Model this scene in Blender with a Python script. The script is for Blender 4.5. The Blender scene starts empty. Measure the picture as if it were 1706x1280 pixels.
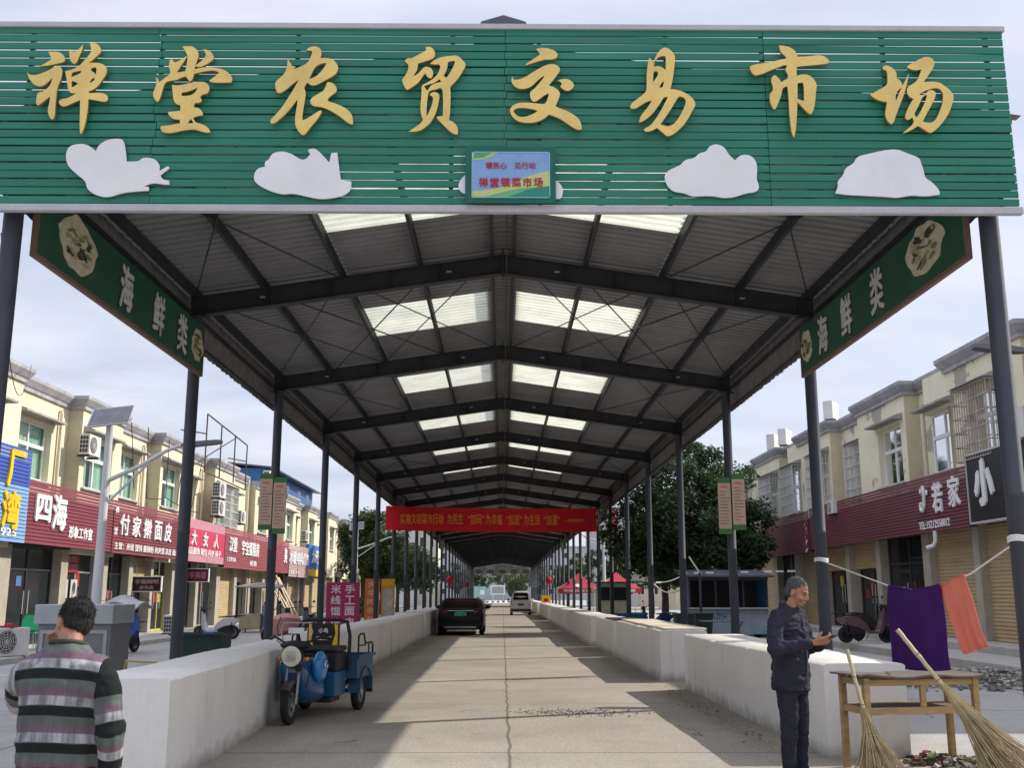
import bpy, bmesh, math, random
from mathutils import Vector, Matrix
random.seed(11)
R = math.radians
SC = bpy.context.scene
COL = SC.collection

# ---------------------------------------------------------------- camera, sky, sun, exposure
F_PX = 1715.0                       # focal length in pixels of a 1706 x 1280 frame
CAM_H = 1.545
PITCH = math.atan((990 - 640) / F_PX)
YAW = math.atan((853 - 837) / (F_PX / math.cos(PITCH)))
cam_d = bpy.data.cameras.new('camera')
cam = bpy.data.objects.new('camera', cam_d)
COL.objects.link(cam)
cam_d.sensor_fit = 'HORIZONTAL'
cam_d.sensor_width = 36.0
cam_d.lens = F_PX / 1706 * 36.0
cam_d.clip_start = 0.05
cam_d.clip_end = 3000
_F = Vector((math.sin(YAW) * math.cos(PITCH), math.cos(YAW) * math.cos(PITCH), math.sin(PITCH)))
_R = Vector((math.cos(YAW), -math.sin(YAW), 0))
_U = _R.cross(_F)
cam.matrix_world = Matrix(((_R.x, _U.x, -_F.x, 0), (_R.y, _U.y, -_F.y, 0), (_R.z, _U.z, -_F.z, CAM_H), (0, 0, 0, 1)))
SC.camera = cam

SUN_DIR = Vector((1.2, 0.48, 1.0)).normalized()
sun_d = bpy.data.lights.new('sun', 'SUN')
sun = bpy.data.objects.new('sun', sun_d)
COL.objects.link(sun)
sun_d.energy = 3.75
sun_d.angle = R(0.6)
sun_d.color = (1.0, 0.93, 0.82)
sun.location = SUN_DIR * 60
sun.rotation_euler = (-SUN_DIR).to_track_quat('-Z', 'Y').to_euler()

world = bpy.data.worlds.new('World')
SC.world = world
world.use_nodes = True
nt = world.node_tree
for n in list(nt.nodes):
    nt.nodes.remove(n)
def N(tree, typ, **kw):
    n = tree.nodes.new(typ)
    for k, v in kw.items():
        if k in n.inputs.keys():
            n.inputs[k].default_value = v
        else:
            setattr(n, k, v)
    return n
out = N(nt, 'ShaderNodeOutputWorld')
bg = N(nt, 'ShaderNodeBackground', Strength=0.145)
sky = N(nt, 'ShaderNodeTexSky', sky_type='NISHITA')
sky.sun_disc = False
sky.sun_elevation = math.asin(SUN_DIR.z)
sky.sun_rotation = math.atan2(SUN_DIR.x, SUN_DIR.y)
sky.air_density = 1.0
sky.dust_density = 2.2
sky.ozone_density = 1.6
tc = N(nt, 'ShaderNodeTexCoord')
sep = N(nt, 'ShaderNodeSeparateXYZ')
nt.links.new(tc.outputs['Generated'], sep.inputs[0])
# clouds laid out on a flat layer overhead: direction divided by its height
zc = N(nt, 'ShaderNodeMath', operation='MAXIMUM'); zc.inputs[1].default_value = 0.0
nt.links.new(sep.outputs['Z'], zc.inputs[0])
zd = N(nt, 'ShaderNodeMath', operation='ADD'); zd.inputs[1].default_value = 0.16
nt.links.new(zc.outputs[0], zd.inputs[0])
dx = N(nt, 'ShaderNodeMath', operation='DIVIDE'); nt.links.new(sep.outputs['X'], dx.inputs[0]); nt.links.new(zd.outputs[0], dx.inputs[1])
dy = N(nt, 'ShaderNodeMath', operation='DIVIDE'); nt.links.new(sep.outputs['Y'], dy.inputs[0]); nt.links.new(zd.outputs[0], dy.inputs[1])
cmb = N(nt, 'ShaderNodeCombineXYZ')
nt.links.new(dx.outputs[0], cmb.inputs[0]); nt.links.new(dy.outputs[0], cmb.inputs[1])
noi = N(nt, 'ShaderNodeTexNoise', Scale=1.15, Detail=9.0, Roughness=0.56)
noi.inputs['Distortion'].default_value = 0.35
mp = N(nt, 'ShaderNodeMapping'); mp.inputs['Location'].default_value = (3.4, 1.7, 0); mp.inputs['Scale'].default_value = (1.0, 1.6, 1)
nt.links.new(cmb.outputs[0], mp.inputs[0]); nt.links.new(mp.outputs[0], noi.inputs['Vector'])
rmp = N(nt, 'ShaderNodeValToRGB')
rmp.color_ramp.elements[0].position = 0.34; rmp.color_ramp.elements[0].color = (0.30, 0.30, 0.30, 1)
rmp.color_ramp.elements[1].position = 0.66; rmp.color_ramp.elements[1].color = (1, 1, 1, 1)
nt.links.new(noi.outputs['Fac'], rmp.inputs[0])
cl = N(nt, 'ShaderNodeMix', data_type='RGBA')
cl.inputs[6].default_value = (2.75, 3.0, 4.0, 1)
cl.inputs[7].default_value = (4.5, 4.65, 5.2, 1)
nt.links.new(rmp.outputs[0], cl.inputs[0])
mx = N(nt, 'ShaderNodeMix', data_type='RGBA')
mr = N(nt, 'ShaderNodeMapRange'); mr.inputs[1].default_value = 0.30; mr.inputs[2].default_value = 0.7; mr.inputs[3].default_value = 0.72; mr.inputs[4].default_value = 0.97
nt.links.new(noi.outputs['Fac'], mr.inputs[0])
nt.links.new(mr.outputs[0], mx.inputs[0])
nt.links.new(sky.outputs[0], mx.inputs[6]); nt.links.new(cl.outputs[2], mx.inputs[7])
# upper sky, mostly out of view, brightened to add fill light
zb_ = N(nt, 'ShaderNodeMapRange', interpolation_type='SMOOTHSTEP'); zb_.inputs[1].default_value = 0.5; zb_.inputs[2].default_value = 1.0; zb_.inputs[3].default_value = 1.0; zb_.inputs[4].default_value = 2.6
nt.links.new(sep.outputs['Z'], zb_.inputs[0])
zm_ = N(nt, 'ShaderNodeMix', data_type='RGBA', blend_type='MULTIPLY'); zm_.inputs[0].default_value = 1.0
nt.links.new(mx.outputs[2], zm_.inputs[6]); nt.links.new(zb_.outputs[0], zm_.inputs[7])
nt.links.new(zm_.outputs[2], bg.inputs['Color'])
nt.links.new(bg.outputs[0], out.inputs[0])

SC.view_settings.view_transform = 'Standard'
SC.view_settings.look = 'None'
SC.view_settings.gamma = 1.0
SC.view_settings.exposure = 0.42
SC.cycles.max_bounces = 8
SC.cycles.use_denoising = True

# ---------------------------------------------------------------- helpers
def px_ray(x, y):
    return _F + _R * ((x - 853) / F_PX) - _U * ((y - 640) / F_PX)
def atY(x, y, Y):
    d = px_ray(x, y); return Vector((0, 0, CAM_H)) + d * (Y / d.y)
def atX(x, y, X):
    d = px_ray(x, y); return Vector((0, 0, CAM_H)) + d * (X / d.x)
def atZ(x, y, z):
    d = px_ray(x, y); return Vector((0, 0, CAM_H)) + d * ((z - CAM_H) / d.z)

MATS = {}
def mat(name, col, rough=0.75, metal=0.0, var=0.18, scale=2.5, bump=0.0, bscale=25.0, spec=0.3, col2=None, spots=None, transl=0.0, coat=0.0, stretch=(1, 1, 1), grain=0.06):
    """procedural painted / weathered surface; var = patchy wear, col2/spots = a second colour in patches"""
    if name in MATS:
        return MATS[name]
    m = bpy.data.materials.new(name); m.use_nodes = True
    t = m.node_tree; b = t.nodes['Principled BSDF']
    b.inputs['Roughness'].default_value = rough; b.inputs['Metallic'].default_value = metal
    b.inputs['Specular IOR Level'].default_value = spec
    if coat: b.inputs['Coat Weight'].default_value = coat; b.inputs['Coat Roughness'].default_value = 0.08
    tcn = N(t, 'ShaderNodeTexCoord'); mpn = N(t, 'ShaderNodeMapping'); mpn.inputs['Scale'].default_value = stretch
    t.links.new(tcn.outputs['Object'], mpn.inputs[0])
    n1 = N(t, 'ShaderNodeTexNoise', Scale=scale, Detail=6.0, Roughness=0.62)
    t.links.new(mpn.outputs[0], n1.inputs['Vector'])
    c0 = tuple(c * (1 - var) for c in col[:3]) + (1,)
    c1 = tuple(min(1, c * (1 + var)) for c in col[:3]) + (1,)
    mxn = N(t, 'ShaderNodeMix', data_type='RGBA'); mxn.inputs[6].default_value = c0; mxn.inputs[7].default_value = c1
    mrn = N(t, 'ShaderNodeMapRange'); mrn.inputs[1].default_value = 0.3; mrn.inputs[2].default_value = 0.7
    t.links.new(n1.outputs['Fac'], mrn.inputs[0]); t.links.new(mrn.outputs[0], mxn.inputs[0])
    last = mxn.outputs[2]
    if grain:
        n3 = N(t, 'ShaderNodeTexNoise', Scale=bscale * 3, Detail=3.0)
        t.links.new(mpn.outputs[0], n3.inputs['Vector'])
        g = N(t, 'ShaderNodeMix', data_type='RGBA', blend_type='MULTIPLY'); g.inputs[0].default_value = 1.0
        gr = N(t, 'ShaderNodeMapRange'); gr.inputs[1].default_value = 0.3; gr.inputs[2].default_value = 0.7; gr.inputs[3].default_value = 1 - grain * 2; gr.inputs[4].default_value = 1 + grain
        t.links.new(n3.outputs['Fac'], gr.inputs[0]); t.links.new(last, g.inputs[6]); t.links.new(gr.outputs[0], g.inputs[7])
        last = g.outputs[2]
    if col2 is not None:
        sc_, lo, hi = spots or (1.2, 0.55, 0.62)
        n2 = N(t, 'ShaderNodeTexNoise', Scale=sc_, Detail=7.0, Roughness=0.65)
        t.links.new(mpn.outputs[0], n2.inputs['Vector'])
        m2 = N(t, 'ShaderNodeMapRange'); m2.inputs[1].default_value = lo; m2.inputs[2].default_value = hi
        t.links.new(n2.outputs['Fac'], m2.inputs[0])
        x2 = N(t, 'ShaderNodeMix', data_type='RGBA'); x2.inputs[7].default_value = tuple(col2[:3]) + (1,)
        t.links.new(m2.outputs[0], x2.inputs[0]); t.links.new(last, x2.inputs[6]); last = x2.outputs[2]
    t.links.new(last, b.inputs['Base Color'])
    if bump:
        n4 = N(t, 'ShaderNodeTexNoise', Scale=bscale, Detail=5.0)
        t.links.new(mpn.outputs[0], n4.inputs['Vector'])
        bp = N(t, 'ShaderNodeBump', Strength=bump, Distance=0.02)
        t.links.new(n4.outputs['Fac'], bp.inputs['Height']); t.links.new(bp.outputs[0], b.inputs['Normal'])
    if transl:
        o = t.nodes['Material Output']; tr = N(t, 'ShaderNodeBsdfTranslucent'); t.links.new(last, tr.inputs['Color'])
        ms = N(t, 'ShaderNodeMixShader'); ms.inputs[0].default_value = transl
        t.links.new(b.outputs[0], ms.inputs[1]); t.links.new(tr.outputs[0], ms.inputs[2]); t.links.new(ms.outputs[0], o.inputs[0])
    MATS[name] = m
    return m

OFF = {}
def tag(o, label=None, cat=None, group=None, kind=None):
    if label: o['label'] = label
    if cat: o['category'] = cat
    if group: o['group'] = group
    if kind: o['kind'] = kind
    return o
def thing(name, label, cat, loc=(0, 0, 0), rz=0.0, group=None):
    o = bpy.data.objects.new(name, None); COL.objects.link(o)
    o.empty_display_size = 0.2
    o.location = loc; o.rotation_euler = (0, 0, rz)
    OFF[o.name] = Vector(loc) if rz == 0 else None
    return tag(o, label, cat, group)

class MB:
    """collects shapes and links them as ONE mesh object.  World coordinates, or the thing's own when local=True"""
    def __init__(s, local=False):
        s.v = []; s.f = []; s.local = local; s.xf = None
    def add(s, vs, fs):
        b = len(s.v)
        for p in vs:
            p = Vector(p); s.v.append(s.xf @ p if s.xf else p)
        s.f += [tuple(i + b for i in f) for f in fs]
        return s
    def box(s, x0, x1, y0, y1, z0, z1):
        return s.add([(x0, y0, z0), (x1, y0, z0), (x1, y1, z0), (x0, y1, z0), (x0, y0, z1), (x1, y0, z1), (x1, y1, z1), (x0, y1, z1)],
                     [(3, 2, 1, 0), (4, 5, 6, 7), (0, 1, 5, 4), (1, 2, 6, 5), (2, 3, 7, 6), (3, 0, 4, 7)])
    def bar(s, a, b, w, h, up=(0, 0, 1)):
        a = Vector(a); b = Vector(b); d = (b - a).normalized(); u = Vector(up)
        if abs(d.dot(u)) > 0.98: u = Vector((0, 1, 0))
        r = d.cross(u).normalized() * (w / 2); u2 = r.cross(d).normalized() * (h / 2)
        return s.add([a - r - u2, a + r - u2, a + r + u2, a - r + u2, b - r - u2, b + r - u2, b + r + u2, b - r + u2],
                     [(0, 1, 2, 3), (7, 6, 5, 4), (0, 4, 5, 1), (1, 5, 6, 2), (2, 6, 7, 3), (3, 7, 4, 0)])
    def tube(s, pts, r, n=8, cap=True):
        pts = [Vector(p) for p in pts]; rs = r if isinstance(r, (list, tuple)) else [r] * len(pts)
        vs = []; fs = []; ref = None
        for i, p in enumerate(pts):
            d = (pts[min(i + 1, len(pts) - 1)] - pts[max(i - 1, 0)]).normalized()
            if ref is None:
                ref = d.orthogonal().normalized()
            ref = (ref - d * ref.dot(d))
            ref = ref.normalized() if ref.length > 1e-6 else d.orthogonal().normalized()
            q = d.cross(ref)
            for k in range(n):
                a = 2 * math.pi * k / n
                vs.append(p + (ref * math.cos(a) + q * math.sin(a)) * rs[i])
        for i in range(len(pts) - 1):
            for k in range(n):
                k2 = (k + 1) % n
                fs.append((i * n + k, i * n + k2, (i + 1) * n + k2, (i + 1) * n + k))
        if cap:
            fs.append(tuple(range(n - 1, -1, -1))); fs.append(tuple((len(pts) - 1) * n + k for k in range(n)))
        return s.add(vs, fs)
    def lathe(s, prof, c, axis=(0, 0, 1), n=16):
        ax = Vector(axis).normalized(); e = ax.orthogonal().normalized(); q = ax.cross(e); c = Vector(c)
        vs = []; fs = []
        for r_, h in prof:
            for k in range(n):
                a = 2 * math.pi * k / n
                vs.append(c + ax * h + (e * math.cos(a) + q * math.sin(a)) * r_)
        for i in range(len(prof) - 1):
            for k in range(n):
                k2 = (k + 1) % n
                fs.append((i * n + k, i * n + k2, (i + 1) * n + k2, (i + 1) * n + k))
        fs.append(tuple(range(n - 1, -1, -1))); fs.append(tuple((len(prof) - 1) * n + k for k in range(n)))
        return s.add(vs, fs)
    def ell(s, c, r, n=12, m=8, rot=None):
        vs = []; fs = []; c = Vector(c)
        for i in range(m + 1):
            t = math.pi * i / m
            for k in range(n):
                a = 2 * math.pi * k / n
                p = Vector((r[0] * math.sin(t) * math.cos(a), r[1] * math.sin(t) * math.sin(a), r[2] * math.cos(t)))
                vs.append(c + (rot @ p if rot else p))
        for i in range(m):
            for k in range(n):
                k2 = (k + 1) % n
                fs.append((i * n + k, (i + 1) * n + k, (i + 1) * n + k2, i * n + k2))
        return s.add(vs, fs)
    def prism(s, poly, o, rt, up, d0, d1):
        """polygon in the (rt, up) plane at o, extruded along rt x up from d0 to d1 (one n-gon per end)"""
        o = Vector(o); rt = Vector(rt); up = Vector(up); nn = rt.cross(up).normalized(); k = len(poly)
        area = sum(poly[i][0] * poly[(i + 1) % k][1] - poly[(i + 1) % k][0] * poly[i][1] for i in range(k))
        if area < 0: poly = poly[::-1]
        vs = [o + rt * p[0] + up * p[1] + nn * d0 for p in poly] + [o + rt * p[0] + up * p[1] + nn * d1 for p in poly]
        fs = [tuple(range(k - 1, -1, -1)), tuple(range(k, 2 * k))] + [(i, (i + 1) % k, k + (i + 1) % k, k + i) for i in range(k)]
        return s.add(vs, fs)
    def loft(s, rings, cap=True):
        n = len(rings[0]); vs = [p for r_ in rings for p in r_]; fs = []
        for i in range(len(rings) - 1):
            for k in range(n):
                k2 = (k + 1) % n
                fs.append((i * n + k, i * n + k2, (i + 1) * n + k2, (i + 1) * n + k))
        if cap:
            fs.append(tuple(range(n - 1, -1, -1))); fs.append(tuple((len(rings) - 1) * n + k for k in range(n)))
        return s.add(vs, fs)
    def build(s, name, m, parent=None, smooth=False, bevel=0.0, subsurf=0):
        off = Vector((0, 0, 0))
        if parent is not None and not s.local:
            off = OFF[parent.name]
        me = bpy.data.meshes.new(name)
        me.from_pydata([tuple(p - off) for p in s.v], [], s.f)
        me.materials.append(m)
        if smooth:
            bm = bmesh.new(); bm.from_mesh(me)
            bmesh.ops.recalc_face_normals(bm, faces=bm.faces)
            for f in bm.faces: f.smooth = True
            for e in bm.edges:
                if len(e.link_faces) == 2 and e.calc_face_angle(0) > 0.7: e.smooth = False
            bm.to_mesh(me); bm.free()
        me.update()
        o = bpy.data.objects.new(name, me); COL.objects.link(o)
        if parent is not None:
            o.parent = parent
        OFF[o.name] = off
        if bevel:
            b = o.modifiers.new('bevel', 'BEVEL'); b.width = bevel; b.segments = 2; b.limit_method = 'ANGLE'
        if subsurf:
            q = o.modifiers.new('subsurf', 'SUBSURF'); q.levels = subsurf; q.render_levels = subsurf
        return o

def curve_fill(polys, depth, bevel=0.0):
    """outline + holes in the xy plane, filled and extruded; returns vertices, faces"""
    cu = bpy.data.curves.new('outline', 'CURVE'); cu.dimensions = '2D'; cu.fill_mode = 'BOTH'
    cu.extrude = depth / 2; cu.bevel_depth = bevel
    for poly in polys:
        sp = cu.splines.new('POLY'); sp.points.add(len(poly) - 1); sp.use_cyclic_u = True
        for i, p in enumerate(poly): sp.points[i].co = (p[0], p[1], 0, 1)
    return _curve_mesh(cu)
def _curve_mesh(cu):
    o = bpy.data.objects.new('tmp', cu); COL.objects.link(o)
    dg = bpy.context.evaluated_depsgraph_get()
    me = bpy.data.meshes.new_from_object(o.evaluated_get(dg))
    vs = [v.co.copy() for v in me.vertices]; fs = [tuple(p.vertices) for p in me.polygons]
    bpy.data.objects.remove(o); bpy.data.curves.remove(cu); bpy.data.meshes.remove(me)
    return vs, fs
def smooth_poly(p, it=1):
    """rounds a traced outline: corners cut (Chaikin) where the turn is soft, kept where it is sharp"""
    for _ in range(it):
        q = []; n = len(p)
        for i in range(n):
            a = Vector(p[i - 1]); b = Vector(p[i]); c = Vector(p[(i + 1) % n])
            u = b - a; v = c - b
            if u.length > 0 and v.length > 0 and u.angle(v) > 1.15:
                q.append(tuple(b))
            else:
                q.append(tuple(b - u * 0.25)); q.append(tuple(b + v * 0.25))
        p = q
    return p
TXT = {}
def text_geo(s, bold=0.0, depth=0.02):
    key = (s, bold, depth)
    if key not in TXT:
        cu = bpy.data.curves.new('txt', 'FONT'); cu.body = s; cu.size = 1.0; cu.offset = bold; cu.extrude = depth / 2; cu.resolution_u = 2
        vs, fs = _curve_mesh(cu)
        if not vs: TXT[key] = ([], [], 1, 1)
        else:
            x0 = min(v.x for v in vs); x1 = max(v.x for v in vs); y0 = min(v.y for v in vs); y1 = max(v.y for v in vs)
            c = Vector(((x0 + x1) / 2, (y0 + y1) / 2, 0))
            TXT[key] = ([v - c for v in vs], fs, x1 - x0, y1 - y0)
    return TXT[key]
def put_text(mb, s, o, rt, up, w, h, bold=0.01, depth=0.03, z=0.0):
    """writes s centred on o, w wide and h high along rt and up"""
    vs, fs, tw, th = text_geo(s, 0.0, 0.02)
    bw = bold * w / tw; bh = bold * h / th; q = bold * 0.9
    o = Vector(o); rt = Vector(rt).normalized(); up = Vector(up).normalized(); nn = rt.cross(up)
    # heavy strokes: the outline laid down five times, a hair apart in depth
    for k, (ex, ey) in enumerate(((0, 0), (-1, 0.3), (1, -0.3), (0.3, 1), (-0.3, -1)) if bold > 0 else ((0, 0),)):
        kx, ky = (tw - 2 * bold) / tw, (th - 2 * bold) / th
        mb.add([o + rt * ((v.x * kx + ex * bold) * w / tw) + up * ((v.y * ky + ey * bold) * h / th) + nn * (z + v.z / 0.02 * depth - k * 0.0006) for v in vs], fs)

def copy_tree(o, parent=None):
    c = o.copy(); COL.objects.link(c)
    if parent is not None: c.parent = parent
    for ch in [x for x in bpy.data.objects if x.parent == o]:
        copy_tree(ch, c)
    return c
# ---------------------------------------------------------------- ground
def ground_mat(name, col, joints, xj, tint):
    m = mat(name, col, rough=0.9, var=0.14, scale=0.35, bump=0.35, bscale=14, col2=tint, spots=(0.9, 0.5, 0.78), grain=0.16)
    t = m.node_tree; b = t.nodes['Principled BSDF']
    src = b.inputs['Base Color'].links[0].from_socket
    tcn = N(t, 'ShaderNodeTexCoord'); sp = N(t, 'ShaderNodeSeparateXYZ')
    wob = N(t, 'ShaderNodeTexNoise', Scale=1.3, Detail=5.0); t.links.new(tcn.outputs['Object'], wob.inputs['Vector'])
    va = N(t, 'ShaderNodeVectorMath', operation='MULTIPLY_ADD'); va.inputs[1].default_value = (0.10, 0.10, 0.0); 
    t.links.new(wob.outputs['Color'], va.inputs[0]); t.links.new(tcn.outputs['Object'], va.inputs[2])
    t.links.new(va.outputs[0], sp.inputs[0])
    def line(sock, off, per, w):
        a = N(t, 'ShaderNodeMath', operation='ADD'); a.inputs[1].default_value = off; t.links.new(sock, a.inputs[0])
        f = N(t, 'ShaderNodeMath', operation='PINGPONG'); f.inputs[1].default_value = per / 2; t.links.new(a.outputs[0], f.inputs[0])
        c = N(t, 'ShaderNodeMath', operation='LESS_THAN'); c.inputs[1].default_value = w; t.links.new(f.outputs[0], c.inputs[0])
        return c.outputs[0]
    l1 = line(sp.outputs['Y'], joints[1], joints[0], 0.018); l2 = line(sp.outputs['X'], xj[1], xj[0], 0.016)
    mxx = N(t, 'ShaderNodeMath', operation='MAXIMUM'); t.links.new(l1, mxx.inputs[0]); t.links.new(l2, mxx.inputs[1])
    vo = N(t, 'ShaderNodeTexVoronoi', feature='DISTANCE_TO_EDGE', Scale=0.33); va2 = N(t, 'ShaderNodeVectorMath', operation='MULTIPLY_ADD'); va2.inputs[1].default_value = (0.9, 0.9, 0)
    w2 = N(t, 'ShaderNodeTexNoise', Scale=1.1, Detail=8.0); t.links.new(tcn.outputs['Object'], w2.inputs['Vector']); t.links.new(w2.outputs['Color'], va2.inputs[0]); t.links.new(tcn.outputs['Object'], va2.inputs[2]); t.links.new(va2.outputs[0], vo.inputs['Vector'])
    ck = N(t, 'ShaderNodeMath', operation='LESS_THAN'); ck.inputs[1].default_value = 0.0032; t.links.new(vo.outputs['Distance'], ck.inputs[0])
    w3 = N(t, 'ShaderNodeTexNoise', Scale=0.45, Detail=3.0); t.links.new(tcn.outputs['Object'], w3.inputs['Vector']); c3 = N(t, 'ShaderNodeMath', operation='GREATER_THAN'); c3.inputs[1].default_value = 0.57; t.links.new(w3.outputs['Fac'], c3.inputs[0])
    c4 = N(t, 'ShaderNodeMath', operation='MULTIPLY'); t.links.new(ck.outputs[0], c4.inputs[0]); t.links.new(c3.outputs[0], c4.inputs[1])
    m5 = N(t, 'ShaderNodeMath', operation='MAXIMUM'); t.links.new(mxx.outputs[0], m5.inputs[0]); t.links.new(c4.outputs[0], m5.inputs[1]); mxx = m5
    st = N(t, 'ShaderNodeTexNoise', Scale=2.6, Detail=9.0, Roughness=0.7); t.links.new(tcn.outputs['Object'], st.inputs['Vector']); sm = N(t, 'ShaderNodeMapRange'); sm.inputs[1].default_value = .60; sm.inputs[2].default_value = .72; sm.inputs[3].default_value = 0; sm.inputs[4].default_value = .55; t.links.new(st.outputs['Fac'], sm.inputs[0])
    sx_ = N(t, 'ShaderNodeMix', data_type='RGBA'); sx_.inputs[7].default_value = tuple(c * 0.55 for c in col) + (1,); t.links.new(sm.outputs[0], sx_.inputs[0]); t.links.new(src, sx_.inputs[6]); src = sx_.outputs[2]
    x2 = N(t, 'ShaderNodeMix', data_type='RGBA'); x2.inputs[7].default_value = tuple(c * 0.42 for c in col) + (1,)
    t.links.new(mxx.outputs[0], x2.inputs[0]); t.links.new(src, x2.inputs[6]); t.links.new(x2.outputs[2], b.inputs['Base Color'])
    return m
g = MB().add([(-500, -60, 0), (500, -60, 0), (500, 1400, 0), (-500, 1400, 0)], [(0, 1, 2, 3)]).build('ground', ground_mat('street_concrete', (0.37, 0.355, 0.33), (5.2, 1.1), (4.4, 0.6), (0.25, 0.24, 0.225)))
tag(g, 'grey concrete street ground spreading out on every side', 'ground', kind='structure')
s = MB().box(-3.6, 3.9, 2.0, 176, -0.06, 0.004).build('aisle_floor', ground_mat('aisle_concrete', (0.36, 0.325, 0.272), (4.6, 3.05), (7.6, -0.12), (0.245, 0.22, 0.185)))
tag(s, 'tan concrete aisle floor running under the market roof', 'floor', kind='structure')
s = MB().box(-13.4, -11.0, 20, 130, -0.05, 0.14).build('pavement', mat('pavement', (0.40, 0.385, 0.35), 0.9, var=0.15, bump=0.3), bevel=0.02)
tag(s, 'pale raised pavement along the left shop row', 'pavement', kind='structure')
s = MB().box(9.7, 13.0, 19, 60, -0.05, 0.20).box(11.2, 13.0, 19.03, 60, 0.19, 0.38).build('pavement', MATS['pavement'], bevel=0.02)
tag(s, 'raised concrete pavement and step before the right shop row', 'pavement', kind='structure')

# ---------------------------------------------------------------- market shelter
STEEL = mat('dark_steel', (0.042, 0.046, 0.060), 0.55, 0.0, var=0.25, scale=1.5, spec=0.4, bump=0.05)
BEAM = mat('beam_steel', (0.038, 0.038, 0.043), 0.6, 0.0, var=0.25, spec=0.3)
SHEET = mat('roof_sheet', (0.235, 0.235, 0.24), 0.6, 0.0, var=0.14, scale=1.2, spec=0.3)
SKYL = mat('skylight_sheet', (0.60, 0.605, 0.51), 0.5, var=0.16, scale=1.5, transl=0.75)
GREY = mat('grey_trim', (0.46, 0.45, 0.47), 0.6, var=0.08)
Y0, BAY, NB, HX = 9.51, 6.0, 27, 4.75
YE = Y0 + BAY * NB
mk = thing('market_shelter', 'long open market shelter with dark steel columns and a pitched metal roof', 'market shelter', (0, Y0, 0))
col0 = None
for i in range(NB + 1):
    for sx in (-1, 1):
        y = Y0 + BAY * i
        if col0 is None:
            m_ = MB(local=True)
            m_.lathe([(0.15, 0.0), (0.15, 0.02), (0.09, 0.021), (0.09, 2.42), (0.094, 2.425), (0.094, 2.47), (0.09, 2.475), (0.09, 5.74), (0.14, 5.741), (0.14, 5.76)], (0, 0, 0), n=20)
            col0 = m_.build('column', STEEL, mk, smooth=True); o = col0
        else:
            o = col0.copy(); COL.objects.link(o); o.parent = mk
        o.location = (sx * HX, y - Y0, 0)
beam0 = None
for i in range(NB + 1):
    if beam0 is None:
        m_ = MB(local=True)
        for sx in (-1, 1):
            e, rdg = (sx * 4.86, 0, 5.76), (0, 0, 6.475)
            def pt(x, z): return Vector((x, 0, z))
            # web and two flanges, deeper at the eave
            z0, z1 = (5.765, 6.05), (6.475, 6.765)
            m_.add([pt(sx * 4.86, z0[0]) + Vector((0, -0.004, 0)), pt(0, z1[0]) + Vector((0, -0.004, 0)), pt(0, z1[1]) + Vector((0, -0.004, 0)), pt(sx * 4.86, z0[1]) + Vector((0, -0.004, 0)),
                    pt(sx * 4.86, z0[0]) + Vector((0, 0.004, 0)), pt(0, z1[0]) + Vector((0, 0.004, 0)), pt(0, z1[1]) + Vector((0, 0.004, 0)), pt(sx * 4.86, z0[1]) + Vector((0, 0.004, 0))],
                   [(0, 1, 2, 3), (7, 6, 5, 4), (0, 4, 5, 1), (1, 5, 6, 2), (2, 6, 7, 3), (3, 7, 4, 0)])
            m_.bar((sx * 4.86, 0, z0[0] - 0.006), (sx * 0.012, 0, z1[0] - 0.006), 0.16, 0.012)
            m_.bar((sx * 4.86, 0, z0[1] + 0.006), (sx * 0.012, 0, z1[1] + 0.006), 0.16, 0.012)
            for q in (0.2, 0.36, 0.55, 0.75, 0.95):
                xx = sx * 4.86 * q
                zz = 6.475 + (5.765 - 6.475) * q
                m_.box(xx - 0.005, xx + 0.005, -0.075, 0.075, zz + 0.01, zz + 0.27)
        m_.box(-0.012, 0.012, -0.09, 0.09, 6.40, 6.86)
        m_.box(-4.92, -4.60, -0.085, 0.085, 5.745, 5.757).box(4.60, 4.92, -0.085, 0.085, 5.745, 5.757)
        beam0 = m_.build('roof_beam', BEAM, mk); o = beam0
    else:
        o = beam0.copy(); COL.objects.link(o); o.parent = mk
    o.location = (0, BAY * i, 0)
for i in range(1, 8):
    for x in (-3.75, -0.85, 0.85, 3.75):
        z = 6.475 - (6.475 - 5.765) * abs(x) / 4.86 + 0.16
        MB().box(x - .04, x + .04, Y0 + BAY * i - .0095, Y0 + BAY * i - .0045, z - .012, z + .012).build('beam_tag', GREY, mk)
q = MB()
for k in range(NB):
    if k < 12: q.tube([(0.05, Y0 + BAY * k + BAY * j / 8, 6.42 - .10 * math.sin(math.pi * j / 8) * (1 + .5 * math.sin(k * 2.1))) for j in range(9)], .010, 4)
q.build('hanging_wire', BEAM, mk)
def zs(x): return 6.95 - 0.15 * abs(x)
for sx in (-1, 1):
    for x in (0.17, 1.31, 2.53, 3.75, 4.80):
        MB().bar((sx * x, Y0 - 0.12, zs(x) - 0.085), (sx * x, YE + 0.2, zs(x) - 0.085), 0.055, 0.15).build('purlin', BEAM, mk)
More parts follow.
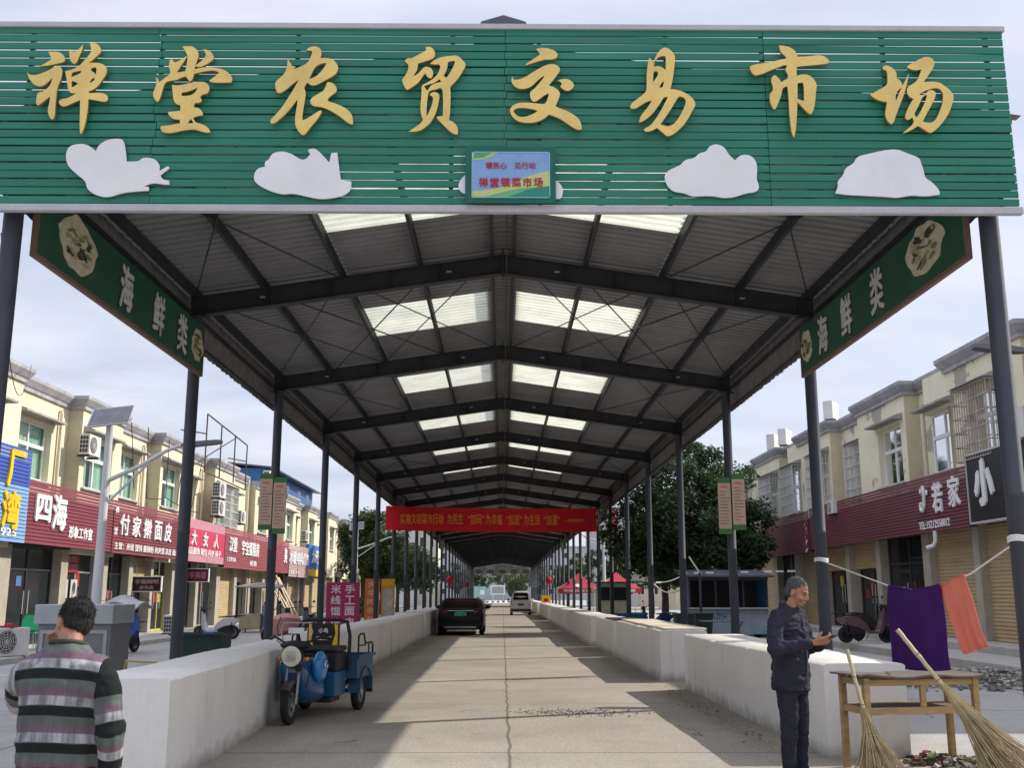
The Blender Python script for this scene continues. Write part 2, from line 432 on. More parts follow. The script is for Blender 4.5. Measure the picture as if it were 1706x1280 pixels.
# ribbed roof sheets; skylight sheets fill their gaps
def ribbed(mb, sx, xa, xb, ya, yb):
    y = ya; prof = []
    while y < yb - 1e-6:
        for dy_, dz in ((0, 0), (0.11, 0), (0.125, 0.04), (0.18, 0.04), (0.195, 0)):
            if y + dy_ < yb: prof.append((y + dy_, dz))
        y += 0.2
    prof.append((yb, 0))
    vs = []; fs = []
    for (yy, dz) in prof:
        vs.append((sx * xa, yy, zs(xa) + dz)); vs.append((sx * xb, yy, zs(xb) + dz))
    for i in range(len(prof) - 1):
        fs.append((2 * i, 2 * i + 1, 2 * i + 3, 2 * i + 2))
    mb.add(vs, fs)
rf = MB(); sky_mb = []
NSK = 9
for sx in (-1, 1):
    ribbed(rf, sx, 2.5, 5.12, Y0 - 0.12, YE + 0.25)
    cuts = [(Y0 + BAY * i + 2.4, Y0 + BAY * i + 4.4) for i in range(NSK)]
    y = Y0 - 0.12
    for a, b in cuts:
        ribbed(rf, sx, 0.0, 2.5, y, a); ribbed(rf, sx, 0.0, 0.2, a, b); y = b
        for xa, xb in ((0.2, 1.31), (1.31, 2.5)):
            q = MB(); ribbed(q, sx, xa, xb, a, b); sky_mb.append(q)
    ribbed(rf, sx, 0.0, 2.5, y, YE + 0.25)
rf.build('roof_sheeting', SHEET, mk)
for q in sky_mb: q.build('skylight', SKYL, mk)
MB().add([(-0.3, Y0 - 0.2, 6.96), (0.3, Y0 - 0.2, 6.96), (0.3, YE, 6.96), (-0.3, YE, 6.96), (-0.22, Y0 - 0.2, 7.13), (0.22, Y0 - 0.2, 7.13), (0.22, YE, 7.13), (-0.22, YE, 7.13), (0, Y0 - 0.2, 7.20), (0, YE, 7.20)],
         [(0, 1, 5, 8, 4), (2, 3, 7, 9, 6), (0, 4, 7, 3), (1, 2, 6, 5), (4, 8, 9, 7), (8, 5, 6, 9)]).build('ridge_vent', mat('ridge_metal', (0.10, 0.10, 0.115), 0.6), mk)
# eave cladding: ribbed strip with a ragged lower edge
FASC = mat('eave_cladding', (0.21, 0.205, 0.205), 0.7, var=0.2, scale=3)
for sx in (-1, 1):
    vs = []; fs = []; y = Y0 - 0.1; k = 0; rr = random.Random(5)
    while y < YE + 0.1:
        dx_ = 0.018 if (k // 2) % 2 else 0.0
        vs.append((sx * (5.0 + dx_), y, 5.445 + rr.uniform(-0.012, 0.012))); vs.append((sx * (5.0 + dx_), y, 6.19))
        if k: fs.append((2 * k - 2, 2 * k - 1, 2 * k + 1, 2 * k))
        k += 1; y += 0.045 if k % 2 else 0.10
    MB().add(vs, fs).build('eave_cladding', FASC, mk)
    MB().bar((sx * 4.95, Y0 - 0.1, 5.92), (sx * 4.95, YE, 6.02), 0.04, 0.05).bar((sx * 4.94, Y0 - 0.1, 5.50), (sx * 4.97, YE, 5.48), 0.03, 0.04).build('eave_rail', BEAM, mk)
# cross rods under the sheets
ROD = mat('rod', (0.03, 0.03, 0.033), 0.5)
def rod(p, q, r): MB().tube([p, q], r, 5).build('cross_brace', ROD, mk)
for i in (0, 1, 2, 4, 7, 10):
    a = Y0 + BAY * i; b = a + BAY
    for sx in (-1, 1):
        for xa, xb in ((0.2, 2.53), (2.53, 4.8)):
            if i % 2 == 0 and xb < 3: continue
            rod((sx * xa, a, zs(xa) - 0.17), (sx * xb, b, zs(xb) - 0.17), 0.011)
            rod((sx * xb, a, zs(xb) - 0.175), (sx * xa, b, zs(xa) - 0.175), 0.011)
        if i == 1:
            rod((sx * 1.1, a, zs(1.1) - 0.2), (sx * 3.6, b, zs(3.6) - 0.2), 0.013)
            rod((sx * 3.7, a, zs(3.7) - 0.21), (sx * 1.2, b, zs(1.2) - 0.21), 0.013)

# ---------------------------------------------------------------- front sign
GREEN = mat('green_slat', (0.020, 0.185, 0.118), 0.5, var=0.22, scale=0.9, spec=0.35, stretch=(0.6, 1, 6), grain=0.05, col2=(0.05, 0.17, 0.125), spots=(0.8, 0.56, 0.80))
GOLD = mat('gold_lettering', (0.76, 0.545, 0.175), 0.45, var=0.16, scale=2.2, spec=0.4, grain=0.05)
GEDGE = mat('gold_edge', (0.30, 0.20, 0.07), 0.6)
WHITE = mat('white_cutout', (0.74, 0.735, 0.75), 0.6, var=0.05, grain=0.02)
SY = 9.25
sg = thing('market_sign', 'huge green slatted entrance sign with gold brush characters across the roof front', 'sign', (0, SY, 5.1))
XL, XR = -5.6, 4.92
m_ = MB()
z = 5.185
npit = 22; pit = (7.02 - 5.17) / npit
for k in range(npit):
    zz = 5.17 + pit * k
    xs_ = [XL, -3.36 + 0.02 * math.sin(k * 5), 0.02 + 0.012 * math.sin(k * 3), 2.56, 4.94]
    for xa_, xb_ in zip(xs_, xs_[1:]):
        e0, e1 = random.uniform(-.0045, .0045), random.uniform(-.0045, .0045); y_ = SY + random.uniform(0, .004)
        a_, b_ = zz + 0.008, zz + pit - 0.005; tl = random.uniform(-.004, .004)
        m_.add([(xa_ + .002, y_, a_ + e0), (xb_ - .002, y_, a_ + e1), (xb_ - .002, y_ + .022, a_ + e1), (xa_ + .002, y_ + .022, a_ + e0), (xa_ + .002, y_ + tl, b_ + e0), (xb_ - .002, y_ + tl, b_ + e1), (xb_ - .002, y_ + .022 + tl, b_ + e1), (xa_ + .002, y_ + .022 + tl, b_ + e0)],
               [(3, 2, 1, 0), (4, 5, 6, 7), (0, 1, 5, 4), (1, 2, 6, 5), (2, 3, 7, 6), (3, 0, 4, 7)])
m_.build('slat_panel', GREEN, sg, bevel=0.004)
m_ = MB(); m_.box(XL, 4.96, SY - 0.02, SY + 0.05, 5.095, 5.165).box(XL, 4.96, SY - 0.02, SY + 0.05, 7.005, 7.06)
m_.build('frame_rail', GREY, sg, bevel=0.006)
m_ = MB()
for x in (-4.62, -3.35, -2.02, -0.5, 0.35, 1.6, 2.55, 3.75, 4.78):
    m_.box(x - 0.02, x + 0.02, SY + 0.024, SY + 0.064, 5.17, 7.0)
m_.build('sign_post', BEAM, sg)
m_ = MB(); m_.bar((4.7, SY + 0.08, 5.12), (4.7, Y0, 5.5), 0.03, 0.03).bar((-4.7, SY + 0.08, 5.12), (-4.7, Y0, 5.5), 0.03, 0.03).build('sign_bracket', BEAM, sg)
# gold characters traced stroke by stroke; outlines in a 1280-unit square, 180 px of the photograph wide
CH = [
 (30, [[[(358,180),(400,185),(470,180),(520,205),(555,245),(558,290),(530,310),(450,325),(340,350),(255,355),(330,315),(400,265),(385,235)]],
  [[(108,415),(130,455),(200,462),(300,430),(390,385),(440,350),(490,348),(522,380),(522,460),(500,530),(465,600),(455,680),(445,780),(438,900),(430,960),(405,990),(375,965),(350,900),(352,850),(372,780),(378,710),(300,775),(235,818),(212,805),(215,740),(225,680),(250,660),(300,655),(350,610),(390,560),(405,490),(370,530),(310,580),(260,597),(190,575),(135,510),(115,460)]],
  [[(605,150),(640,175),(690,180),(725,140),(770,95),(765,150),(725,230),(700,300),(670,327),(635,310),(608,260)]],
  [[(848,75),(900,72),(950,95),(985,150),(985,180),(930,235),(880,280),(835,310),(930,308),(1000,322),(1040,355),(1052,400),(1040,450),(1000,510),(950,580),(900,625),(835,650),(835,672),(930,664),(1010,670),(1055,695),(1065,740),(1045,772),(1000,772),(920,755),(830,742),(828,830),(815,920),(790,1050),(770,1110),(745,1158),(730,1140),(726,1020),(732,900),(732,752),(640,790),(560,828),(515,828),(482,795),(482,760),(520,740),(600,725),(690,672),(630,672),(600,650),(585,600),(575,510),(555,410),(600,400),(660,385),(720,345),(770,300),(850,205),(870,165)],
   [(630,480),(632,440),(650,420),(745,405),(742,432),(690,455)], [(632,525),(660,530),(708,555),(680,580),(632,605)], [(865,375),(890,365),(925,368),(928,390),(920,455),(900,425),(862,405)], [(845,545),(860,515),(885,492),(908,492),(900,520),(875,545)]]]),
 (240, [[[(455,118),(510,118),(560,115),(610,140),(640,180),(648,230),(625,300),(605,345),(598,400),(592,440),(580,490),(565,525),(540,533),(515,505),(490,470),(485,440),(497,370),(510,300),(515,250),(510,215),(480,160)]],
  [[(690,155),(740,152),(790,180),(820,220),(830,260),(800,290),(740,330),(680,360),(630,362),(600,350),(660,305),(710,265),(732,225),(725,185)]],
  [[(135,475),(160,500),(180,540),(225,505),(265,475),(305,450),(310,410),(292,360),(298,300),(310,270),(335,270),(350,305),(380,305),(420,285),(490,235),(510,235),(470,300),(430,360),(385,425),(440,420),(480,410),(490,420),(592,435),(594,390),(640,375),(720,362),(800,365),(880,375),(950,395),(1000,430),(1040,480),(1045,510),(1030,545),(900,548),(800,545),(768,525),(820,485),(870,450),(888,430),(860,410),(800,402),(700,415),(600,440),(490,475),(430,490),(390,515),(300,525),(250,545),(230,590),(210,660),(190,730),(165,775),(145,775),(115,730),(100,680),(125,620),(140,580),(148,530)]],
  [[(330,572),(380,580),(440,575),(540,550),(640,535),(710,535),(760,570),(775,605),(765,650),(740,680),(690,685),(660,715),(680,745),(680,770),(650,785),(600,790),(582,838),(630,842),(670,865),(692,900),(692,935),(640,940),(580,962),(590,990),(610,1020),(680,1035),(740,1065),(775,1105),(780,1138),(730,1140),(660,1120),(600,1100),(520,1105),(430,1120),(370,1135),(300,1145),(240,1142),(205,1120),(190,1085),(200,1060),(280,1055),(360,1040),(425,1028),(420,985),(370,985),(320,965),(285,920),(278,893),(330,890),(428,880),(428,812),(390,808),(360,780),(345,740),(335,650)],
   [(442,665),(510,655),(580,630),(632,603),(610,655),(560,695),(500,703),(442,703)], [(515,1028),(545,980),(556,980),(582,1020),(580,1028)]]]),
 (435, [[[(535,160),(570,130),(620,118),(680,125),(712,160),(715,220),(700,258),(760,253),(830,262),(890,310),(915,370),(905,415),(870,460),(800,500),(700,555),(640,582),(595,582),(560,560),(545,545),(505,610),(528,650),(525,720),(505,830),(490,920),(488,995),(540,980),(620,925),(690,880),(718,880),(715,905),(670,980),(600,1060),(540,1140),(510,1170),(480,1170),(440,1125),(405,1060),(400,990),(410,900),(428,800),(430,745),(370,830),(280,930),(180,1020),(130,1040),(108,1025),(110,990),(160,940),(240,850),(320,730),(400,600),(445,515),(380,560),(300,630),(230,675),(195,672),(172,630),(165,570),(175,530),(240,480),(290,420),(310,350),(315,270),(345,310),(375,360),(390,388),(450,365),(550,318),(580,260),(610,190),(600,170),(560,170)],
   [(570,500),(600,440),(632,370),(680,335),(740,315),(775,318),(750,365),(700,430),(650,475),(600,498)]],
  [[(780,545),(810,540),(850,552),(885,590),(900,630),(885,665),(830,700),(785,745),(790,768),(850,785),(930,815),(1010,855),(1060,905),(1085,960),(1090,1040),(1065,1045),(1000,1005),(920,940),(840,890),(760,850),(700,835),(620,828),(588,800),(580,760),(600,725),(660,690),(745,640),(770,580)]]]),
 (640, [[[(490,125),(540,122),(575,140),(600,180),(605,220),(590,255),(540,280),(470,300),(400,322),(395,390),(370,430),(345,475),(400,445),(440,400),(470,365),(510,358),(555,375),(580,415),(580,450),(565,490),(545,498),(510,480),(485,437),(460,470),(410,545),(350,590),(285,632),(262,632),(235,590),(212,530),(215,505),(260,450),(285,390),(290,340),(270,315),(245,300),(250,275),(280,258),(320,262),(380,230),(450,195),(500,160)]],
  [[(545,325),(570,295),(620,262),(700,240),(790,228),(870,225),(905,255),(965,320),(962,360),(920,430),(860,520),(790,590),(778,608),(788,650),(785,800),(780,920),(768,990),(820,1015),(860,1055),(875,1110),(872,1160),(850,1165),(800,1145),(750,1100),(700,1050),(650,1000),(620,960),(630,950),(695,942),(698,830),(697,700),(690,625),(665,608),(610,630),(550,640),(525,662),(512,740),(502,840),(500,955),(540,880),(570,800),(580,740),(578,715),(540,695),(545,675),(590,655),(640,670),(655,700),(650,760),(630,850),(600,940),(560,1010),(500,1070),(430,1115),(360,1132),(285,1130),(350,1090),(420,1040),(465,990),(440,940),(428,860),(435,760),(445,660),(442,595),(460,572),(520,540),(600,490),(650,420),(668,350),(650,330),(600,332)],
   [(752,305),(790,293),(835,288),(842,310),(800,400),(745,485),(735,490),(705,465),(735,410),(752,350)], [(472,590),(520,570),(590,555),(650,510),(658,508),(675,540),(620,550),(560,575),(525,620),(515,645),(490,622)]]]),
 (830, [[[(448,152),(480,138),(540,135),(610,145),(670,170),(705,205),(705,235),(680,265),(620,275),(540,275),(480,295),(400,320),(325,345),(330,325),(400,280),(495,215),(485,190)]],
  [[(175,478),(180,510),(230,515),(310,488),(400,430),(500,370),(590,330),(650,325),(700,342),(735,380),(730,410),(690,470),(640,530),(598,582),(650,595),(700,625),(735,670),(728,710),(700,780),(678,830),(740,855),(820,885),(900,930),(960,980),(985,1040),(992,1100),(960,1112),(900,1090),(820,1035),(740,980),(660,945),(600,925),(565,960),(500,1000),(420,1022),(320,1025),(240,1010),(175,965),(140,900),(140,860),(170,820),(230,790),(300,783),(400,788),(500,800),(555,802),(580,755),(600,690),(595,675),(540,700),(480,750),(440,775),(410,772),(385,740),(375,680),(385,650),(430,620),(480,560),(530,500),(552,465),(520,478),(470,520),(410,580),(360,610),(290,625),(220,612),(175,575),(155,525),(160,495)],
   [(180,885),(200,860),(240,848),(320,848),(400,860),(468,880),(440,905),(390,930),(320,955),(250,955),(205,925)]],
  [[(705,520),(750,507),(810,500),(860,520),(900,565),(895,600),(860,635),(815,645),(775,630),(742,600),(735,590),(757,570),(745,540)]]]),
 (1020, [[[(440,255),(465,275),(485,320),(510,250),(545,185),(590,140),(640,128),(690,160),(735,210),(745,250),(740,330),(728,430),(715,520),(690,625),(740,628),(810,645),(890,680),(950,730),(985,785),(985,825),(950,880),(910,960),(850,1050),(790,1110),(720,1165),(660,1187),(635,1175),(590,1135),(530,1085),(480,1115),(430,1130),(390,1128),(372,1108),(390,1090),(450,1060),(500,1000),(560,910),(620,800),(662,715),(610,722),(580,775),(530,850),(480,915),(420,970),(350,1015),(320,1020),(322,990),(340,940),(380,890),(430,830),(470,762),(420,770),(350,810),(290,850),(240,862),(212,845),(220,800),(280,755),(350,700),(405,655),(410,560),(408,440),(420,340),(430,280)],
   [(492,360),(500,300),(540,250),(590,232),(632,235),(637,300),(632,400),(600,370),(550,350)], [(483,540),(485,470),(492,420),(520,410),(545,425),(540,460),(515,505)], [(558,605),(580,560),(605,530),(612,545),(602,590),(585,610)], [(570,1045),(620,975),(680,890),(740,790),(785,712),(830,715),(868,745),(875,785),(850,850),(800,950),(750,1020),(700,1060),(650,1070)]]]),
 (1230, [[[(478,108),(530,110),(590,120),(650,150),(690,190),(703,240),(780,240),(870,232),(950,222),(1010,230),(1060,265),(1082,300),(1060,325),(950,335),(850,345),(760,352),(695,360),(690,390),(695,470),(740,452),(800,450),(860,470),(915,530),(932,580),(920,660),(912,780),(895,870),(870,920),(850,925),(815,900),(760,840),(700,780),(698,880),(692,980),(685,1090),(670,1170),(660,1198),(645,1180),(625,1100),(612,980),(602,850),(595,700),(582,592),(545,600),(522,625),(510,700),(480,780),(450,850),(430,868),(410,855),(380,790),(370,720),(380,670),(415,640),(410,590),(390,530),(395,490),(420,462),(445,462),(490,510),(510,545),(545,520),(590,500),(590,450),(560,410),(560,380),(580,350),(560,335),(480,365),(400,395),(300,440),(220,462),(190,460),(160,430),(135,380),(140,350),(180,335),(280,322),(380,305),(480,280),(568,262),(565,240),(500,185),(490,140)],
   [(702,555),(760,545),(775,560),(780,680),(780,765),(740,755),(702,738)]]]),
 (1430, [[[(285,370),(310,345),(350,345),(400,370),(440,410),(455,440),(455,500),(490,515),(522,560),(522,600),(480,630),(450,670),(442,720),(445,770),(470,710),(510,610),(560,520),(600,438),(585,520),(560,630),(520,750),(480,850),(445,940),(425,1010),(400,1040),(370,1030),(335,985),(318,920),(328,860),(340,780),(270,768),(190,735),(140,690),(170,675),(240,635),(345,578),(348,500),(342,420),(325,400),(295,395)]],
  [[(580,370),(585,345),(640,315),(720,270),(790,240),(850,245),(890,275),(905,310),(900,350),(860,420),(810,490),(775,540),(860,535),(950,540),(1010,575),(1070,620),(1125,680),(1132,730),(1115,800),(1080,900),(1020,1000),(950,1080),(870,1148),(820,1130),(760,1090),(708,1060),(650,1100),(590,1130),(530,1148),(570,1110),(640,1050),(665,1010),(640,960),(600,990),(570,985),(555,960),(565,910),(600,830),(640,760),(655,740),(610,720),(580,680),(575,620),(600,590),(660,555),(700,520),(730,450),(748,390),(700,402),(640,398)],
   [(725,685),(760,660),(820,635),(900,612),(950,615),(995,650),(1008,700),(1000,790),(970,880),(930,970),(890,1015),(830,1025),(765,1010),(810,920),(860,830),(900,750),(922,690),(910,650),(870,635),(830,640),(790,690),(740,698)], [(660,920),(690,870),(730,790),(760,720),(800,692),(815,700),(800,760),(760,850),(710,940),(690,960)]]]),
]
CY = SY - 0.062
for x0, groups in CH:
    m_ = MB(); nails = []
    for gi, g_ in enumerate(groups):
        polys = []
        for poly in g_:
            q = [atY(x0 + u * 180 / 1280, 60 + v * 180 / 1280, CY) for u, v in poly]
            polys.append(smooth_poly([(p.x, p.z) for p in q], 2))
        vs, fs = curve_fill(polys, 0.03)
        yy = CY + 0.016 + gi * 0.0015
        m_.add([(v.x, yy - v.z, v.y) for v in vs], fs)
        x_ = sum(p[0] for p in polys[0]) / len(polys[0]); z_ = sum(p[1] for p in polys[0]) / len(polys[0])
    o = m_.build('gold_character', GOLD, sg)
    o.data.materials.append(GEDGE)
    for p in o.data.polygons:
        if abs(p.normal.y) < 0.5: p.material_index = 1
CLD = [(0, 30, 2.8433, [(315,680),(312,640),(330,605),(380,595),(420,602),(455,630),(470,600),(510,575),(575,570),(590,590),(598,650),(600,680),(660,680),(670,665),(700,660),(740,670),(758,700),(755,725),(795,702),(805,710),(760,745),(770,765),(800,770),(803,788),(780,790),(725,780),(680,798),(705,800),(705,818),(640,822),(580,828),(510,852),(450,838),(412,810),(408,775),(370,745),(330,710)]),
 (0, 30, 2.8433, [(1202,770),(1205,735),(1225,710),(1255,705),(1255,680),(1275,670),(1290,640),(1340,630),(1385,645),(1425,672),(1450,670),(1470,645),(1458,625),(1490,615),(1520,640),(1560,685),(1570,640),(1598,637),(1605,700),(1615,768),(1665,775),(1662,815),(1640,835),(1600,850),(1520,860),(1450,845),(1385,830),(1340,837),(1280,820),(1230,795)]),
 (550, 30, 2.8433, [(605,800),(615,770),(640,740),(760,680),(900,670),(1060,760),(1105,800),(1100,850),(1080,858),(900,862),(700,850),(625,832)]),
 (1100, 30, 2.8152, [(18,745),(30,720),(70,700),(95,690),(115,665),(160,658),(185,632),(215,628),(230,600),(265,590),(300,605),(320,640),(350,668),(375,642),(420,642),(450,670),(455,720),(450,755),(465,790),(455,815),(400,822),(350,840),(300,845),(250,835),(200,835),(150,838),(110,820),(60,815),(30,785)]),
 (1100, 30, 2.8152, [(820,822),(835,790),(830,765),(860,735),(865,705),(910,680),(920,650),(985,635),(1050,620),(1110,615),(1150,632),(1215,655),(1222,680),(1235,715),(1240,750),(1275,770),(1310,810),(1310,828),(1240,838),(1180,830),(1110,845),(1060,838),(980,835),(930,832),(880,830)])]
for x0, y0, k, poly in CLD:
    q = [atY(x0 + u / k, y0 + v / k, SY - 0.03) for u, v in poly]
    vs, fs = curve_fill([smooth_poly([(p.x, p.z) for p in q], 2)], 0.016)
    MB().add([(v.x, SY - 0.027 - v.z, v.y) for v in vs], fs).build('cloud_cutout', WHITE, sg)

# plaque screwed onto the slats
pq = thing('plaque', 'small framed blue and green notice plaque with red lettering on the big sign', 'plaque', (0.07, SY - 0.05, 5.18))
PX = (-0.36, 0.50); PZ = (5.165, 5.735)
MB().box(PX[0], PX[1], SY - 0.068, SY - 0.045, PZ[0], PZ[1]).build('plaque_board', mat('plaque_green', (0.012, 0.115, 0.085), 0.5), pq, bevel=0.004)
ix0, ix1, iz0, iz1 = PX[0] + 0.062, PX[1] - 0.055, PZ[0] + 0.05, PZ[1] - 0.055
MB().box(ix0, ix1, SY - 0.071, SY - 0.0665, iz0, iz1).build('blue_ground', mat('plaque_sky', (0.22, 0.36, 0.62), 0.45, var=0.08, scale=4), pq)
def plq(name, col, poly, lift):
    W_, H_ = ix1 - ix0, iz1 - iz0
    vs, fs = curve_fill([smooth_poly([(ix0 + W_ * a, iz0 + H_ * b) for a, b in poly], 1)], 0.001)
    MB().add([(v.x, SY - 0.0712 - lift - v.z, v.y) for v in vs], fs).build(name, mat('plaque_' + name + str(lift), col, 0.45, var=0.05), pq)
plq('yellow_green_wave', (0.50, 0.56, 0.22), [(0.0,0.03),(0.0,0.14),(0.2,0.17),(0.45,0.26),(0.7,0.46),(0.85,0.54),(1.0,0.60),(1.0,0.03)], 0.0012)
plq('green_wave', (0.13, 0.42, 0.20), [(0.16,0.02),(0.34,0.10),(0.55,0.19),(0.8,0.23),(1.0,0.25),(1.0,0.02)], 0.0024)
plq('dark_green_wave', (0.03, 0.24, 0.17), [(0.46,0.02),(0.6,0.10),(0.75,0.2),(1.0,0.26),(1.0,0.02)], 0.0036)
plq('green_corner', (0.42, 0.52, 0.20), [(0.0,0.82),(0.12,0.82),(0.25,0.88),(0.34,0.99),(0.0,0.99)], 0.0012)
plq('dark_green_corner', (0.07, 0.34, 0.18), [(0.02,0.86),(0.12,0.87),(0.2,0.92),(0.25,0.985),(0.03,0.985)], 0.0024)
m_ = MB(); RX, UZ = (1, 0, 0), (0, 0, 1); PC = SY - 0.0775
put_text(m_, '暖民心', (ix0 + 0.315 * (ix1 - ix0), PC, iz0 + 0.70 * (iz1 - iz0)), RX, UZ, 0.195, 0.066, 0.012, 0.002)
put_text(m_, '见行动', (ix0 + 0.68 * (ix1 - ix0), PC, iz0 + 0.70 * (iz1 - iz0)), RX, UZ, 0.20, 0.066, 0.012, 0.002)
for k, c in enumerate('禅堂镇菜市场'):
    put_text(m_, c, (ix0 + (0.15 + 0.14 * k) * (ix1 - ix0), PC, iz0 + 0.335 * (iz1 - iz0)), RX, UZ, 0.088, 0.098, 0.030, 0.002)
m_.build('lettering', mat('plaque_red', (0.42, 0.045, 0.06), 0.5, var=0.05), pq)
m_ = MB(); b_ = 0.006
for (x0_, x1_, z0_, z1_) in ((ix0 + .02, ix1 - .02, iz0, iz0 + b_), (ix0 + .02, ix1 - .02, iz1 - b_, iz1), (ix0, ix0 + b_, iz0 + .02, iz1 - .02), (ix1 - b_, ix1, iz0 + .02, iz1 - .02)):
    m_.box(x0_, x1_, SY - 0.0772, SY - 0.0755, z0_, z1_)
m_.build('border_line', mat('plaque_line', (0.35, 0.62, 0.60), 0.5), pq)

# ---------------------------------------------------------------- green side boards
DKG = mat('board_green', (0.020, 0.090, 0.054), 0.55, var=0.25, scale=1.1)
BRN = mat('board_border', (0.19, 0.11, 0.085), 0.6)
CRM = mat('cutout_cream', (0.60, 0.56, 0.40), 0.6, var=0.22, scale=9)
VEG = [mat('cutout_green', (0.20, 0.24, 0.10), 0.6), mat('cutout_dark', (0.05, 0.06, 0.03), 0.6), mat('cutout_tan', (0.48, 0.38, 0.20), 0.6)]
BTX = mat('board_lettering', (0.60, 0.58, 0.55), 0.6)
BSH = mat('board_lettering_edge', (0.06, 0.05, 0.045), 0.7)
def veg_shape(rr, n=26):
    return [(math.cos(2 * math.pi * k / n) * (1 + rr.uniform(-0.2, 0.13)), math.sin(2 * math.pi * k / n) * (1 + rr.uniform(-0.13, 0.13))) for k in range(n)]
def side_board(sx, ya, yb, label, words, detail=True):
    X = sx * 4.62
    t = thing('category_board', label, 'sign board', (X, (ya + yb) / 2, 4.8))
    za, zb = 4.80, 5.56
    MB().box(X - 0.018, X + 0.018, ya, yb, za + 0.03, zb).build('board', DKG, t)
    m_ = MB(); m_.box(X - 0.028, X + 0.028, ya, yb, za, za + 0.045).box(X - 0.028, X + 0.028, ya - 0.035, ya, za, zb).box(X - 0.028, X + 0.028, yb, yb + 0.03, za, zb)
    m_.build('border', BRN, t)
    rt = Vector((0, 1, 0)) if sx < 0 else Vector((0, -1, 0)); n = Vector((-sx, 0, 0))
    near = ya + 0.55; far = yb - 0.45
    ctr = lambda y, z, d=0.02: Vector((X, y, z)) + n * d
    L = yb - ya
    rows = [0.37, 0.585, 0.775] if sx < 0 else [0.775, 0.585, 0.37]
    rows = [0.42, 0.63, 0.81] if sx < 0 else [0.80, 0.62, 0.42]
    for c, q in zip(words, rows):
        tm = MB(); em = MB()
        put_text(em, c, ctr(ya + L * q, 5.19, 0.024) - Vector((0, 0.02 * rt.y, 0.012)), rt, (0, 0, 1), 0.42, 0.55, 0.024, 0.012)
        put_text(tm, c, ctr(ya + L * q, 5.20, 0.036), rt, (0, 0, 1), 0.42, 0.55, 0.018, 0.012)
        lo = tm.build('character', BTX, t)
        em.build('character_edge', BSH, lo)
    if detail:
        for qi, (q, hw, hh) in enumerate(((0.165, 0.48, 0.29), (0.945, 0.28, 0.23))):
            rr = random.Random(int(qi * 7 + sx * 3 + 20)); cy_ = ya + L * q; cz = 5.24 - 0.02 * qi
            sh = veg_shape(rr)
            vs, fs = curve_fill([smooth_poly([(a * hw, b * hh) for a, b in sh], 2)], 0.012)
            o = MB().add([ctr(cy_, cz, 0.025 + v.z) + rt * v.x + Vector((0, 0, v.y)) for v in vs], fs).build('vegetable_cutout', CRM, t)
            for k in range(30):
                a, b = rr.uniform(-0.6, 0.6) * hw, rr.uniform(-0.6, 0.6) * hh
                an = rr.uniform(-0.5, 0.5); l_, w_ = rr.uniform(0.04, 0.13), rr.uniform(0.010, 0.035)
                pts = [(a + math.cos(an) * l_ * math.cos(s_ * .7) - math.sin(an) * w_ * math.sin(s_ * .7), b + math.sin(an) * l_ * math.cos(s_ * .7) + math.cos(an) * w_ * math.sin(s_ * .7)) for s_ in range(9)]
                vs, fs = curve_fill([pts], 0.002)
                MB().add([ctr(cy_, cz, 0.0325 + 0.0004 * k + v.z) + rt * v.x + Vector((0, 0, v.y)) for v in vs], fs).build('painted_leaf', VEG[k % 3], o)
    return t
side_board(-1, 9.72, 15.42, 'green board lettered for seafood on the left side of the roof, nearest the entrance', '海鲜类')
side_board(1, 9.72, 15.42, 'green board lettered for seafood on the right side of the roof, nearest the entrance', '海鲜类')
for k, (i, w) in enumerate(((6, '蔬菜类'), (11, '肉食类'))):
    for sx in (-1, 1):
        side_board(sx, Y0 + BAY * i + 0.2, Y0 + BAY * (i + 1) - 0.1, ['green hanging board deep under the %s eave, just behind the red banner', 'far small green hanging board under the %s eave, well past the red banner'][k] % ('left' if sx < 0 else 'right'), w, False)

# ---------------------------------------------------------------- red banner
RED = mat('banner_red', (0.62, 0.018, 0.030), 0.7, var=0.10, transl=0.35)
bn = thing('banner', 'wide red cloth banner with yellow slogan strung across the aisle', 'banner', (-0.4, 45.3, 4.2))
bl, br = Vector((-5.06, 44.9, 0)), Vector((4.14, 45.6, 0)); vs = []; fs = []; nx = 46
for i in range(nx + 1):
    q = i / nx; p = bl.lerp(br, q); wv = 0.05 * math.sin(q * 23) * (0.3 + 0.7 * abs(math.sin(q * 3.1))) ; sag = 0.06 * math.sin(math.pi * q)
    for j in range(5):
        h = j / 4; vs.append((p.x, p.y + wv * (1 - h * 0.7), 5.28 - 1.03 * (1 - h) - sag * (1 - 0.3 * h) - 0.03 * q))
for i in range(nx):
    for j in range(4): fs.append((i * 5 + j, (i + 1) * 5 + j, (i + 1) * 5 + j + 1, i * 5 + j + 1))
MB().add(vs, fs).build('banner_cloth', RED, bn, smooth=True)
m_ = MB()
rt_ = (br - bl).normalized()
for w, u, wd in (('实施文明菜市行动', 0.17, 1.86), ('为民生', 0.327, 0.68), ('“加码”', 0.425, 0.70), ('为幸福', 0.51, 0.70), ('“加速”', 0.605, 0.68), ('为生活', 0.69, 0.70), ('“加温”', 0.785, 0.70)):
    p = bl.lerp(br, u); put_text(m_, w, (p.x, p.y - 0.085, 4.74 - 0.03 * u), rt_, (0, 0, 1), wd, 0.46, 0.012, 0.006)
put_text(m_, '—禅堂镇宣', (bl.lerp(br, 0.89).x, bl.lerp(br, 0.89).y - 0.085, 4.70), rt_, (0, 0, 1), 0.85, 0.16, 0.01, 0.006)
m_.build('lettering', mat('banner_yellow', (0.78, 0.28, 0.03), 0.6), bn)
MB().tube([(-5.06, 44.9, 5.25), (-4.8, 45.5, 5.4)], 0.012, 5).tube([(4.14, 45.6, 5.2), (4.7, 45.5, 5.35)], 0.012, 5).build('tie_cord', BEAM, bn)

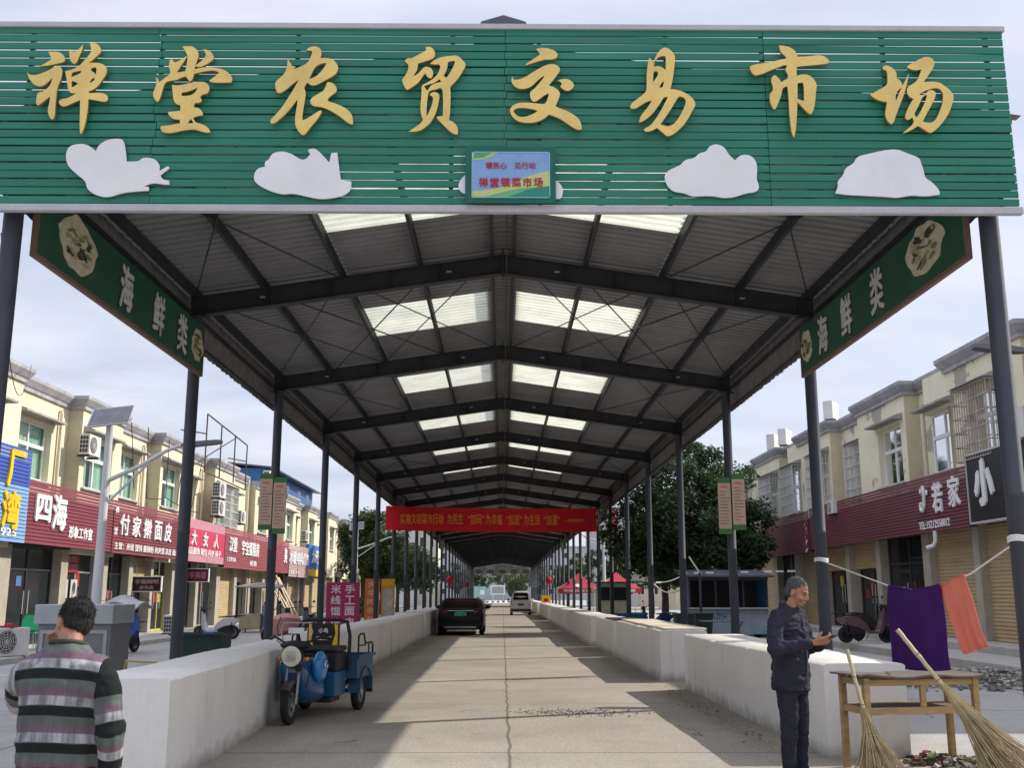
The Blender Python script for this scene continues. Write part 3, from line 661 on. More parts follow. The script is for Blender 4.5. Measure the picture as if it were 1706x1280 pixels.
# ---------------------------------------------------------------- notice boards on the columns
NBG = mat('notice_green', (0.05, 0.16, 0.045), 0.5, var=0.2)
NBP = mat('notice_paper', (0.52, 0.355, 0.26), 0.55, var=0.08)
NBT = mat('notice_ink', (0.10, 0.06, 0.05), 0.6)
NBH = mat('notice_heading', (0.55, 0.16, 0.08), 0.6)
def notice_pair(cx_, cy_, sx, label):
    t = thing('notice_board', label, 'notice board', (cx_, cy_ - 0.16, 2.8))
    ang = -0.12 * sx
    for k, (off, dy_, top) in enumerate(((-0.145, 0.0, 3.96), (0.145, -0.02, 4.03))):
        c = Vector((cx_ + off, cy_ - 0.13 + dy_, 0))
        zc_ = (2.80 + 3.95) / 2 + (0.04 if (k == 1) == (sx > 0) else -0.04)
        p = MB(); p.box(c.x - 0.135, c.x + 0.135, c.y - 0.012, c.y + 0.012, zc_ - 0.58, zc_ + 0.58)
        o = p.build('notice_panel', NBG, t)
        MB().box(c.x - 0.131, c.x + 0.131, c.y - 0.0145, c.y - 0.0125, zc_ - 0.47, zc_ + 0.47).build('paper', NBP, o)
        h_ = MB(); h_.box(c.x - 0.075, c.x + 0.075, c.y - 0.0165, c.y - 0.0145, zc_ + 0.37, zc_ + 0.41); h_.build('heading', NBH, o)
        rr = random.Random(k + 3); l_ = MB()
        for r_ in range(11):
            zz = zc_ + 0.29 - r_ * 0.066; x_ = c.x - 0.09; e_ = c.x + rr.uniform(0.0, 0.095)
            while x_ < e_:
                w_ = rr.uniform(0.012, 0.03); l_.box(x_, x_ + w_, c.y - 0.0165, c.y - 0.0145, zz - 0.008, zz + 0.008); x_ += w_ + 0.008
        l_.build('print_lines', NBT, o)
    MB().box(cx_ - 0.2, cx_ + 0.2, cy_ - 0.115, cy_ - 0.085, 3.0, 3.03).box(cx_ - 0.2, cx_ + 0.2, cy_ - 0.115, cy_ - 0.085, 3.7, 3.73).build('mounting_bar', STEEL, t)
notice_pair(-4.75, Y0 + 12, -1, 'pair of narrow green and pink notice boards on the third left column')
notice_pair(4.75, Y0 + 12, 1, 'pair of narrow green and pink notice boards on the third right column')

# ---------------------------------------------------------------- concrete stall counters
CONC = mat('counter_render', (0.72, 0.69, 0.64), 0.85, var=0.05, scale=0.9, bump=0.22, bscale=7, col2=(0.52, 0.485, 0.435), spots=(1.1, 0.60, 0.90), stretch=(1, 1, 0.6), grain=0.02)
def splash(m, zmax=0.22):
    t = m.node_tree; b = t.nodes['Principled BSDF']; src = b.inputs['Base Color'].links[0].from_socket
    g_ = N(t, 'ShaderNodeNewGeometry'); sp = N(t, 'ShaderNodeSeparateXYZ'); t.links.new(g_.outputs['Position'], sp.inputs[0])
    nz = N(t, 'ShaderNodeTexNoise', Scale=5.0, Detail=6.0); t.links.new(g_.outputs['Position'], nz.inputs['Vector'])
    ad = N(t, 'ShaderNodeMath', operation='MULTIPLY_ADD'); ad.inputs[1].default_value = -0.32; t.links.new(nz.outputs['Fac'], ad.inputs[0]); t.links.new(sp.outputs['Z'], ad.inputs[2])
    mr_ = N(t, 'ShaderNodeMapRange'); mr_.inputs[1].default_value = -0.16; mr_.inputs[2].default_value = 0.02; mr_.inputs[3].default_value = 0.75; mr_.inputs[4].default_value = 0
    t.links.new(ad.outputs[0], mr_.inputs[0])
    x_ = N(t, 'ShaderNodeMix', data_type='RGBA'); x_.inputs[7].default_value = (0.25, 0.22, 0.185, 1)
    t.links.new(mr_.outputs[0], x_.inputs[0]); t.links.new(src, x_.inputs[6]); t.links.new(x_.outputs[2], b.inputs['Base Color'])
def drips(m, col, sc=(5, 5, .35), lo=.56, hi=.78, f=.55):
    """run-down dirt streaks"""
    t = m.node_tree; b = t.nodes['Principled BSDF']; src = b.inputs['Base Color'].links[0].from_socket
    g_ = N(t, 'ShaderNodeNewGeometry'); mp_ = N(t, 'ShaderNodeMapping'); mp_.inputs['Scale'].default_value = sc; t.links.new(g_.outputs['Position'], mp_.inputs[0])
    nz = N(t, 'ShaderNodeTexNoise', Scale=1.0, Detail=7.0, Roughness=.65); t.links.new(mp_.outputs[0], nz.inputs['Vector'])
    mr_ = N(t, 'ShaderNodeMapRange'); mr_.inputs[1].default_value = lo; mr_.inputs[2].default_value = hi; mr_.inputs[3].default_value = 0; mr_.inputs[4].default_value = f; t.links.new(nz.outputs['Fac'], mr_.inputs[0])
    x_ = N(t, 'ShaderNodeMix', data_type='RGBA'); x_.inputs[7].default_value = tuple(col) + (1,); t.links.new(mr_.outputs[0], x_.inputs[0]); t.links.new(src, x_.inputs[6]); t.links.new(x_.outputs[2], b.inputs['Base Color'])
drips(CONC, (.36, .33, .28)); drips(GREEN, (.035, .11, .085), (3.5, 3.5, .25), .58, .85, .6)
splash(CONC)          # mud thrown up along the foot of the counters
def counter(x0, x1, y0, y1, xo0, xo1, h, label, group=None):
    vs = [(x0, y0, 0), (xo0, y0 - 0.0, 0), (xo1, y1, 0), (x1, y1, 0)]
    n = max(14, min(60, int((y1 - y0) / .16))); m_ = MB(); sgn = 1 if xo0 > x0 else -1
    rings = []
    rr = random.Random(int(y0 * 10)); wv = [.010 * math.sin(k * .31 + y0) + rr.uniform(-0.004, 0.004) for k in range(n + 1)]; wt = [.006 * math.sin(k * .23 + y0) + (rr.uniform(-0.003, 0.003) if rr.random() > .12 else rr.uniform(-.016, -.006)) for k in range(n + 1)]
    for i in range(n + 1):
        q = i / n; y = y0 + (y1 - y0) * q; a = x0 + (x1 - x0) * q + wv[i]; b = xo0 + (xo1 - xo0) * q
        pr = [(a, y, -0.02), (a + wv[i] * 0.5, y, h * 0.5), (a, y, h - 0.02 + wt[i]), (a + sgn * 0.025, y, h + wt[i]), ((a + b) / 2, y, h + 0.004), (b - sgn * 0.025, y, h + wt[i]), (b, y, h - 0.02), (b, y, -0.02)]
        rings.append(pr if sgn < 0 else pr[::-1])
    m_.loft(rings)
    o = m_.build('stall_counter', CONC, None, smooth=True)
    c = Vector(((x0 + xo0) / 2, (y0 + y1) / 2, 0))
    for v in o.data.vertices: v.co -= c
    o.location = c
    return tag(o, label, 'stall counter', group)
counter(-2.68, -2.96, 8.62, 17.7, -3.46, -3.62, 0.87, 'white concrete stall counter on the left, nearest, with the blue tricycle parked against it', 'stall counters')
counter(-2.90, -2.80, 18.5, 26.6, -3.65, -3.60, 0.87, 'white concrete stall counter on the left just behind the blue tricycle', 'stall counters')
counter(-2.79, -2.75, 26.8, 36.9, -3.55, -3.5, 0.88, 'long white concrete stall counter on the left leading up to the parked black car', 'stall counters')
counter(-2.70, -2.70, 37.3, 47.5, -3.5, -3.5, 0.92, 'white concrete stall counter on the left, right beside the parked black car', 'stall counters')
for a, b in ((50, 61), (62, 75), (77, 92), (94, 120), (122, 168)):
    counter(-2.7, -2.7, a, b, -3.5, -3.5, 0.88, 'far white concrete stall counter on the left, hidden behind the parked black car', 'stall counters')
counter(3.12, 3.02, 10.28, 17.55, 3.90, 3.95, 0.885, 'white concrete stall counter on the right, nearest, behind the standing man', 'stall counters')
counter(2.86, 2.84, 19.2, 26.4, 3.72, 3.7, 0.89, 'white concrete stall counter on the right with sheets of board laid on its top', 'stall counters')
counter(2.80, 2.78, 26.9, 31.4, 3.6, 3.6, 0.88, 'short white concrete stall counter on the right, third from the entrance', 'stall counters')
counter(2.66, 2.66, 31.8, 44.5, 3.5, 3.5, 0.89, 'long white concrete stall counter on the right, fourth from the entrance', 'stall counters')
counter(2.70, 2.70, 45.2, 61, 3.5, 3.5, 0.88, 'white concrete stall counter on the right, fifth from the entrance, before the white van', 'stall counters')
counter(2.70, 2.70, 62, 80, 3.5, 3.5, 0.88, 'far white concrete stall counter on the right with the white van beside it', 'stall counters')
for a, b in ((82, 110), (112, 140), (142, 168)):
    counter(2.7, 2.7, a, b, 3.5, 3.5, 0.88, 'far white concrete stall counter on the right, beyond the white van', 'stall counters')
m_ = MB()
for k in range(6):
    y = 19.3 + k * 1.15; rr = random.Random(k); m_.box(2.92 + rr.uniform(0, .06), 3.74, y, y + rr.uniform(1.0, 1.12), 0.90, 0.925 + rr.uniform(0, .01))
o = m_.build('cardboard_sheets', mat('cardboard', (0.66, 0.59, 0.47), 0.85, var=0.2), None); tag(o, 'flattened cardboard sheets lying on the second right counter', 'cardboard')
o = MB().box(2.84, 3.7, 26.92, 29.2, 0.886, 0.91).build('black_mat', mat('black_sheet', (0.02, 0.02, 0.022), 0.7), None, bevel=0.01); tag(o, 'thin black mat lying on top of the third right counter', 'mat')
# ---------------------------------------------------------------- shop rows
CREAM_L = mat('cream_wall', (0.72, 0.655, 0.475), 0.85, var=0.07, scale=0.8, bump=0.12, bscale=18, col2=(0.50, 0.43, 0.30), spots=(0.7, 0.62, 0.80), stretch=(1, 1, 0.35))
CREAM_R = mat('peeling_cream_wall', (0.78, 0.72, 0.53), 0.85, var=0.07, scale=0.8, bump=0.15, bscale=18, col2=(0.40, 0.36, 0.30), spots=(0.62, 0.585, 0.595))
OLIVE_SHADE = mat('shaded_olive_pilaster', (0.52, 0.48, 0.33), 0.85, var=0.12)  # wall cream with the shade of the block returns mixed into the colour
for m_ in (CREAM_L, CREAM_R): drips(m_, (.40, .35, .26), (2.6, 2.6, .22), .54, .80, .55)
CORN = mat('cornice_stone', (0.37, 0.36, 0.37), 0.85, var=0.22, scale=1.8, bump=0.2, col2=(0.20, 0.195, 0.20), spots=(2.2, 0.52, 0.75))
HOOD = mat('window_hood', (0.33, 0.315, 0.29), 0.85, var=0.25, scale=2)
WFR = mat('window_frame', (0.74, 0.76, 0.75), 0.4, var=0.05)
REVEAL = mat('window_reveal', (0.42, 0.42, 0.41), 0.85, var=0.12)
CURT = mat('green_curtain', (0.48, 0.66, 0.57), 0.8, var=0.22, scale=5, stretch=(1, 6, 0.3))
GLASS_D = mat('dark_shop_glass', (0.016, 0.021, 0.023), 0.12, var=0.3, scale=0.6, spec=0.5, grain=0)
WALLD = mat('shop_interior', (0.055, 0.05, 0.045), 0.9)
SHUT = mat('tan_shutter', (0.47, 0.355, 0.20), 0.5, var=0.13, scale=1.2, stretch=(1, 1, 4), col2=(0.28, 0.21, 0.13), spots=(1.3, 0.6, 0.85))
PIER = mat('shop_pier', (0.40, 0.36, 0.29), 0.8, var=0.15)
IRON = mat('window_bar_white', (0.55, 0.55, 0.56), 0.5, var=0.15)
RUST = mat('window_bar_rust', (0.42, 0.35, 0.30), 0.7, var=0.3)
PVC = mat('drain_pipe_plastic', (0.66, 0.60, 0.44), 0.5, var=0.08)
def glass_mat(name, col, rough=0.06):
    if name in MATS: return MATS[name]
    m = bpy.data.materials.new(name); m.use_nodes = True; t = m.node_tree
    for n in list(t.nodes): t.nodes.remove(n)
    o = N(t, 'ShaderNodeOutputMaterial'); tr = N(t, 'ShaderNodeBsdfTransparent'); tr.inputs[0].default_value = tuple(col) + (1,)
    gl = N(t, 'ShaderNodeBsdfGlossy', Roughness=rough); fr = N(t, 'ShaderNodeFresnel', IOR=1.28)
    nz = N(t, 'ShaderNodeTexNoise', Scale=1.4); tcn = N(t, 'ShaderNodeTexCoord'); t.links.new(tcn.outputs['Object'], nz.inputs['Vector'])
    bp = N(t, 'ShaderNodeBump', Strength=0.05, Distance=0.05); t.links.new(nz.outputs['Fac'], bp.inputs['Height']); t.links.new(bp.outputs[0], gl.inputs['Normal'])
    ms = N(t, 'ShaderNodeMixShader'); ad = N(t, 'ShaderNodeMath', operation='ADD'); ad.inputs[1].default_value = 0.03; ad.use_clamp = True
    t.links.new(fr.outputs[0], ad.inputs[0]); t.links.new(ad.outputs[0], ms.inputs[0]); t.links.new(tr.outputs[0], ms.inputs[1]); t.links.new(gl.outputs[0], ms.inputs[2]); t.links.new(ms.outputs[0], o.inputs[0])
    MATS[name] = m; return m
GLASS = glass_mat('window_glass', (0.80, 0.90, 0.86))

PAPERS = [mat('paper_white', (.55, .54, .50), .8), mat('paper_red', (.36, .03, .03), .8), mat('paper_yellow', (.55, .42, .08), .8), mat('paper_blue', (.08, .20, .42), .8), mat('paper_grey', (.30, .30, .29), .8)]
class Row:
    """a two-storey shop row along the street; side = -1 left of the market, +1 right"""
    def __init__(s, t, side, X, wallmat):
        s.t = t; s.side = side; s.X = X; s.wm = wallmat
    def x(s, d): return s.X + s.side * d          # d metres behind the facade line
    def bx(s, mb, d0, d1, y0, y1, z0, z1):
        a, b = s.x(d0), s.x(d1)
        mb.box(min(a, b), max(a, b), y0, y1, z0, z1)
    def upper(s, mb, d, y0, y1, z0, z1, openings):
        """wall strip d..d+.3 behind the facade with window openings left out"""
        y = y0
        for (a, b, c, e) in sorted(openings):
            if a > y: s.bx(mb, d, d + 0.3, y, a, z0, z1)
            s.bx(mb, d, d + 0.3, a, b, z0, c); s.bx(mb, d, d + 0.3, a, b, e, z1); y = b
        if y1 > y: s.bx(mb, d, d + 0.3, y, y1, z0, z1)
    def window(s, d, y0, y1, z0, z1, hood=True, bars=None, curtain=True, detail=True):
        f = MB(); w = 0.075; dd = d + 0.17
        s.bx(f, dd, dd + 0.05, y0, y1, z0, z0 + w); s.bx(f, dd, dd + 0.05, y0, y1, z1 - w, z1)
        s.bx(f, dd, dd + 0.05, y0, y0 + w, z0 + w, z1 - w); s.bx(f, dd, dd + 0.05, y1 - w, y1, z0 + w, z1 - w)
        zm = z0 + (z1 - z0) * 0.60; ym = (y0 + y1) / 2
        s.bx(f, dd - 0.004, dd + 0.05, y0 + w, y1 - w, zm - 0.055, zm + 0.055)
        s.bx(f, dd - 0.002, dd + 0.05, ym - 0.04, ym + 0.04, z0 + w, zm - 0.055); s.bx(f, dd - 0.002, dd + 0.05, ym - 0.03, ym + 0.03, zm + 0.055, z1 - w)
        wo = f.build('window', WFR, s.t)
        g_ = MB(); xg = s.x(dd + 0.03)
        g_.add([(xg, y0 + w, z0 + w), (xg, y1 - w, z0 + w), (xg, y1 - w, z1 - w), (xg, y0 + w, z1 - w)], [(0, 1, 2, 3)]); g_.build('pane', GLASS, wo)
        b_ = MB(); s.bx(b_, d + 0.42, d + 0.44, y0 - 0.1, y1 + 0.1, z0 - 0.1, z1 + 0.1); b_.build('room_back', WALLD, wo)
        if curtain:
            c_ = MB(); n = 24; vs = []; fs = []
            parts = [(y0, y0 + (y1 - y0) * random.uniform(0.36, 0.49)), (y1 - (y1 - y0) * random.uniform(0.36, 0.49), y1)]
            for (a, b) in parts:
                k0 = len(vs)
                for i in range(n + 1):
                    yy = a + (b - a) * i / n; xx = s.x(dd + 0.13 + 0.025 * math.sin(i * 1.9))
                    vs += [(xx, yy, z0), (xx, yy, z1)]
                fs += [(k0 + 2 * i, k0 + 2 * i + 1, k0 + 2 * i + 3, k0 + 2 * i + 2) for i in range(n)]
            c_.add(vs, fs); c_.build('curtain', CURT, wo)
        sl = MB(); s.bx(sl, d - 0.09, d + 0.16, y0 - 0.12, y1 + 0.12, z0 - 0.07, z0 - 0.002); sl.build('sill', REVEAL, wo, bevel=0.01)
        if hood:
            h_ = MB(); a, b = s.x(d - 0.34), s.x(d + 0.0)
            h_.add([(b, y0 - 0.22, z1 + 0.28), (b, y1 + 0.22, z1 + 0.28), (a, y1 + 0.22, z1 + 0.16), (a, y0 - 0.22, z1 + 0.16), (b, y0 - 0.22, z1 + 0.10), (b, y1 + 0.22, z1 + 0.10), (a, y1 + 0.22, z1 + 0.10), (a, y0 - 0.22, z1 + 0.10)],
                   [(0, 1, 2, 3), (7, 6, 5, 4), (0, 3, 7, 4), (1, 5, 6, 2), (3, 2, 6, 7), (0, 4, 5, 1)])
            h_.build('hood', HOOD, wo)
        if bars:
            c_ = MB(); dp = 0.36; n = int((y1 - y0 + 0.3) / 0.13); ya, yb = y0 - 0.15, y1 + 0.15; za, zb = z0 - 0.12, z1 + 0.05
            for i in range(n + 1):
                yy = ya + (yb - ya) * i / n
                c_.bar((s.x(d - dp), yy, za), (s.x(d - dp), yy, zb), 0.02, 0.02, up=(0, 1, 0))
            for k in range(6):
                zz = za + (zb - za) * k / 5
                c_.bar((s.x(d - dp - 0.015), ya, zz), (s.x(d - dp - 0.015), yb, zz), 0.03, 0.025)
                for yy in (ya, yb): c_.bar((s.x(d - dp), yy, zz), (s.x(d), yy, zz), 0.025, 0.025)
            for yy in (ya, yb):
                for q in (0.33, 0.66): c_.bar((s.x(d - dp * q), yy, za), (s.x(d - dp * q), yy, zb), 0.018, 0.018, up=(0, 1, 0))
            c_.build('window_grille', bars, wo)
            r_ = MB(); a, b = s.x(d - dp - 0.1), s.x(d)
            r_.add([(b, ya - .05, zb + .14), (b, yb + .05, zb + .14), (a, yb + .05, zb + .03), (a, ya - .05, zb + .03)], [(0, 1, 2, 3)]); r_.build('grille_roof', HOOD, wo)
        return wo
    def shutter(s, d, y0, y1, z0, z1):
        vs = []; fs = []; z = z0; k = 0
        while z < z1:
            xx = s.x(d - (0.022 if k % 2 else 0.0)); vs += [(xx, y0, z), (xx, y1, z)]
            if k: fs.append((2 * k - 2, 2 * k - 1, 2 * k + 1, 2 * k))
            z += 0.02 if k % 2 == 0 else 0.075; k += 1
        return MB().add(vs, fs).build('roller_shutter', SHUT, s.t)
    def glassfront(s, d, y0, y1, z0, z1, frame, n=2):
        f = MB(); w = 0.06
        s.bx(f, d, d + 0.06, y0, y1, z1 - w, z1); s.bx(f, d, d + 0.06, y0, y1, z0, z0 + 0.08); zt = z0 + 2.05
        s.bx(f, d, d + 0.06, y0 + w, y1 - w, zt, zt + 0.06)
        for i in range(n + 1):
            yy = y0 + (y1 - y0 - w) * i / n; s.bx(f, d - 0.004, d + 0.055, yy, yy + w, z0 + 0.08, z1 - w)
        o = f.build('shop_door', frame, s.t)
        p = MB(); xg = s.x(d + 0.03); p.add([(xg, y0, z0), (xg, y1, z0), (xg, y1, z1), (xg, y0, z1)], [(0, 1, 2, 3)]); p.build('glass', GLASS_D, o)
        for k in range(random.choice((1, 2, 3))):
            yy = random.uniform(y0 + .2, y1 - .5); zz = random.uniform(z0 + .9, z0 + 1.7); c_ = random.choice(PAPERS)
            q = MB(); s.bx(q, d + .022, d + .026, yy, yy + random.uniform(.2, .4), zz, zz + random.uniform(.25, .45)); q.build('paper_notice', c_, o)
        h_ = MB()
        for i in range(1, n):
            yy = y0 + (y1 - y0 - w) * i / n
            for e in (-0.13, 0.19): h_.tube([(s.x(d - 0.03), yy + e, z0 + 0.85), (s.x(d - 0.03), yy + e, z0 + 1.5)], 0.016, 6)
        if n > 1: h_.build('door_handle', MATS['grey_trim'], o)
        return o
    def cornice_run(s, y_first, unit, nunit, proj, rec, z):
        """one moulded cornice following the stepped facade, mitred at each corner"""
        pr = [(0.0, z - 0.16), (0.07, z - 0.16), (0.07, z - 0.06), (0.11, z - 0.02), (0.21, z + 0.14), (0.21, z + 0.24), (-0.25, z + 0.24), (-0.25, z - 0.16)]
        rings = []
        for k in range(nunit):
            a = y_first + unit * k
            for (y, sy, d) in ((a, -1, 0.0), (a + proj, 1, 0.0), (a + proj, 1, rec), (a + unit, -1, rec)):
                if k == 0 and y == a and d == 0: sy = 0
                if k == nunit - 1 and y == a + unit: sy = 0
                rings.append([Vector((s.x(d - o), y + sy * o, zz)) for o, zz in pr])
        if s.side > 0: rings = rings[::-1]
        return MB().loft(rings)
def plain(mb): return mb

DARKFR = mat('dark_door_frame', (0.05, 0.048, 0.045), 0.4)
YELFR = mat('yellow_door_frame', (0.55, 0.47, 0.10), 0.45, var=0.15)
ALU = mat('aluminium_frame', (0.42, 0.42, 0.42), 0.35, 0.3)
# ---- left rows
def left_row(name, label, Y0_, n, ztop, wm, wins, blocks):
    t = thing(name, label, 'shop building', (-13.0, Y0_, 0.1))
    r = Row(t, -1, -13.0, wm)
    return t, r
LT = thing('shop_building', 'cream two-storey shop row on the left with maroon signs, nearest the camera', 'building', (-13.0, 24.0, 0.1))
LR = Row(LT, -1, -13.0, CREAM_L)
UL = 7.5
def stepped(row, y_first, nunit, zt, wm, win_specs, unit=UL, proj=3.4, z0=2.75, rec=0.45, first_rec=False, pil=OLIVE_SHADE):
    wb = MB()
    for k in range(nunit):
        a = y_first + unit * k
        wins = [w for w in win_specs if a <= w[0] < a + unit]
        op1 = [w[:4] for w in wins if w[0] < a + proj]; op2 = [w[:4] for w in wins if w[0] >= a + proj]
        row.upper(wb, 0.0, a, a + proj, z0, zt, op1)
        row.upper(wb, rec, a + proj, a + unit, z0, zt, op2)
        # return walls of the projecting block, shade put into their darker colour
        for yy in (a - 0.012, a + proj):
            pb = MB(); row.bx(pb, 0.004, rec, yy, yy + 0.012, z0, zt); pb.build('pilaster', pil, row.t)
    row.bx(wb, rec + 0.31, rec + 0.5, y_first, y_first + unit * nunit, z0, zt)      # inner leaf
    row.bx(wb, 0.3, 9.0, y_first - 0.2, y_first, 0.1, zt + 0.2); row.bx(wb, 0.3, 9.0, y_first + unit * nunit, y_first + unit * nunit + 0.2, 0.1, zt + 0.2)
    row.bx(wb, rec + 0.5, 9.0, y_first, y_first + unit * nunit, zt - 0.2, zt)
    wb.build('wall', wm, row.t); row.cornice_run(y_first, unit, nunit, proj, rec, zt).build('cornice', CORN, row.t)
    for w in win_specs:
        k = int((w[0] - y_first) // unit); d = 0.0 if w[0] < y_first + unit * k + proj else rec
        row.window(d, *w[:4], bars=w[4] if len(w) > 4 else None)
Lw = [(24.35, 26.4, 4.72, 6.33), (28.3, 30.5, 4.76, 6.42), (31.95, 34.2, 4.78, 6.40), (36.0, 38.0, 4.88, 6.50), (39.4, 41.5, 4.82, 6.46), (43.2, 45.2, 4.75, 6.35), (47.1, 49.4, 4.7, 6.35, IRON), (51.0, 52.6, 4.75, 6.35)]
stepped(LR, 24.1, 4, 7.32, CREAM_L, [w for w in Lw])
# ground floor of the left row
def ground_floor(row, y0, y1, z0, z1, bays, d=0.55):
    w = MB()
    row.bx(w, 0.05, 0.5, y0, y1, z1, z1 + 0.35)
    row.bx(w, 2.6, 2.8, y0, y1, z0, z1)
    ys = sorted([b[0] for b in bays] + [b[1] for b in bays]); y = y0
    for b in sorted(bays) + [(y1, y1)]:
        if b[0] > y + 0.02:
            pr = MB(); row.bx(pr, 0.12, 0.7, y, b[0], z0, z1); pr.build('pier', PIER, row.t, bevel=0.01)
        y = b[1]
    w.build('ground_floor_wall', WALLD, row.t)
    for b in bays:
        if b[2] == 'shutter': row.shutter(0.35, b[0], b[1], z0, z1)
        elif b[2] == 'half':
            row.shutter(0.35, b[0], b[1], z0 + 2.0, z1); row.glassfront(0.5, b[0], b[1], z0, z0 + 2.0, DARKFR, 2)
        elif b[2] == 'yellow': row.glassfront(0.4, b[0], b[1], z0, z1, YELFR, 3)
        elif b[2] == 'alu': row.glassfront(0.4, b[0], b[1], z0, z1, ALU, 2)
        else: row.glassfront(0.4, b[0], b[1], z0, z1, DARKFR, 2)
ground_floor(LR, 24.0, 54.1, 0.14, 2.85, [(24.3, 26.9, 'shutter'), (28.0, 31.2, 'dark'), (31.7, 34.2, 'alu'), (34.9, 36.9, 'dark'), (37.3, 39.2, 'half'), (39.5, 41.7, 'yellow'), (42.3, 45.0, 'dark'), (45.4, 48.2, 'alu'), (48.8, 51.4, 'shutter'), (51.9, 53.9, 'half')])
for y in (30.9, 38.3, 45.9):
    MB().tube([(-13.36, y, 3.0), (-13.36, y, 6.9), (-13.40, y, 7.0)], 0.055, 8).build('drain_pipe', PVC, LT, smooth=True)
LT2 = thing('shop_building', 'pale cream left shop row whose roof carries a blue metal shed', 'building', (-13.0, 54.3, 0.1))
LR2 = Row(LT2, -1, -13.0, CREAM_L)
stepped(LR2, 54.4, 3, 7.15, mat('pale_cream_wall', (0.70, 0.64, 0.47), 0.85, var=0.07, bump=0.1), [(55.2, 57.2, 4.75, 6.35), (58.5, 60.2, 4.75, 6.35), (62.5, 64.4, 4.75, 6.35), (66.2, 68.0, 4.75, 6.3), (70.0, 71.8, 4.75, 6.3), (73.5, 75.3, 4.75, 6.3)])
ground_floor(LR2, 54.3, 77, 0.14, 2.85, [(54.7, 57.4, 'half'), (58, 60.8, 'shutter'), (61.3, 64, 'dark'), (64.5, 67.6, 'shutter'), (68.1, 69.4, 'dark'), (69.8, 72.6, 'shutter'), (73.2, 76.2, 'shutter')])
m_ = MB(); m_.box(-17.5, -13.9, 60, 75.5, 7.2, 8.75)
sh = m_.build('roof_shed', mat('blue_sheet', (0.035, 0.115, 0.34), 0.5, var=0.15, stretch=(1, 5, 1)), LT2)
m_ = MB(); m_.add([(-18, 59.6, 9.2), (-18, 76, 9.2), (-13.3, 76, 8.72), (-13.3, 59.6, 8.72), (-18, 59.6, 9.27), (-18, 76, 9.27), (-13.3, 76, 8.79), (-13.3, 59.6, 8.79)], [(3, 2, 1, 0), (4, 5, 6, 7), (0, 1, 5, 4), (1, 2, 6, 5), (2, 3, 7, 6), (3, 0, 4, 7)]).build('shed_roof', mat('shed_roof', (0.10, 0.12, 0.17), 0.5), sh)
m_ = MB()
for y in (62.5, 66, 70, 73): m_.box(-13.92, -13.89, y, y + 1.1, 7.7, 8.4)
m_.build('shed_window', GLASS_D, sh)
LT3 = thing('shop_building', 'distant cream shop row on the left half hidden by dark trees', 'building', (-13.0, 77.5, 0.1))
LR3 = Row(LT3, -1, -13.0, CREAM_L)
stepped(LR3, 77.6, 4, 7.3, MATS['pale_cream_wall'], [(78.4, 80.2, 4.75, 6.3), (82.0, 84, 4.75, 6.3), (86, 88, 4.75, 6.3), (90, 92, 4.75, 6.3), (93.6, 95.4, 4.75, 6.3)])
ground_floor(LR3, 77.5, 107.5, 0.14, 2.85, [(78, 81, 'shutter'), (82, 85, 'dark'), (86, 89, 'shutter'), (90, 93, 'dark'), (94, 97, 'shutter'), (98, 101, 'dark'), (102, 106, 'shutter')])

# ---- right row
RT = thing('shop_building', 'cream two-storey shop row on the right with peeling paint and maroon sign band', 'building', (12.0, 19.0, 0.38))
RR_ = Row(RT, 1, 12.0, CREAM_R)
Rw = [(20.6, 22.4, 4.9, 6.62, RUST), (24.4, 26.0, 4.95, 6.62, RUST), (27.0, 28.75, 4.82, 6.5), (30.6, 32.5, 4.84, 6.62), (34.3, 36.0, 4.82, 6.6, IRON), (37.7, 39.2, 4.82, 6.6, IRON), (41.3, 43.0, 4.82, 6.6, IRON), (44.8, 46.6, 4.85, 6.6, IRON), (48.6, 50.2, 4.85, 6.6)]
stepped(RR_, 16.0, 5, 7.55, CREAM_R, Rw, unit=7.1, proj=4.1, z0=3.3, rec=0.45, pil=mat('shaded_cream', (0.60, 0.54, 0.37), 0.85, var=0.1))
ground_floor(RR_, 16.0, 51.5, 0.38, 3.3, [(16.5, 19.5, 'shutter'), (20, 23.3, 'shutter'), (23.7, 26.4, 'shutter'), (26.75, 29.5, 'shutter'), (30.0, 33.4, 'dark'), (33.8, 36.4, 'half'), (36.8, 39.6, 'half'), (40.2, 42.6, 'shutter'), (43.2, 46.0, 'dark'), (46.6, 50, 'shutter')])
for y in (29.9, 37.0): MB().tube([(12.40, y, 3.4), (12.40, y, 6.95), (12.43, y, 7.05)], 0.06, 8).build('drain_pipe', PVC, RT, smooth=True)
MB().tube([(11.62, 27.8, 3.2), (11.62, 27.8, 2.95), (11.58, 27.85, 2.82), (11.46, 28.0, 2.76)], 0.055, 8).build('waste_pipe', MATS['window_frame'], RT, smooth=True)
g_ = MB()
for k in range(9):
    y = 30.25 + k * 0.14; g_.bar((12.3, y, 0.4), (12.3, y, 2.6), 0.02, 0.02, up=(0, 1, 0))
for z in (0.45, 1.5, 2.6): g_.bar((12.29, 30.2, z), (12.29, 31.45, z), 0.03, 0.03)
g_.build('grille_door', DARKFR, RT)
RT2 = thing('shop_building', 'lower cream building with a dark flat roof at the far end of the right row', 'building', (12.0, 52, 0.2))
RR2 = Row(RT2, 1, 12.3, CREAM_R)
w_ = MB(); RR2.upper(w_, 0, 51.8, 66, 0.2, 7.0, [(53.5, 55.3, 4.9, 6.4), (57, 59, 4.9, 6.4), (61, 63, 4.9, 6.4)]); RR2.bx(w_, 0.3, 8, 51.8, 52.0, 0.2, 7.0); RR2.bx(w_, 0.3, 8, 65.8, 66, 0.2, 7.0); RR2.bx(w_, 0.5, 0.7, 51.8, 66, .2, 7.0)
w_.build('wall', CREAM_R, RT2)
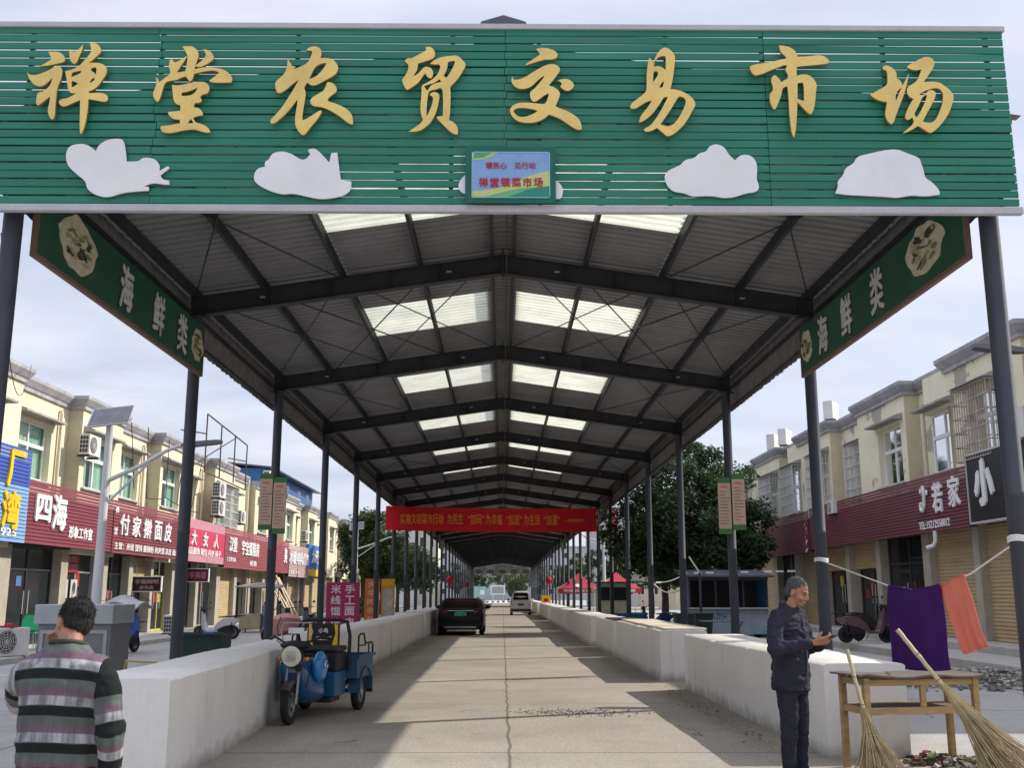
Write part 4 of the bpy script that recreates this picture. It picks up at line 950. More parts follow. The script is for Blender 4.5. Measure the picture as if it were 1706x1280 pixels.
for a, b in ((53.5, 55.3), (57, 59), (61, 63)): RR2.window(0, a, b, 4.9, 6.4)
w_ = MB(); RR2.bx(w_, -0.9, 8, 51.2, 66.5, 7.0, 7.18); w_.build('roof', mat('dark_roof', (0.07, 0.068, 0.07), 0.8), RT2)
w_ = MB(); RR2.bx(w_, -0.35, 0.05, 51.8, 66, 3.2, 4.7); w_.build('sign_band', mat('maroon_band', (0.16, 0.035, 0.05), 0.6), RT2)

# ---------------------------------------------------------------- shop signs
SW = mat('sign_white', (0.78, 0.77, 0.76), 0.5, var=0.05)
def shop_sign(side, y0, y1, z0, z1, colr, label, texts, slats=True, depth=0.22, frame=None, bands=None, X=None, n=17, name='shop_sign', gap=True):
    """texts: list of (string, u, v, w, h, bold, material, name) with u, v in 0..1 from the viewer's lower left"""
    xf = (X if X is not None else (-12.86 if side < 0 else 11.86))
    t = thing(name, label, 'shop sign', (xf, (y0 + y1) / 2, z0))
    s_ = -side
    xb = xf; xa = xf + s_ * depth          # back, front
    rt = Vector((0, 1, 0)) if side < 0 else Vector((0, -1, 0))
    pm = MB()
    if slats:
        p_ = (z1 - z0) / n
        pm2 = MB(); pm2.box(min(xb, xa - s_ * 0.03), max(xb, xa - s_ * 0.03), y0 + 0.02, y1 - 0.02, z0 + 0.02, z1 - 0.3 if gap else z1 - 0.02); pm2.build('sign_box', mat('sign_backing', (0.05, 0.03, 0.03), 0.8), t)
        for k in range(n):
            pm.box(min(xa - s_ * 0.025, xa), max(xa - s_ * 0.025, xa), y0, y1, z0 + p_ * k + 0.010, z0 + p_ * (k + 1) - 0.010)
        if bands: 
            pm.build('slat_panel', colr, t)
            for (f0, f1, mm) in bands:
                q = MB()
                for k in range(n):
                    if f0 <= (k + .5) / n < f1: q.box(min(xa, xa + s_ * 0.004), max(xa, xa + s_ * 0.004), y0 + 0.003, y1 - 0.003, z0 + p_ * k + 0.011, z0 + p_ * (k + 1) - 0.011)
                q.build('colour_band', mm, t)
        else: pm.build('slat_panel', colr, t)
    else:
        pm.box(min(xa, xb), max(xa, xb), y0, y1, z0, z1).build('sign_box', colr, t, bevel=0.01)
        if bands:
            for (f0, f1, mm) in bands:
                MB().box(min(xa, xa + s_ * 0.004), max(xa, xa + s_ * 0.004), y0 + 0.01, y1 - 0.01, z0 + (z1 - z0) * f0, z0 + (z1 - z0) * f1).build('colour_band', mm, t)
    if frame:
        f_ = MB(); e = 0.05; xa2 = xa + s_ * 0.02
        f_.box(min(xb, xa2), max(xb, xa2), y0 - e, y1 + e, z1, z1 + e).box(min(xb, xa2), max(xb, xa2), y0 - e, y1 + e, z0 - e, z0).box(min(xb, xa2), max(xb, xa2), y0 - e, y0, z0, z1).box(min(xb, xa2), max(xb, xa2), y1, y1 + e, z0, z1)
        f_.build('frame', frame, t)
    W_ = y1 - y0; H_ = z1 - z0
    for (s, u, v, w, h, bold, mm, nm) in texts:
        ya = y0 + W_ * u if side < 0 else y1 - W_ * u
        q = MB(); dp = 0.05 if nm == 'sign_character' else 0.015
        put_text(q, s, (xa + s_ * 0.008, ya, z0 + H_ * v), rt, (0, 0, 1), w, h, bold, dp, dp / 2)
        q.build(nm, mm, t)
    return t
MAR = mat('maroon_slat', (0.225, 0.054, 0.070), 0.5, var=0.14, scale=1.4, stretch=(1, 0.5, 4))
MARR = mat('dark_maroon_slat', (0.165, 0.050, 0.064), 0.5, var=0.16, scale=1.4, stretch=(1, 0.5, 4), col2=(0.27, 0.12, 0.14), spots=(2.5, 0.63, 0.8))
YEL = mat('sign_yellow', (0.80, 0.50, 0.02), 0.5)
BLU = mat('sign_blue', (0.055, 0.10, 0.42), 0.5, var=0.1); LBL = mat('sign_light_blue', (0.22, 0.40, 0.68), 0.5, var=0.08)
C_ = 'sign_character'; P_ = 'small_print'
shop_sign(-1, 22.6, 27.40, 2.84, 5.28, LBL, 'tall blue and light blue slatted sign with yellow letters', [('厂', 0.815, 0.76, 0.95, 0.98, 0.03, YEL, C_), ('湾', 0.795, 0.33, 0.95, 0.98, 0.03, YEL, C_), ('925', 0.80, 0.10, 0.85, 0.20, 0.015, SW, P_)], n=25, bands=[(0.60, 1.0, BLU)], X=-12.84, depth=0.30)
FA, FB = 0.20, 0.41
shop_sign(-1, 27.46, 33.72, 2.86, 4.56, MAR, 'maroon slatted shop sign with two large white brush characters, next to the blue sign', [('四', 0.165, 0.58, 0.95, 0.74, 0.03, SW, C_), ('海', 0.335, 0.56, 0.95, 1.0, 0.028, SW, C_), ('形象工作室', 0.60, 0.27, 1.75, 0.36, 0.028, SW, P_)])
shop_sign(-1, 33.8, 40.85, 2.84, 4.56, MAR, 'maroon slatted shop sign with five white characters, behind the grey lamp post', [(c, 0.13 + 0.16 * k, 0.56, 0.80, 0.70, 0.014, SW, C_) for k, c in enumerate('付家擀面皮')] + [('主营：米线 馄饨 酸辣粉 肉夹馍 凉皮 面皮', 0.50, 0.15, 6.7, 0.24, 0.012, SW, P_), ('禅', 0.03, 0.82, 0.3, 0.24, 0.015, SW, P_), ('堂', 0.03, 0.42, 0.3, 0.24, 0.015, SW, P_)])
PKR = mat('sign_pink_red', (0.52, 0.045, 0.10), 0.5, var=0.06); PKG = mat('sign_pink_grey', (0.50, 0.24, 0.28), 0.55, var=0.1)
shop_sign(-1, 41.1, 47.45, 2.84, 4.56, PKG, 'pink and red printed shop sign with large white characters, right of the first left column', [(c, 0.24 + 0.26 * k, 0.56, 0.70, 0.62, 0.02, SW, C_) for k, c in enumerate('大女人')] + [('精品服饰 鞋包 内衣 袜子', 0.5, 0.25, 5.2, 0.30, 0.02, SW, P_)], slats=False, bands=[(0.18, 0.78, PKR)])
FRS = mat('faded_red_slat', (0.31, 0.085, 0.10), 0.55, var=0.16, stretch=(1, 0.5, 4))
shop_sign(-1, 47.55, 56.4, 2.72, 4.54, FRS, 'faded red slatted bakery sign with a row of seven white characters', [('汉堡', 0.15, 0.60, 1.35, 0.70, 0.02, SW, C_), ('宇宝蛋糕房', 0.53, 0.56, 3.6, 0.72, 0.02, SW, C_), ('13956', 0.14, 0.22, 1.5, 0.2, 0.015, SW, P_), ('裱花 蛋糕', 0.62, 0.18, 1.4, 0.26, 0.02, SW, P_)])
shop_sign(-1, 56.5, 61.8, 2.72, 4.54, FRS, 'faded red slatted sign partly hidden by the third left column', [('美', 0.80, 0.55, 0.8, 0.9, 0.025, SW, C_), ('川', 0.2, 0.72, 0.5, 0.5, 0.02, SW, C_), ('川味 小炒', 0.15, 0.15, 1.2, 0.24, 0.02, SW, P_)])
shop_sign(-1, 62.0, 68.0, 2.55, 4.45, mat('grey_pink_slat', (0.50, 0.36, 0.34), 0.6, var=0.12, stretch=(1, .5, 4)), 'washed out greyish pink slatted sign with pale characters', [('水暖电料灯饰', 0.5, 0.60, 6.2, 0.80, 0.02, SW, C_), ('电话 15956', 0.3, 0.14, 2.6, 0.24, 0.015, SW, P_)])
shop_sign(-1, 68.2, 73.4, 2.70, 4.75, mat('far_sign_blue', (0.07, 0.20, 0.55), 0.5), 'far blue sign with a yellow lower strip beside the dark tree', [('大药房', 0.55, 0.62, 3.6, 0.95, 0.02, SW, C_)], slats=False, bands=[(0.0, 0.22, YEL)])
# right
shop_sign(1, 25.75, 39.2, 3.18, 4.72, MARR, 'long dark maroon slatted sign on the right with three white ornamental characters', [('若', 0.875, 0.58, 0.62, 0.80, 0.025, SW, C_), ('家', 0.952, 0.62, 0.66, 0.80, 0.02, SW, C_), ('TEL:15212558012', 0.845, 0.135, 2.0, 0.21, 0.014, SW, P_)])
for o in [x for x in bpy.data.objects if x.get('label', '').startswith('long dark maroon')]:
    # the first ornamental character is a hook with a dot
    q = MB(); yy = 28.35; zz = 3.18 + 1.54 * 0.60; X_ = 11.86 - 0.26
    hook = [(0.02, 0.36), (0.06, 0.20), (0.06, 0.0), (0.02, -0.2), (-0.08, -0.32), (-0.19, -0.28), (-0.20, -0.14), (-0.12, -0.10)]
    for i in range(len(hook) - 1):
        q.tube([(X_, yy - hook[i][0], zz + hook[i][1]), (X_, yy - hook[i + 1][0], zz + hook[i + 1][1])], 0.05, 8)
    q.build('sign_character', SW, o)
    MB().ell((X_, yy - 0.24, zz + 0.16), (0.03, 0.07, 0.08)).build('sign_character', SW, o)
    MB().ell((X_, yy + 0.16, zz + 0.22), (0.03, 0.05, 0.08)).build('sign_character', SW, o)
BLK = mat('sign_black', (0.012, 0.013, 0.014), 0.45)
shop_sign(1, 19.6, 25.62, 3.28, 4.92, BLK, 'black box sign with a thick white raised character on the right', [('小', 0.15, 0.56, 1.0, 1.15, 0.05, SW, C_)], slats=False, frame=MATS['grey_trim'])
shop_sign(1, 39.35, 47.2, 3.10, 4.66, MARR, 'dark maroon slatted sign with a torn end behind the second right column', [])
q = MB(); rr = random.Random(4)
for k in range(9): q.add([(11.55, 39.3 + rr.uniform(-.1, .25), 4.5 - k * 0.16), (11.56, 39.2 + rr.uniform(0, .35), 4.52 - k * 0.16), (11.50, 39.35 + rr.uniform(-.05, .2), 4.32 - k * 0.16)], [(0, 1, 2)])
q.build('torn_strip', mat('torn_paper', (0.55, 0.48, 0.36), 0.9), [x for x in bpy.data.objects if x.get('label', '').startswith('dark maroon slatted sign with a torn')][0])
# hanging shop boards on the left
def hanging(y0, y1, z0, z1, X, colr, words, label, tm):
    t = thing('hanging_sign', label, 'hanging sign', (X, (y0 + y1) / 2, z0))
    # faces up the street, towards the camera
    MB().box(X, X + (y1 - y0), y0 - 0.05, y0 + 0.05, z0, z1).build('sign_board', colr, t)
    f_ = MB(); w_ = y1 - y0; e = 0.03
    f_.box(X - e, X + w_ + e, y0 - 0.06, y0 + 0.06, z1, z1 + e).box(X - e, X + w_ + e, y0 - 0.06, y0 + 0.06, z0 - e, z0).box(X - e, X, y0 - 0.06, y0 + 0.06, z0, z1).box(X + w_, X + w_ + e, y0 - 0.06, y0 + 0.06, z0, z1)
    f_.build('frame', SW, t)
    for k, (s, v, h) in enumerate(words):
        q = MB(); put_text(q, s, (X + w_ / 2, y0 - 0.055, z0 + (z1 - z0) * v), (1, 0, 0), (0, 0, 1), w_ * 0.85 if k == 0 else w_ * 0.5, h, 0.01, 0.01); q.build('lettering', tm, t)
    MB().bar((X + 0.1, y0, z1 + e), (X + 0.1, y0, z1 + 0.5), 0.02, 0.02).bar((X + w_ - 0.1, y0, z1 + e), (X + w_ - 0.1, y0, z1 + 0.5), 0.02, 0.02).build('hanger', ALU, t)
LTXT = mat('sign_faded_pink', (0.50, 0.32, 0.33), 0.6)
hanging(37.6, 38.6, 1.64, 2.13, -13.2, mat('dark_brown_sign', (0.030, 0.014, 0.016), 0.5), [('华视网吧', 0.68, 0.17), ('皮衣店', 0.26, 0.13)], 'dark brown hanging board with a white frame and two lines of faded letters', LTXT)
hanging(43.5, 44.6, 2.05, 2.55, -13.28, mat('dark_red_sign', (0.075, 0.015, 0.025), 0.5), [('美甲美睫', 0.5, 0.30)], 'dark red hanging board with one line of pink letters', mat('sign_pink_text', (0.55, 0.18, 0.28), 0.6))
t = thing('poster', 'red paper poster with white writing above the barber window', 'poster', (-13.35, 31.9, 2.35))
MB().box(-13.40, -13.36, 31.95, 33.1, 2.2, 2.75).build('paper', mat('poster_red', (0.30, 0.03, 0.03), 0.7), t)
q = MB(); put_text(q, '专业烫染', (-13.355, 32.5, 2.6), (0, 1, 0), (0, 0, 1), 0.95, 0.18, 0.01, 0.004); put_text(q, '剪吹造型', (-13.355, 32.5, 2.36), (0, 1, 0), (0, 0, 1), 0.95, 0.18, 0.01, 0.004); q.build('lettering', LTXT, t)
for k, (y, lab) in enumerate(((31.95, 'framed pale portrait print in the barber window, left of a pair'), (32.65, 'framed pale portrait print in the barber window, right of a pair'), (34.35, 'framed portrait print behind the grey lamp post'))):
    t = thing('framed_print', lab, 'picture', (-13.42, y, 1.5)); MB().box(-13.41, -13.385, y, y + 0.48, 1.42, 1.98).build('print_sheet', mat('print_pale', (0.55, 0.55, 0.52), 0.6, var=0.1), t)
    q = MB(); q.prism([(math.cos(a * .4) * .13, math.sin(a * .4) * .19) for a in range(16)], (-13.384, y + 0.24, 1.72), (0, 1, 0), (0, 0, 1), 0, 0.003); q.build('portrait', mat('print_dark', (0.06, 0.055, 0.05), 0.6), t)

# ---------------------------------------------------------------- wall air conditioners
ACW = mat('ac_casing', (0.62, 0.61, 0.58), 0.5, var=0.08); ACD = mat('ac_grille', (0.05, 0.05, 0.05), 0.6)
def ac_proto():
    t = thing('air_conditioner', 'x', 'air conditioner', (0, 0, 0))
    MB(local=True).box(-0.14, 0.14, -0.4, 0.4, 0, 0.55).build('casing', ACW, t, bevel=0.015)
    m_ = MB(local=True); m_.lathe([(0.22, 0), (0.22, 0.012)], (0.141, -0.12, 0.28), (1, 0, 0), 24); fr = m_.build('fan_grille', ACD, t)
    m_ = MB(local=True)
    for k in range(4):
        rr = 0.05 + k * 0.05; pts = [(0.156, -0.12 + rr * math.cos(a * math.pi / 10), 0.28 + rr * math.sin(a * math.pi / 10)) for a in range(21)]; m_.tube(pts, 0.005, 4)
    for k in range(6):
        a = k * math.pi / 6; m_.bar((0.156, -0.12 - 0.21 * math.cos(a), 0.28 - 0.21 * math.sin(a)), (0.156, -0.12 + 0.21 * math.cos(a), 0.28 + 0.21 * math.sin(a)), 0.006, 0.006)
    m_.build('fan_guard', ACW, fr)
    m_ = MB(local=True)
    for i in range(3):
        for j in range(4): m_.box(-0.11 + i * 0.075, -0.05 + i * 0.075, -0.405, -0.40, 0.06 + j * 0.115, 0.15 + j * 0.115)
    m_.build('side_vent', ACD, t)
    m_ = MB(local=True); m_.box(-0.2, 0.12, -0.33, -0.29, -0.05, -0.002).box(-0.2, 0.12, 0.29, 0.33, -0.05, -0.002); m_.build('bracket', BEAM, t)
    return t
AC0 = ac_proto(); acn = 0
def ac(x, y, z, rz, label, sc=1.0, group='air conditioner units'):
    global acn
    o = AC0 if acn == 0 else copy_tree(AC0); acn += 1
    o.location = (x, y, z); o.rotation_euler = (0, 0, rz); o.scale = (sc,) * 3; tag(o, label, 'air conditioner', group)
    OFF[o.name] = Vector((x, y, z))
    return o
ac(-12.78, 31.75, 5.72, 0, 'white wall air conditioner beside the second left window, above the maroon sign', 1.15)
ac(-12.7, 46.3, 5.75, 0, 'upper of two white air conditioners beside the barred left window', 1.25)
ac(-12.7, 46.3, 4.95, 0, 'lower of two white air conditioners beside the barred left window', 1.25)
ac(-12.75, 50.5, 4.9, 0, 'white air conditioner low on the wall right of the barred left window', 1.1)
ac(-13.1, 57.6, 7.55, 0, 'air conditioner standing on the roof edge by the blue shed', 1.3)
ac(-12.7, 66.9, 4.85, 0, 'dark sided air conditioner low under the far left windows', 1.2)
ac(-11.3, 24.3, 0.15, -0.5, 'white air conditioner unit standing on the pavement at the left edge of the photo', 1.15)
ac(-11.9, 38.0, 0.17, 0.1, 'white air conditioner unit standing on the pavement between the first left column and the scooter', 1.15)
ac(11.62, 36.2, 4.3, math.pi, 'small white air conditioner box hung over the maroon sign', 0.85)
ac(12.4, 38.2, 7.95, 2.6, 'white air conditioner alone on the right roof edge', 1.25)
ac(12.5, 45.0, 7.95, 2.6, 'white air conditioner on the right roof edge, right of a pair above the tree', 1.3)
ac(12.4, 46.6, 7.95, 2.6, 'white air conditioner on the right roof edge, left of a pair above the tree', 1.3)
ac(11.7, 22.9, 4.95, math.pi, 'white air conditioner at the right edge beside the barred window', 1.3)

# steel sign frame over the left roof and cables on the wall
sf = thing('steel_frame', 'bare rusty steel sign frame standing above the left roof', 'steel frame', (-12.6, 44, 6.5))
q = MB(); xs = -12.55
for y, za, zb in ((43.3, 6.6, 9.05), (45.6, 6.6, 8.95), (48.0, 6.6, 8.85), (50.3, 6.5, 8.7)): q.bar((xs, y, za), (xs, y, zb), 0.05, 0.05, up=(0, 1, 0))
q.bar((xs, 43.3, 9.05), (xs, 50.3, 8.7), 0.05, 0.05).bar((xs, 43.3, 6.6), (xs, 50.3, 6.5), 0.05, 0.05).bar((xs, 43.3, 7.2), (xs, 48.3, 8.8), 0.04, 0.04).bar((xs, 50.3, 7.9), (-13.1, 49.0, 7.9), 0.05, 0.05).bar((xs, 43.3, 8.2), (-13.3, 42.2, 8.2), 0.05, 0.05)
q.build('frame_tube', mat('rusty_steel', (0.09, 0.06, 0.05), 0.8, var=0.3), sf)
sf = thing('wall_cable', 'loose black cables looped over the left windows', 'cable', (-12.8, 38, 5))
def catenary(a, b, sag, n=14): return [Vector(a).lerp(Vector(b), i / n) - Vector((0, 0, sag * 4 * (i / n) * (1 - i / n))) for i in range(n + 1)]
q = MB()
for a, b, sg_ in (((-12.7, 34.9, 7.3), (-12.7, 35.6, 5.1), .02), ((-12.7, 36.6, 7.4), (-12.7, 36.9, 4.9), .02), ((-12.7, 36.9, 4.9), (-12.7, 39.0, 5.1), .05), ((-12.7, 39.0, 5.1), (-12.7, 39.0, 7.3), .0), ((-12.7, 39.0, 5.1), (-12.7, 43.2, 4.85), .06), ((-12.7, 41, 7.1), (-12.72, 40.4, 5.0), .0), ((-12.7, 43.4, 7.0), (-12.72, 42.4, 5.0), .0)):
    q.tube(catenary(a, b, sg_), 0.016, 5)
q.build('cable', mat('cable_black', (0.015, 0.015, 0.015), 0.6), sf)
q = MB(); q.tube(catenary((-4.9, 9.6, 5.0), (-12.7, 27.2, 7.6), 1.2, 20), 0.008, 4); o = q.build('overhead_wire', MATS['cable_black'], None); tag(o, 'thin wire looping from the first left column to the left roof', 'wire')
# ---------------------------------------------------------------- solar street lamps
POLE = mat('lamp_pole_grey', (0.52, 0.52, 0.51), 0.5, var=0.08); PVP = mat('solar_cells', (0.10, 0.10, 0.12), 0.3, var=0.3, scale=6); LHD = mat('lamp_head', (0.10, 0.10, 0.11), 0.5)
def solar_lamp(x, y, h, arm, label, panel=True, pr=0.09, lean=0.0, base=0.0):
    t = thing('street_lamp', label, 'street lamp', (x, y, base))
    m_ = MB(local=True); m_.lathe([(0.16, 0), (0.16, 0.03), (pr * 1.15, 0.04), (pr * 1.05, h * 0.45), (pr * 0.98, h * 0.455), (pr * 0.8, h)], (0, 0, 0), n=16); m_.build('pole', POLE, t, smooth=True)
    za = h - 1.25 if panel else h - 0.35; e = Vector((arm[0], arm[1], za + 0.85))
    m_ = MB(local=True); m_.tube([(0, 0, za), Vector((arm[0] * .45, arm[1] * .45, za + 0.36)), Vector((arm[0] * .8, arm[1] * .8, za + 0.72)), e], [0.055, 0.05, 0.045, 0.04], 10).tube([(0, 0, za - 0.55), Vector((arm[0] * .62, arm[1] * .62, za + 0.52))], 0.03, 8); m_.build('arm', POLE, t, smooth=True)
    d = Vector((arm[0], arm[1], 0)).normalized(); s_ = Vector((-d.y, d.x, 0))
    m_ = MB(local=True)
    rings = []
    for q, w, th in ((0.0, 0.04, 0.03), (0.12, 0.09, 0.05), (0.3, 0.14, 0.055), (0.75, 0.15, 0.045), (0.9, 0.12, 0.03)):
        c = e + d * q + Vector((0, 0, q * 0.12)); rings.append([c - s_ * w - Vector((0, 0, th)), c + s_ * w - Vector((0, 0, th)), c + s_ * w * .8 + Vector((0, 0, th)), c - s_ * w * .8 + Vector((0, 0, th))])
    m_.loft(rings).build('lamp_head', LHD, t, smooth=True)
    if panel:
        n = Vector((0.45, -0.28, 1.0)).normalized(); u = Vector((1, 0.35, 0)); u = (u - n * u.dot(n)).normalized(); v = n.cross(u)
        n = Vector((-0.10, -0.95, 0.9)).normalized(); u = Vector((1, 0.12, 0)); u = (u - n * u.dot(n)).normalized(); v = n.cross(u); c = Vector((0, -0.02, h + 0.22)); hw, hh = 0.46, 0.34
        q = lambda a, b, o: c + u * a + v * b + n * o
        def slab(mb, a0, a1, b0, b1, o0, o1): mb.add([q(a0, b0, o0), q(a1, b0, o0), q(a1, b1, o0), q(a0, b1, o0), q(a0, b0, o1), q(a1, b0, o1), q(a1, b1, o1), q(a0, b1, o1)], [(3, 2, 1, 0), (4, 5, 6, 7), (0, 1, 5, 4), (1, 2, 6, 5), (2, 3, 7, 6), (3, 0, 4, 7)])
        m_ = MB(local=True); slab(m_, -hw, hw, -hh, hh, -0.02, 0.015); pn = m_.build('solar_panel', ALU, t)
        m_ = MB(local=True)
        for i in range(9):
            for j in range(4): slab(m_, -hw + .03 + i * .1, -hw + .125 + i * .1, -hh + .025 + j * .16, -hh + .178 + j * .16, 0.0155, 0.0175)
        m_.build('solar_cell', PVP, pn)
        m_ = MB(local=True); slab(m_, -0.3, 0.12, -0.20, 0.0, -0.11, -0.022); m_.build('battery_box', ALU, t)
        m_ = MB(local=True); m_.bar((0, 0, h - 0.02), c - n * 0.02, 0.05, 0.05).build('panel_bracket', ALU, t)
    return t
solar_lamp(-8.85, 23.0, 5.25, (1.55, 0.25), 'nearest grey solar street lamp on the left with a tilted panel on top', pr=0.098)
solar_lamp(-9.25, 66.0, 5.55, (2.4, 0.3), 'second solar street lamp on the left, farther off before the dark trees', pr=0.12)
solar_lamp(-9.3, 112.0, 5.6, (2.4, 0.3), 'far solar street lamp on the left with its panel between the columns', pr=0.12)
solar_lamp(10.4, 17.2, 5.2, (-1.25, 0.2), 'street lamp whose dark head hangs out beside the first right column', panel=False)
solar_lamp(7.1, 73, 5.4, (-2.3, 0.3), 'white street lamp standing between the red tents on the right', pr=0.12, panel=False)

# ---------------------------------------------------------------- trees
BARK = mat('bark', (0.085, 0.065, 0.048), 0.9, var=0.3, bump=0.4)
def leafmat(name, c): return mat(name, c, 0.6, var=0.45, scale=1.1, spec=0.35, transl=0.25, grain=0.0)
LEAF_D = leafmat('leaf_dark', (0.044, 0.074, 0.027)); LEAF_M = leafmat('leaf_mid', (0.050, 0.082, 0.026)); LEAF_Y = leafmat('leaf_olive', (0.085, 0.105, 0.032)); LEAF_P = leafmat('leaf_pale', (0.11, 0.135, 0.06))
def crown(blobs, n, size, rr, mb):
    """many small bent leaf cards spread through overlapping clumps, thinner toward the middle"""
    tot = sum(b[1] ** 2 for b in blobs)
    for (c, r, sq) in blobs:
        c = Vector(c)
        # sub clumps on the blob's skin
        subs = []
        for k in range(max(6, int(14 * r))):
            d = Vector((rr.gauss(0, 1), rr.gauss(0, 1), rr.gauss(0, 1))).normalized(); q = rr.uniform(0.45, 1.0)
            subs.append((c + Vector((d.x * r * q, d.y * r * q, d.z * r * sq * q)), r * rr.uniform(0.20, 0.36)))
        for k in range(int(n * r * r / tot)):
            p0, sr = rr.choice(subs)
            d = Vector((rr.gauss(0, 1), rr.gauss(0, 1), rr.gauss(0, 1))).normalized() * sr * rr.uniform(0.3, 1.05)
            p = p0 + d; s_ = size * rr.uniform(0.6, 1.35)
            a = Vector((rr.uniform(-1, 1), rr.uniform(-1, 1), rr.uniform(-0.9, 0.35))).normalized(); b = a.orthogonal().normalized()
            b = (b + a.cross(b) * rr.uniform(-1.5, 1.5)).normalized()
            mb.add([p, p + a * s_ * .5 + b * s_ * .24, p + a * s_, p + a * s_ * .5 - b * s_ * .24], [(0, 1, 2, 3)])
def tree(name, label, base, h, blobs, n, size, lm, seed, tr=0.16, group=None, cat='tree'):
    rr = random.Random(seed); t = thing(name, label, cat, base, group=group); b0 = Vector(base)
    m_ = MB(); top = b0 + Vector((0, 0, h * 0.62))
    m_.tube([b0 - Vector((0, 0, 0.05)), b0 + Vector((0.03, 0, h * .2)), b0 + Vector((-.04, .03, h * .4)), top], [tr * 1.25, tr, tr * .8, tr * .35], 9)
    for (c, r, sq) in blobs:
        s0 = b0 + Vector((0, 0, h * rr.uniform(0.24, 0.5))); c = Vector(c)
        mid = s0.lerp(c, 0.5) + Vector((rr.uniform(-.2, .2), rr.uniform(-.2, .2), 0.25)); m_.tube([s0, mid, c], [tr * .5, tr * .32, tr * .1], 6)
        for _ in range(3):
            e = c + Vector((rr.uniform(-1, 1), rr.uniform(-1, 1), rr.uniform(-.5, 1))) * r * .75; m_.tube([mid.lerp(c, .6), e], [tr * .2, tr * .05], 5)
    m_.build('trunk', BARK, t, smooth=True)
    m_ = MB(); crown(blobs, n, size, rr, m_); o = m_.build('crown', lm, t)
    return t
tree('broadleaf_tree', 'tall dark evergreen tree behind the food stall on the right', (8.2, 43.2, 0), 7.6,
     [((7.0, 42.5, 6.0), 1.85, .85), ((9.0, 42.8, 5.8), 1.8, .85), ((5.9, 43, 4.5), 1.7, .9), ((7.6, 42, 4.4), 1.9, .85), ((9.7, 42.6, 4.3), 1.7, .9), ((6.2, 43.2, 3.2), 1.5, .8), ((8.1, 42.6, 3.2), 1.7, .75), ((10.0, 43, 3.3), 1.35, .8), ((7.8, 43.2, 7.3), 1.25, .75), ((5.3, 43.5, 3.6), 1.2, .9)], 52000, 0.18, LEAF_D, 3, 0.2)
tree('broadleaf_tree', 'second dark tree on the right, left behind the tallest one', (8.2, 53, 0), 6.6,
     [((7.7, 52.5, 5.2), 1.6, .9), ((8.9, 53, 4.2), 1.7, .85), ((7.4, 53, 3.6), 1.3, .9), ((8.2, 52.6, 6.0), 1.1, .8), ((8.5, 52.6, 3.0), 1.4, .7)], 16000, 0.17, LEAF_D, 9, 0.17)
tree('broadleaf_tree', 'olive topped tree on the left in front of the far shops', (-9.3, 70, 0), 7.6,
     [((-9.0, 70, 6.2), 1.55, .8), ((-10.2, 70.5, 5.0), 1.5, .9), ((-8.2, 69.6, 4.9), 1.7, .85), ((-9.3, 70, 3.6), 1.7, .75), ((-7.6, 70, 3.6), 1.3, .8)], 24000, 0.20, LEAF_M, 21, 0.18)
for k, (x, y, s_, lab, lm) in enumerate(((-9.2, 80, 1.0, 'dark bushy tree on the left right behind the olive topped tree', LEAF_D), (-9.0, 90, 1.05, 'dark tree between the left columns, third along the street', LEAF_D), (-9.2, 103, 1.0, 'dark tree between the left columns, fourth along the street', LEAF_M), (-9.0, 122, 0.95, 'small dark tree far down the left street', LEAF_D),
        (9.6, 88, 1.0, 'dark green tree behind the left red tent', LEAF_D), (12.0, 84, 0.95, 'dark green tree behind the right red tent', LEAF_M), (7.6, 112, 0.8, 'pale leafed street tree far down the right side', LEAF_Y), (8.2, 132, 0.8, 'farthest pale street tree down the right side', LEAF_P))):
    rr = random.Random(50 + k)
    bl_ = [((x + rr.uniform(-.4, .4), y, 5.3 * s_), 1.5 * s_, .8), ((x - 1.3 * s_, y, 4.1 * s_), 1.4 * s_, .9), ((x + 1.3 * s_, y, 4.0 * s_), 1.45 * s_, .9), ((x, y - .4, 3.1 * s_), 1.6 * s_, .7)]
    tree('street_tree', lab, (x, y, 0), 6.4 * s_, bl_, 7500, 0.25, lm, 60 + k, 0.15)

# ---------------------------------------------------------------- far end of the street
FAR = thing('market_sign', 'back of the far entrance sign closing the end of the roof', 'sign', (0, YE + 0.6, 4.5))
m_ = MB()
for k in range(22): m_.box(-5, 5, YE + 0.6, YE + 0.625, 4.75 + k * 0.10, 4.837 + k * 0.10)
m_.build('slat_panel', mat('sign_back_grey', (0.20, 0.21, 0.20), 0.7), FAR)
for k in range(5):
    rr = random.Random(k); q = MB(); q.prism([(a * .62, b * .36) for a, b in veg_shape(rr, 18)], (-3.9 + 1.95 * k, YE + 0.59, 5.12), (1, 0, 0), (0, 0, 1), 0, 0.02); q.build('cloud_cutout', LHD, FAR)
HEDGE = leafmat('hedge_leaf', (0.055, 0.078, 0.035))
t = thing('topiary_bush', 'large round clipped bush across the road beyond the market', 'bush', (2.7, 205, 0))
MB().tube([(2.7, 205, 0), (2.7, 205, 2.5)], 0.15, 7).build('trunk', BARK, t)
m_ = MB(); rr = random.Random(2)
for k in range(5000):
    d = Vector((rr.gauss(0, 1), rr.gauss(0, 1), rr.gauss(0, 1))).normalized(); p = Vector((2.7, 205, 2.6)) + Vector((d.x * 1.65, d.y * 1.65, d.z * 1.85)) * rr.uniform(.9, 1.03)
    a = (d + Vector((rr.uniform(-1, 1), rr.uniform(-1, 1), rr.uniform(-1, 1)))).normalized(); b = a.orthogonal().normalized(); s_ = 0.28; m_.add([p, p + a * s_ * .5 + b * s_ * .3, p + a * s_, p + a * s_ * .5 - b * s_ * .3], [(0, 1, 2, 3)])
m_.build('foliage', HEDGE, t)
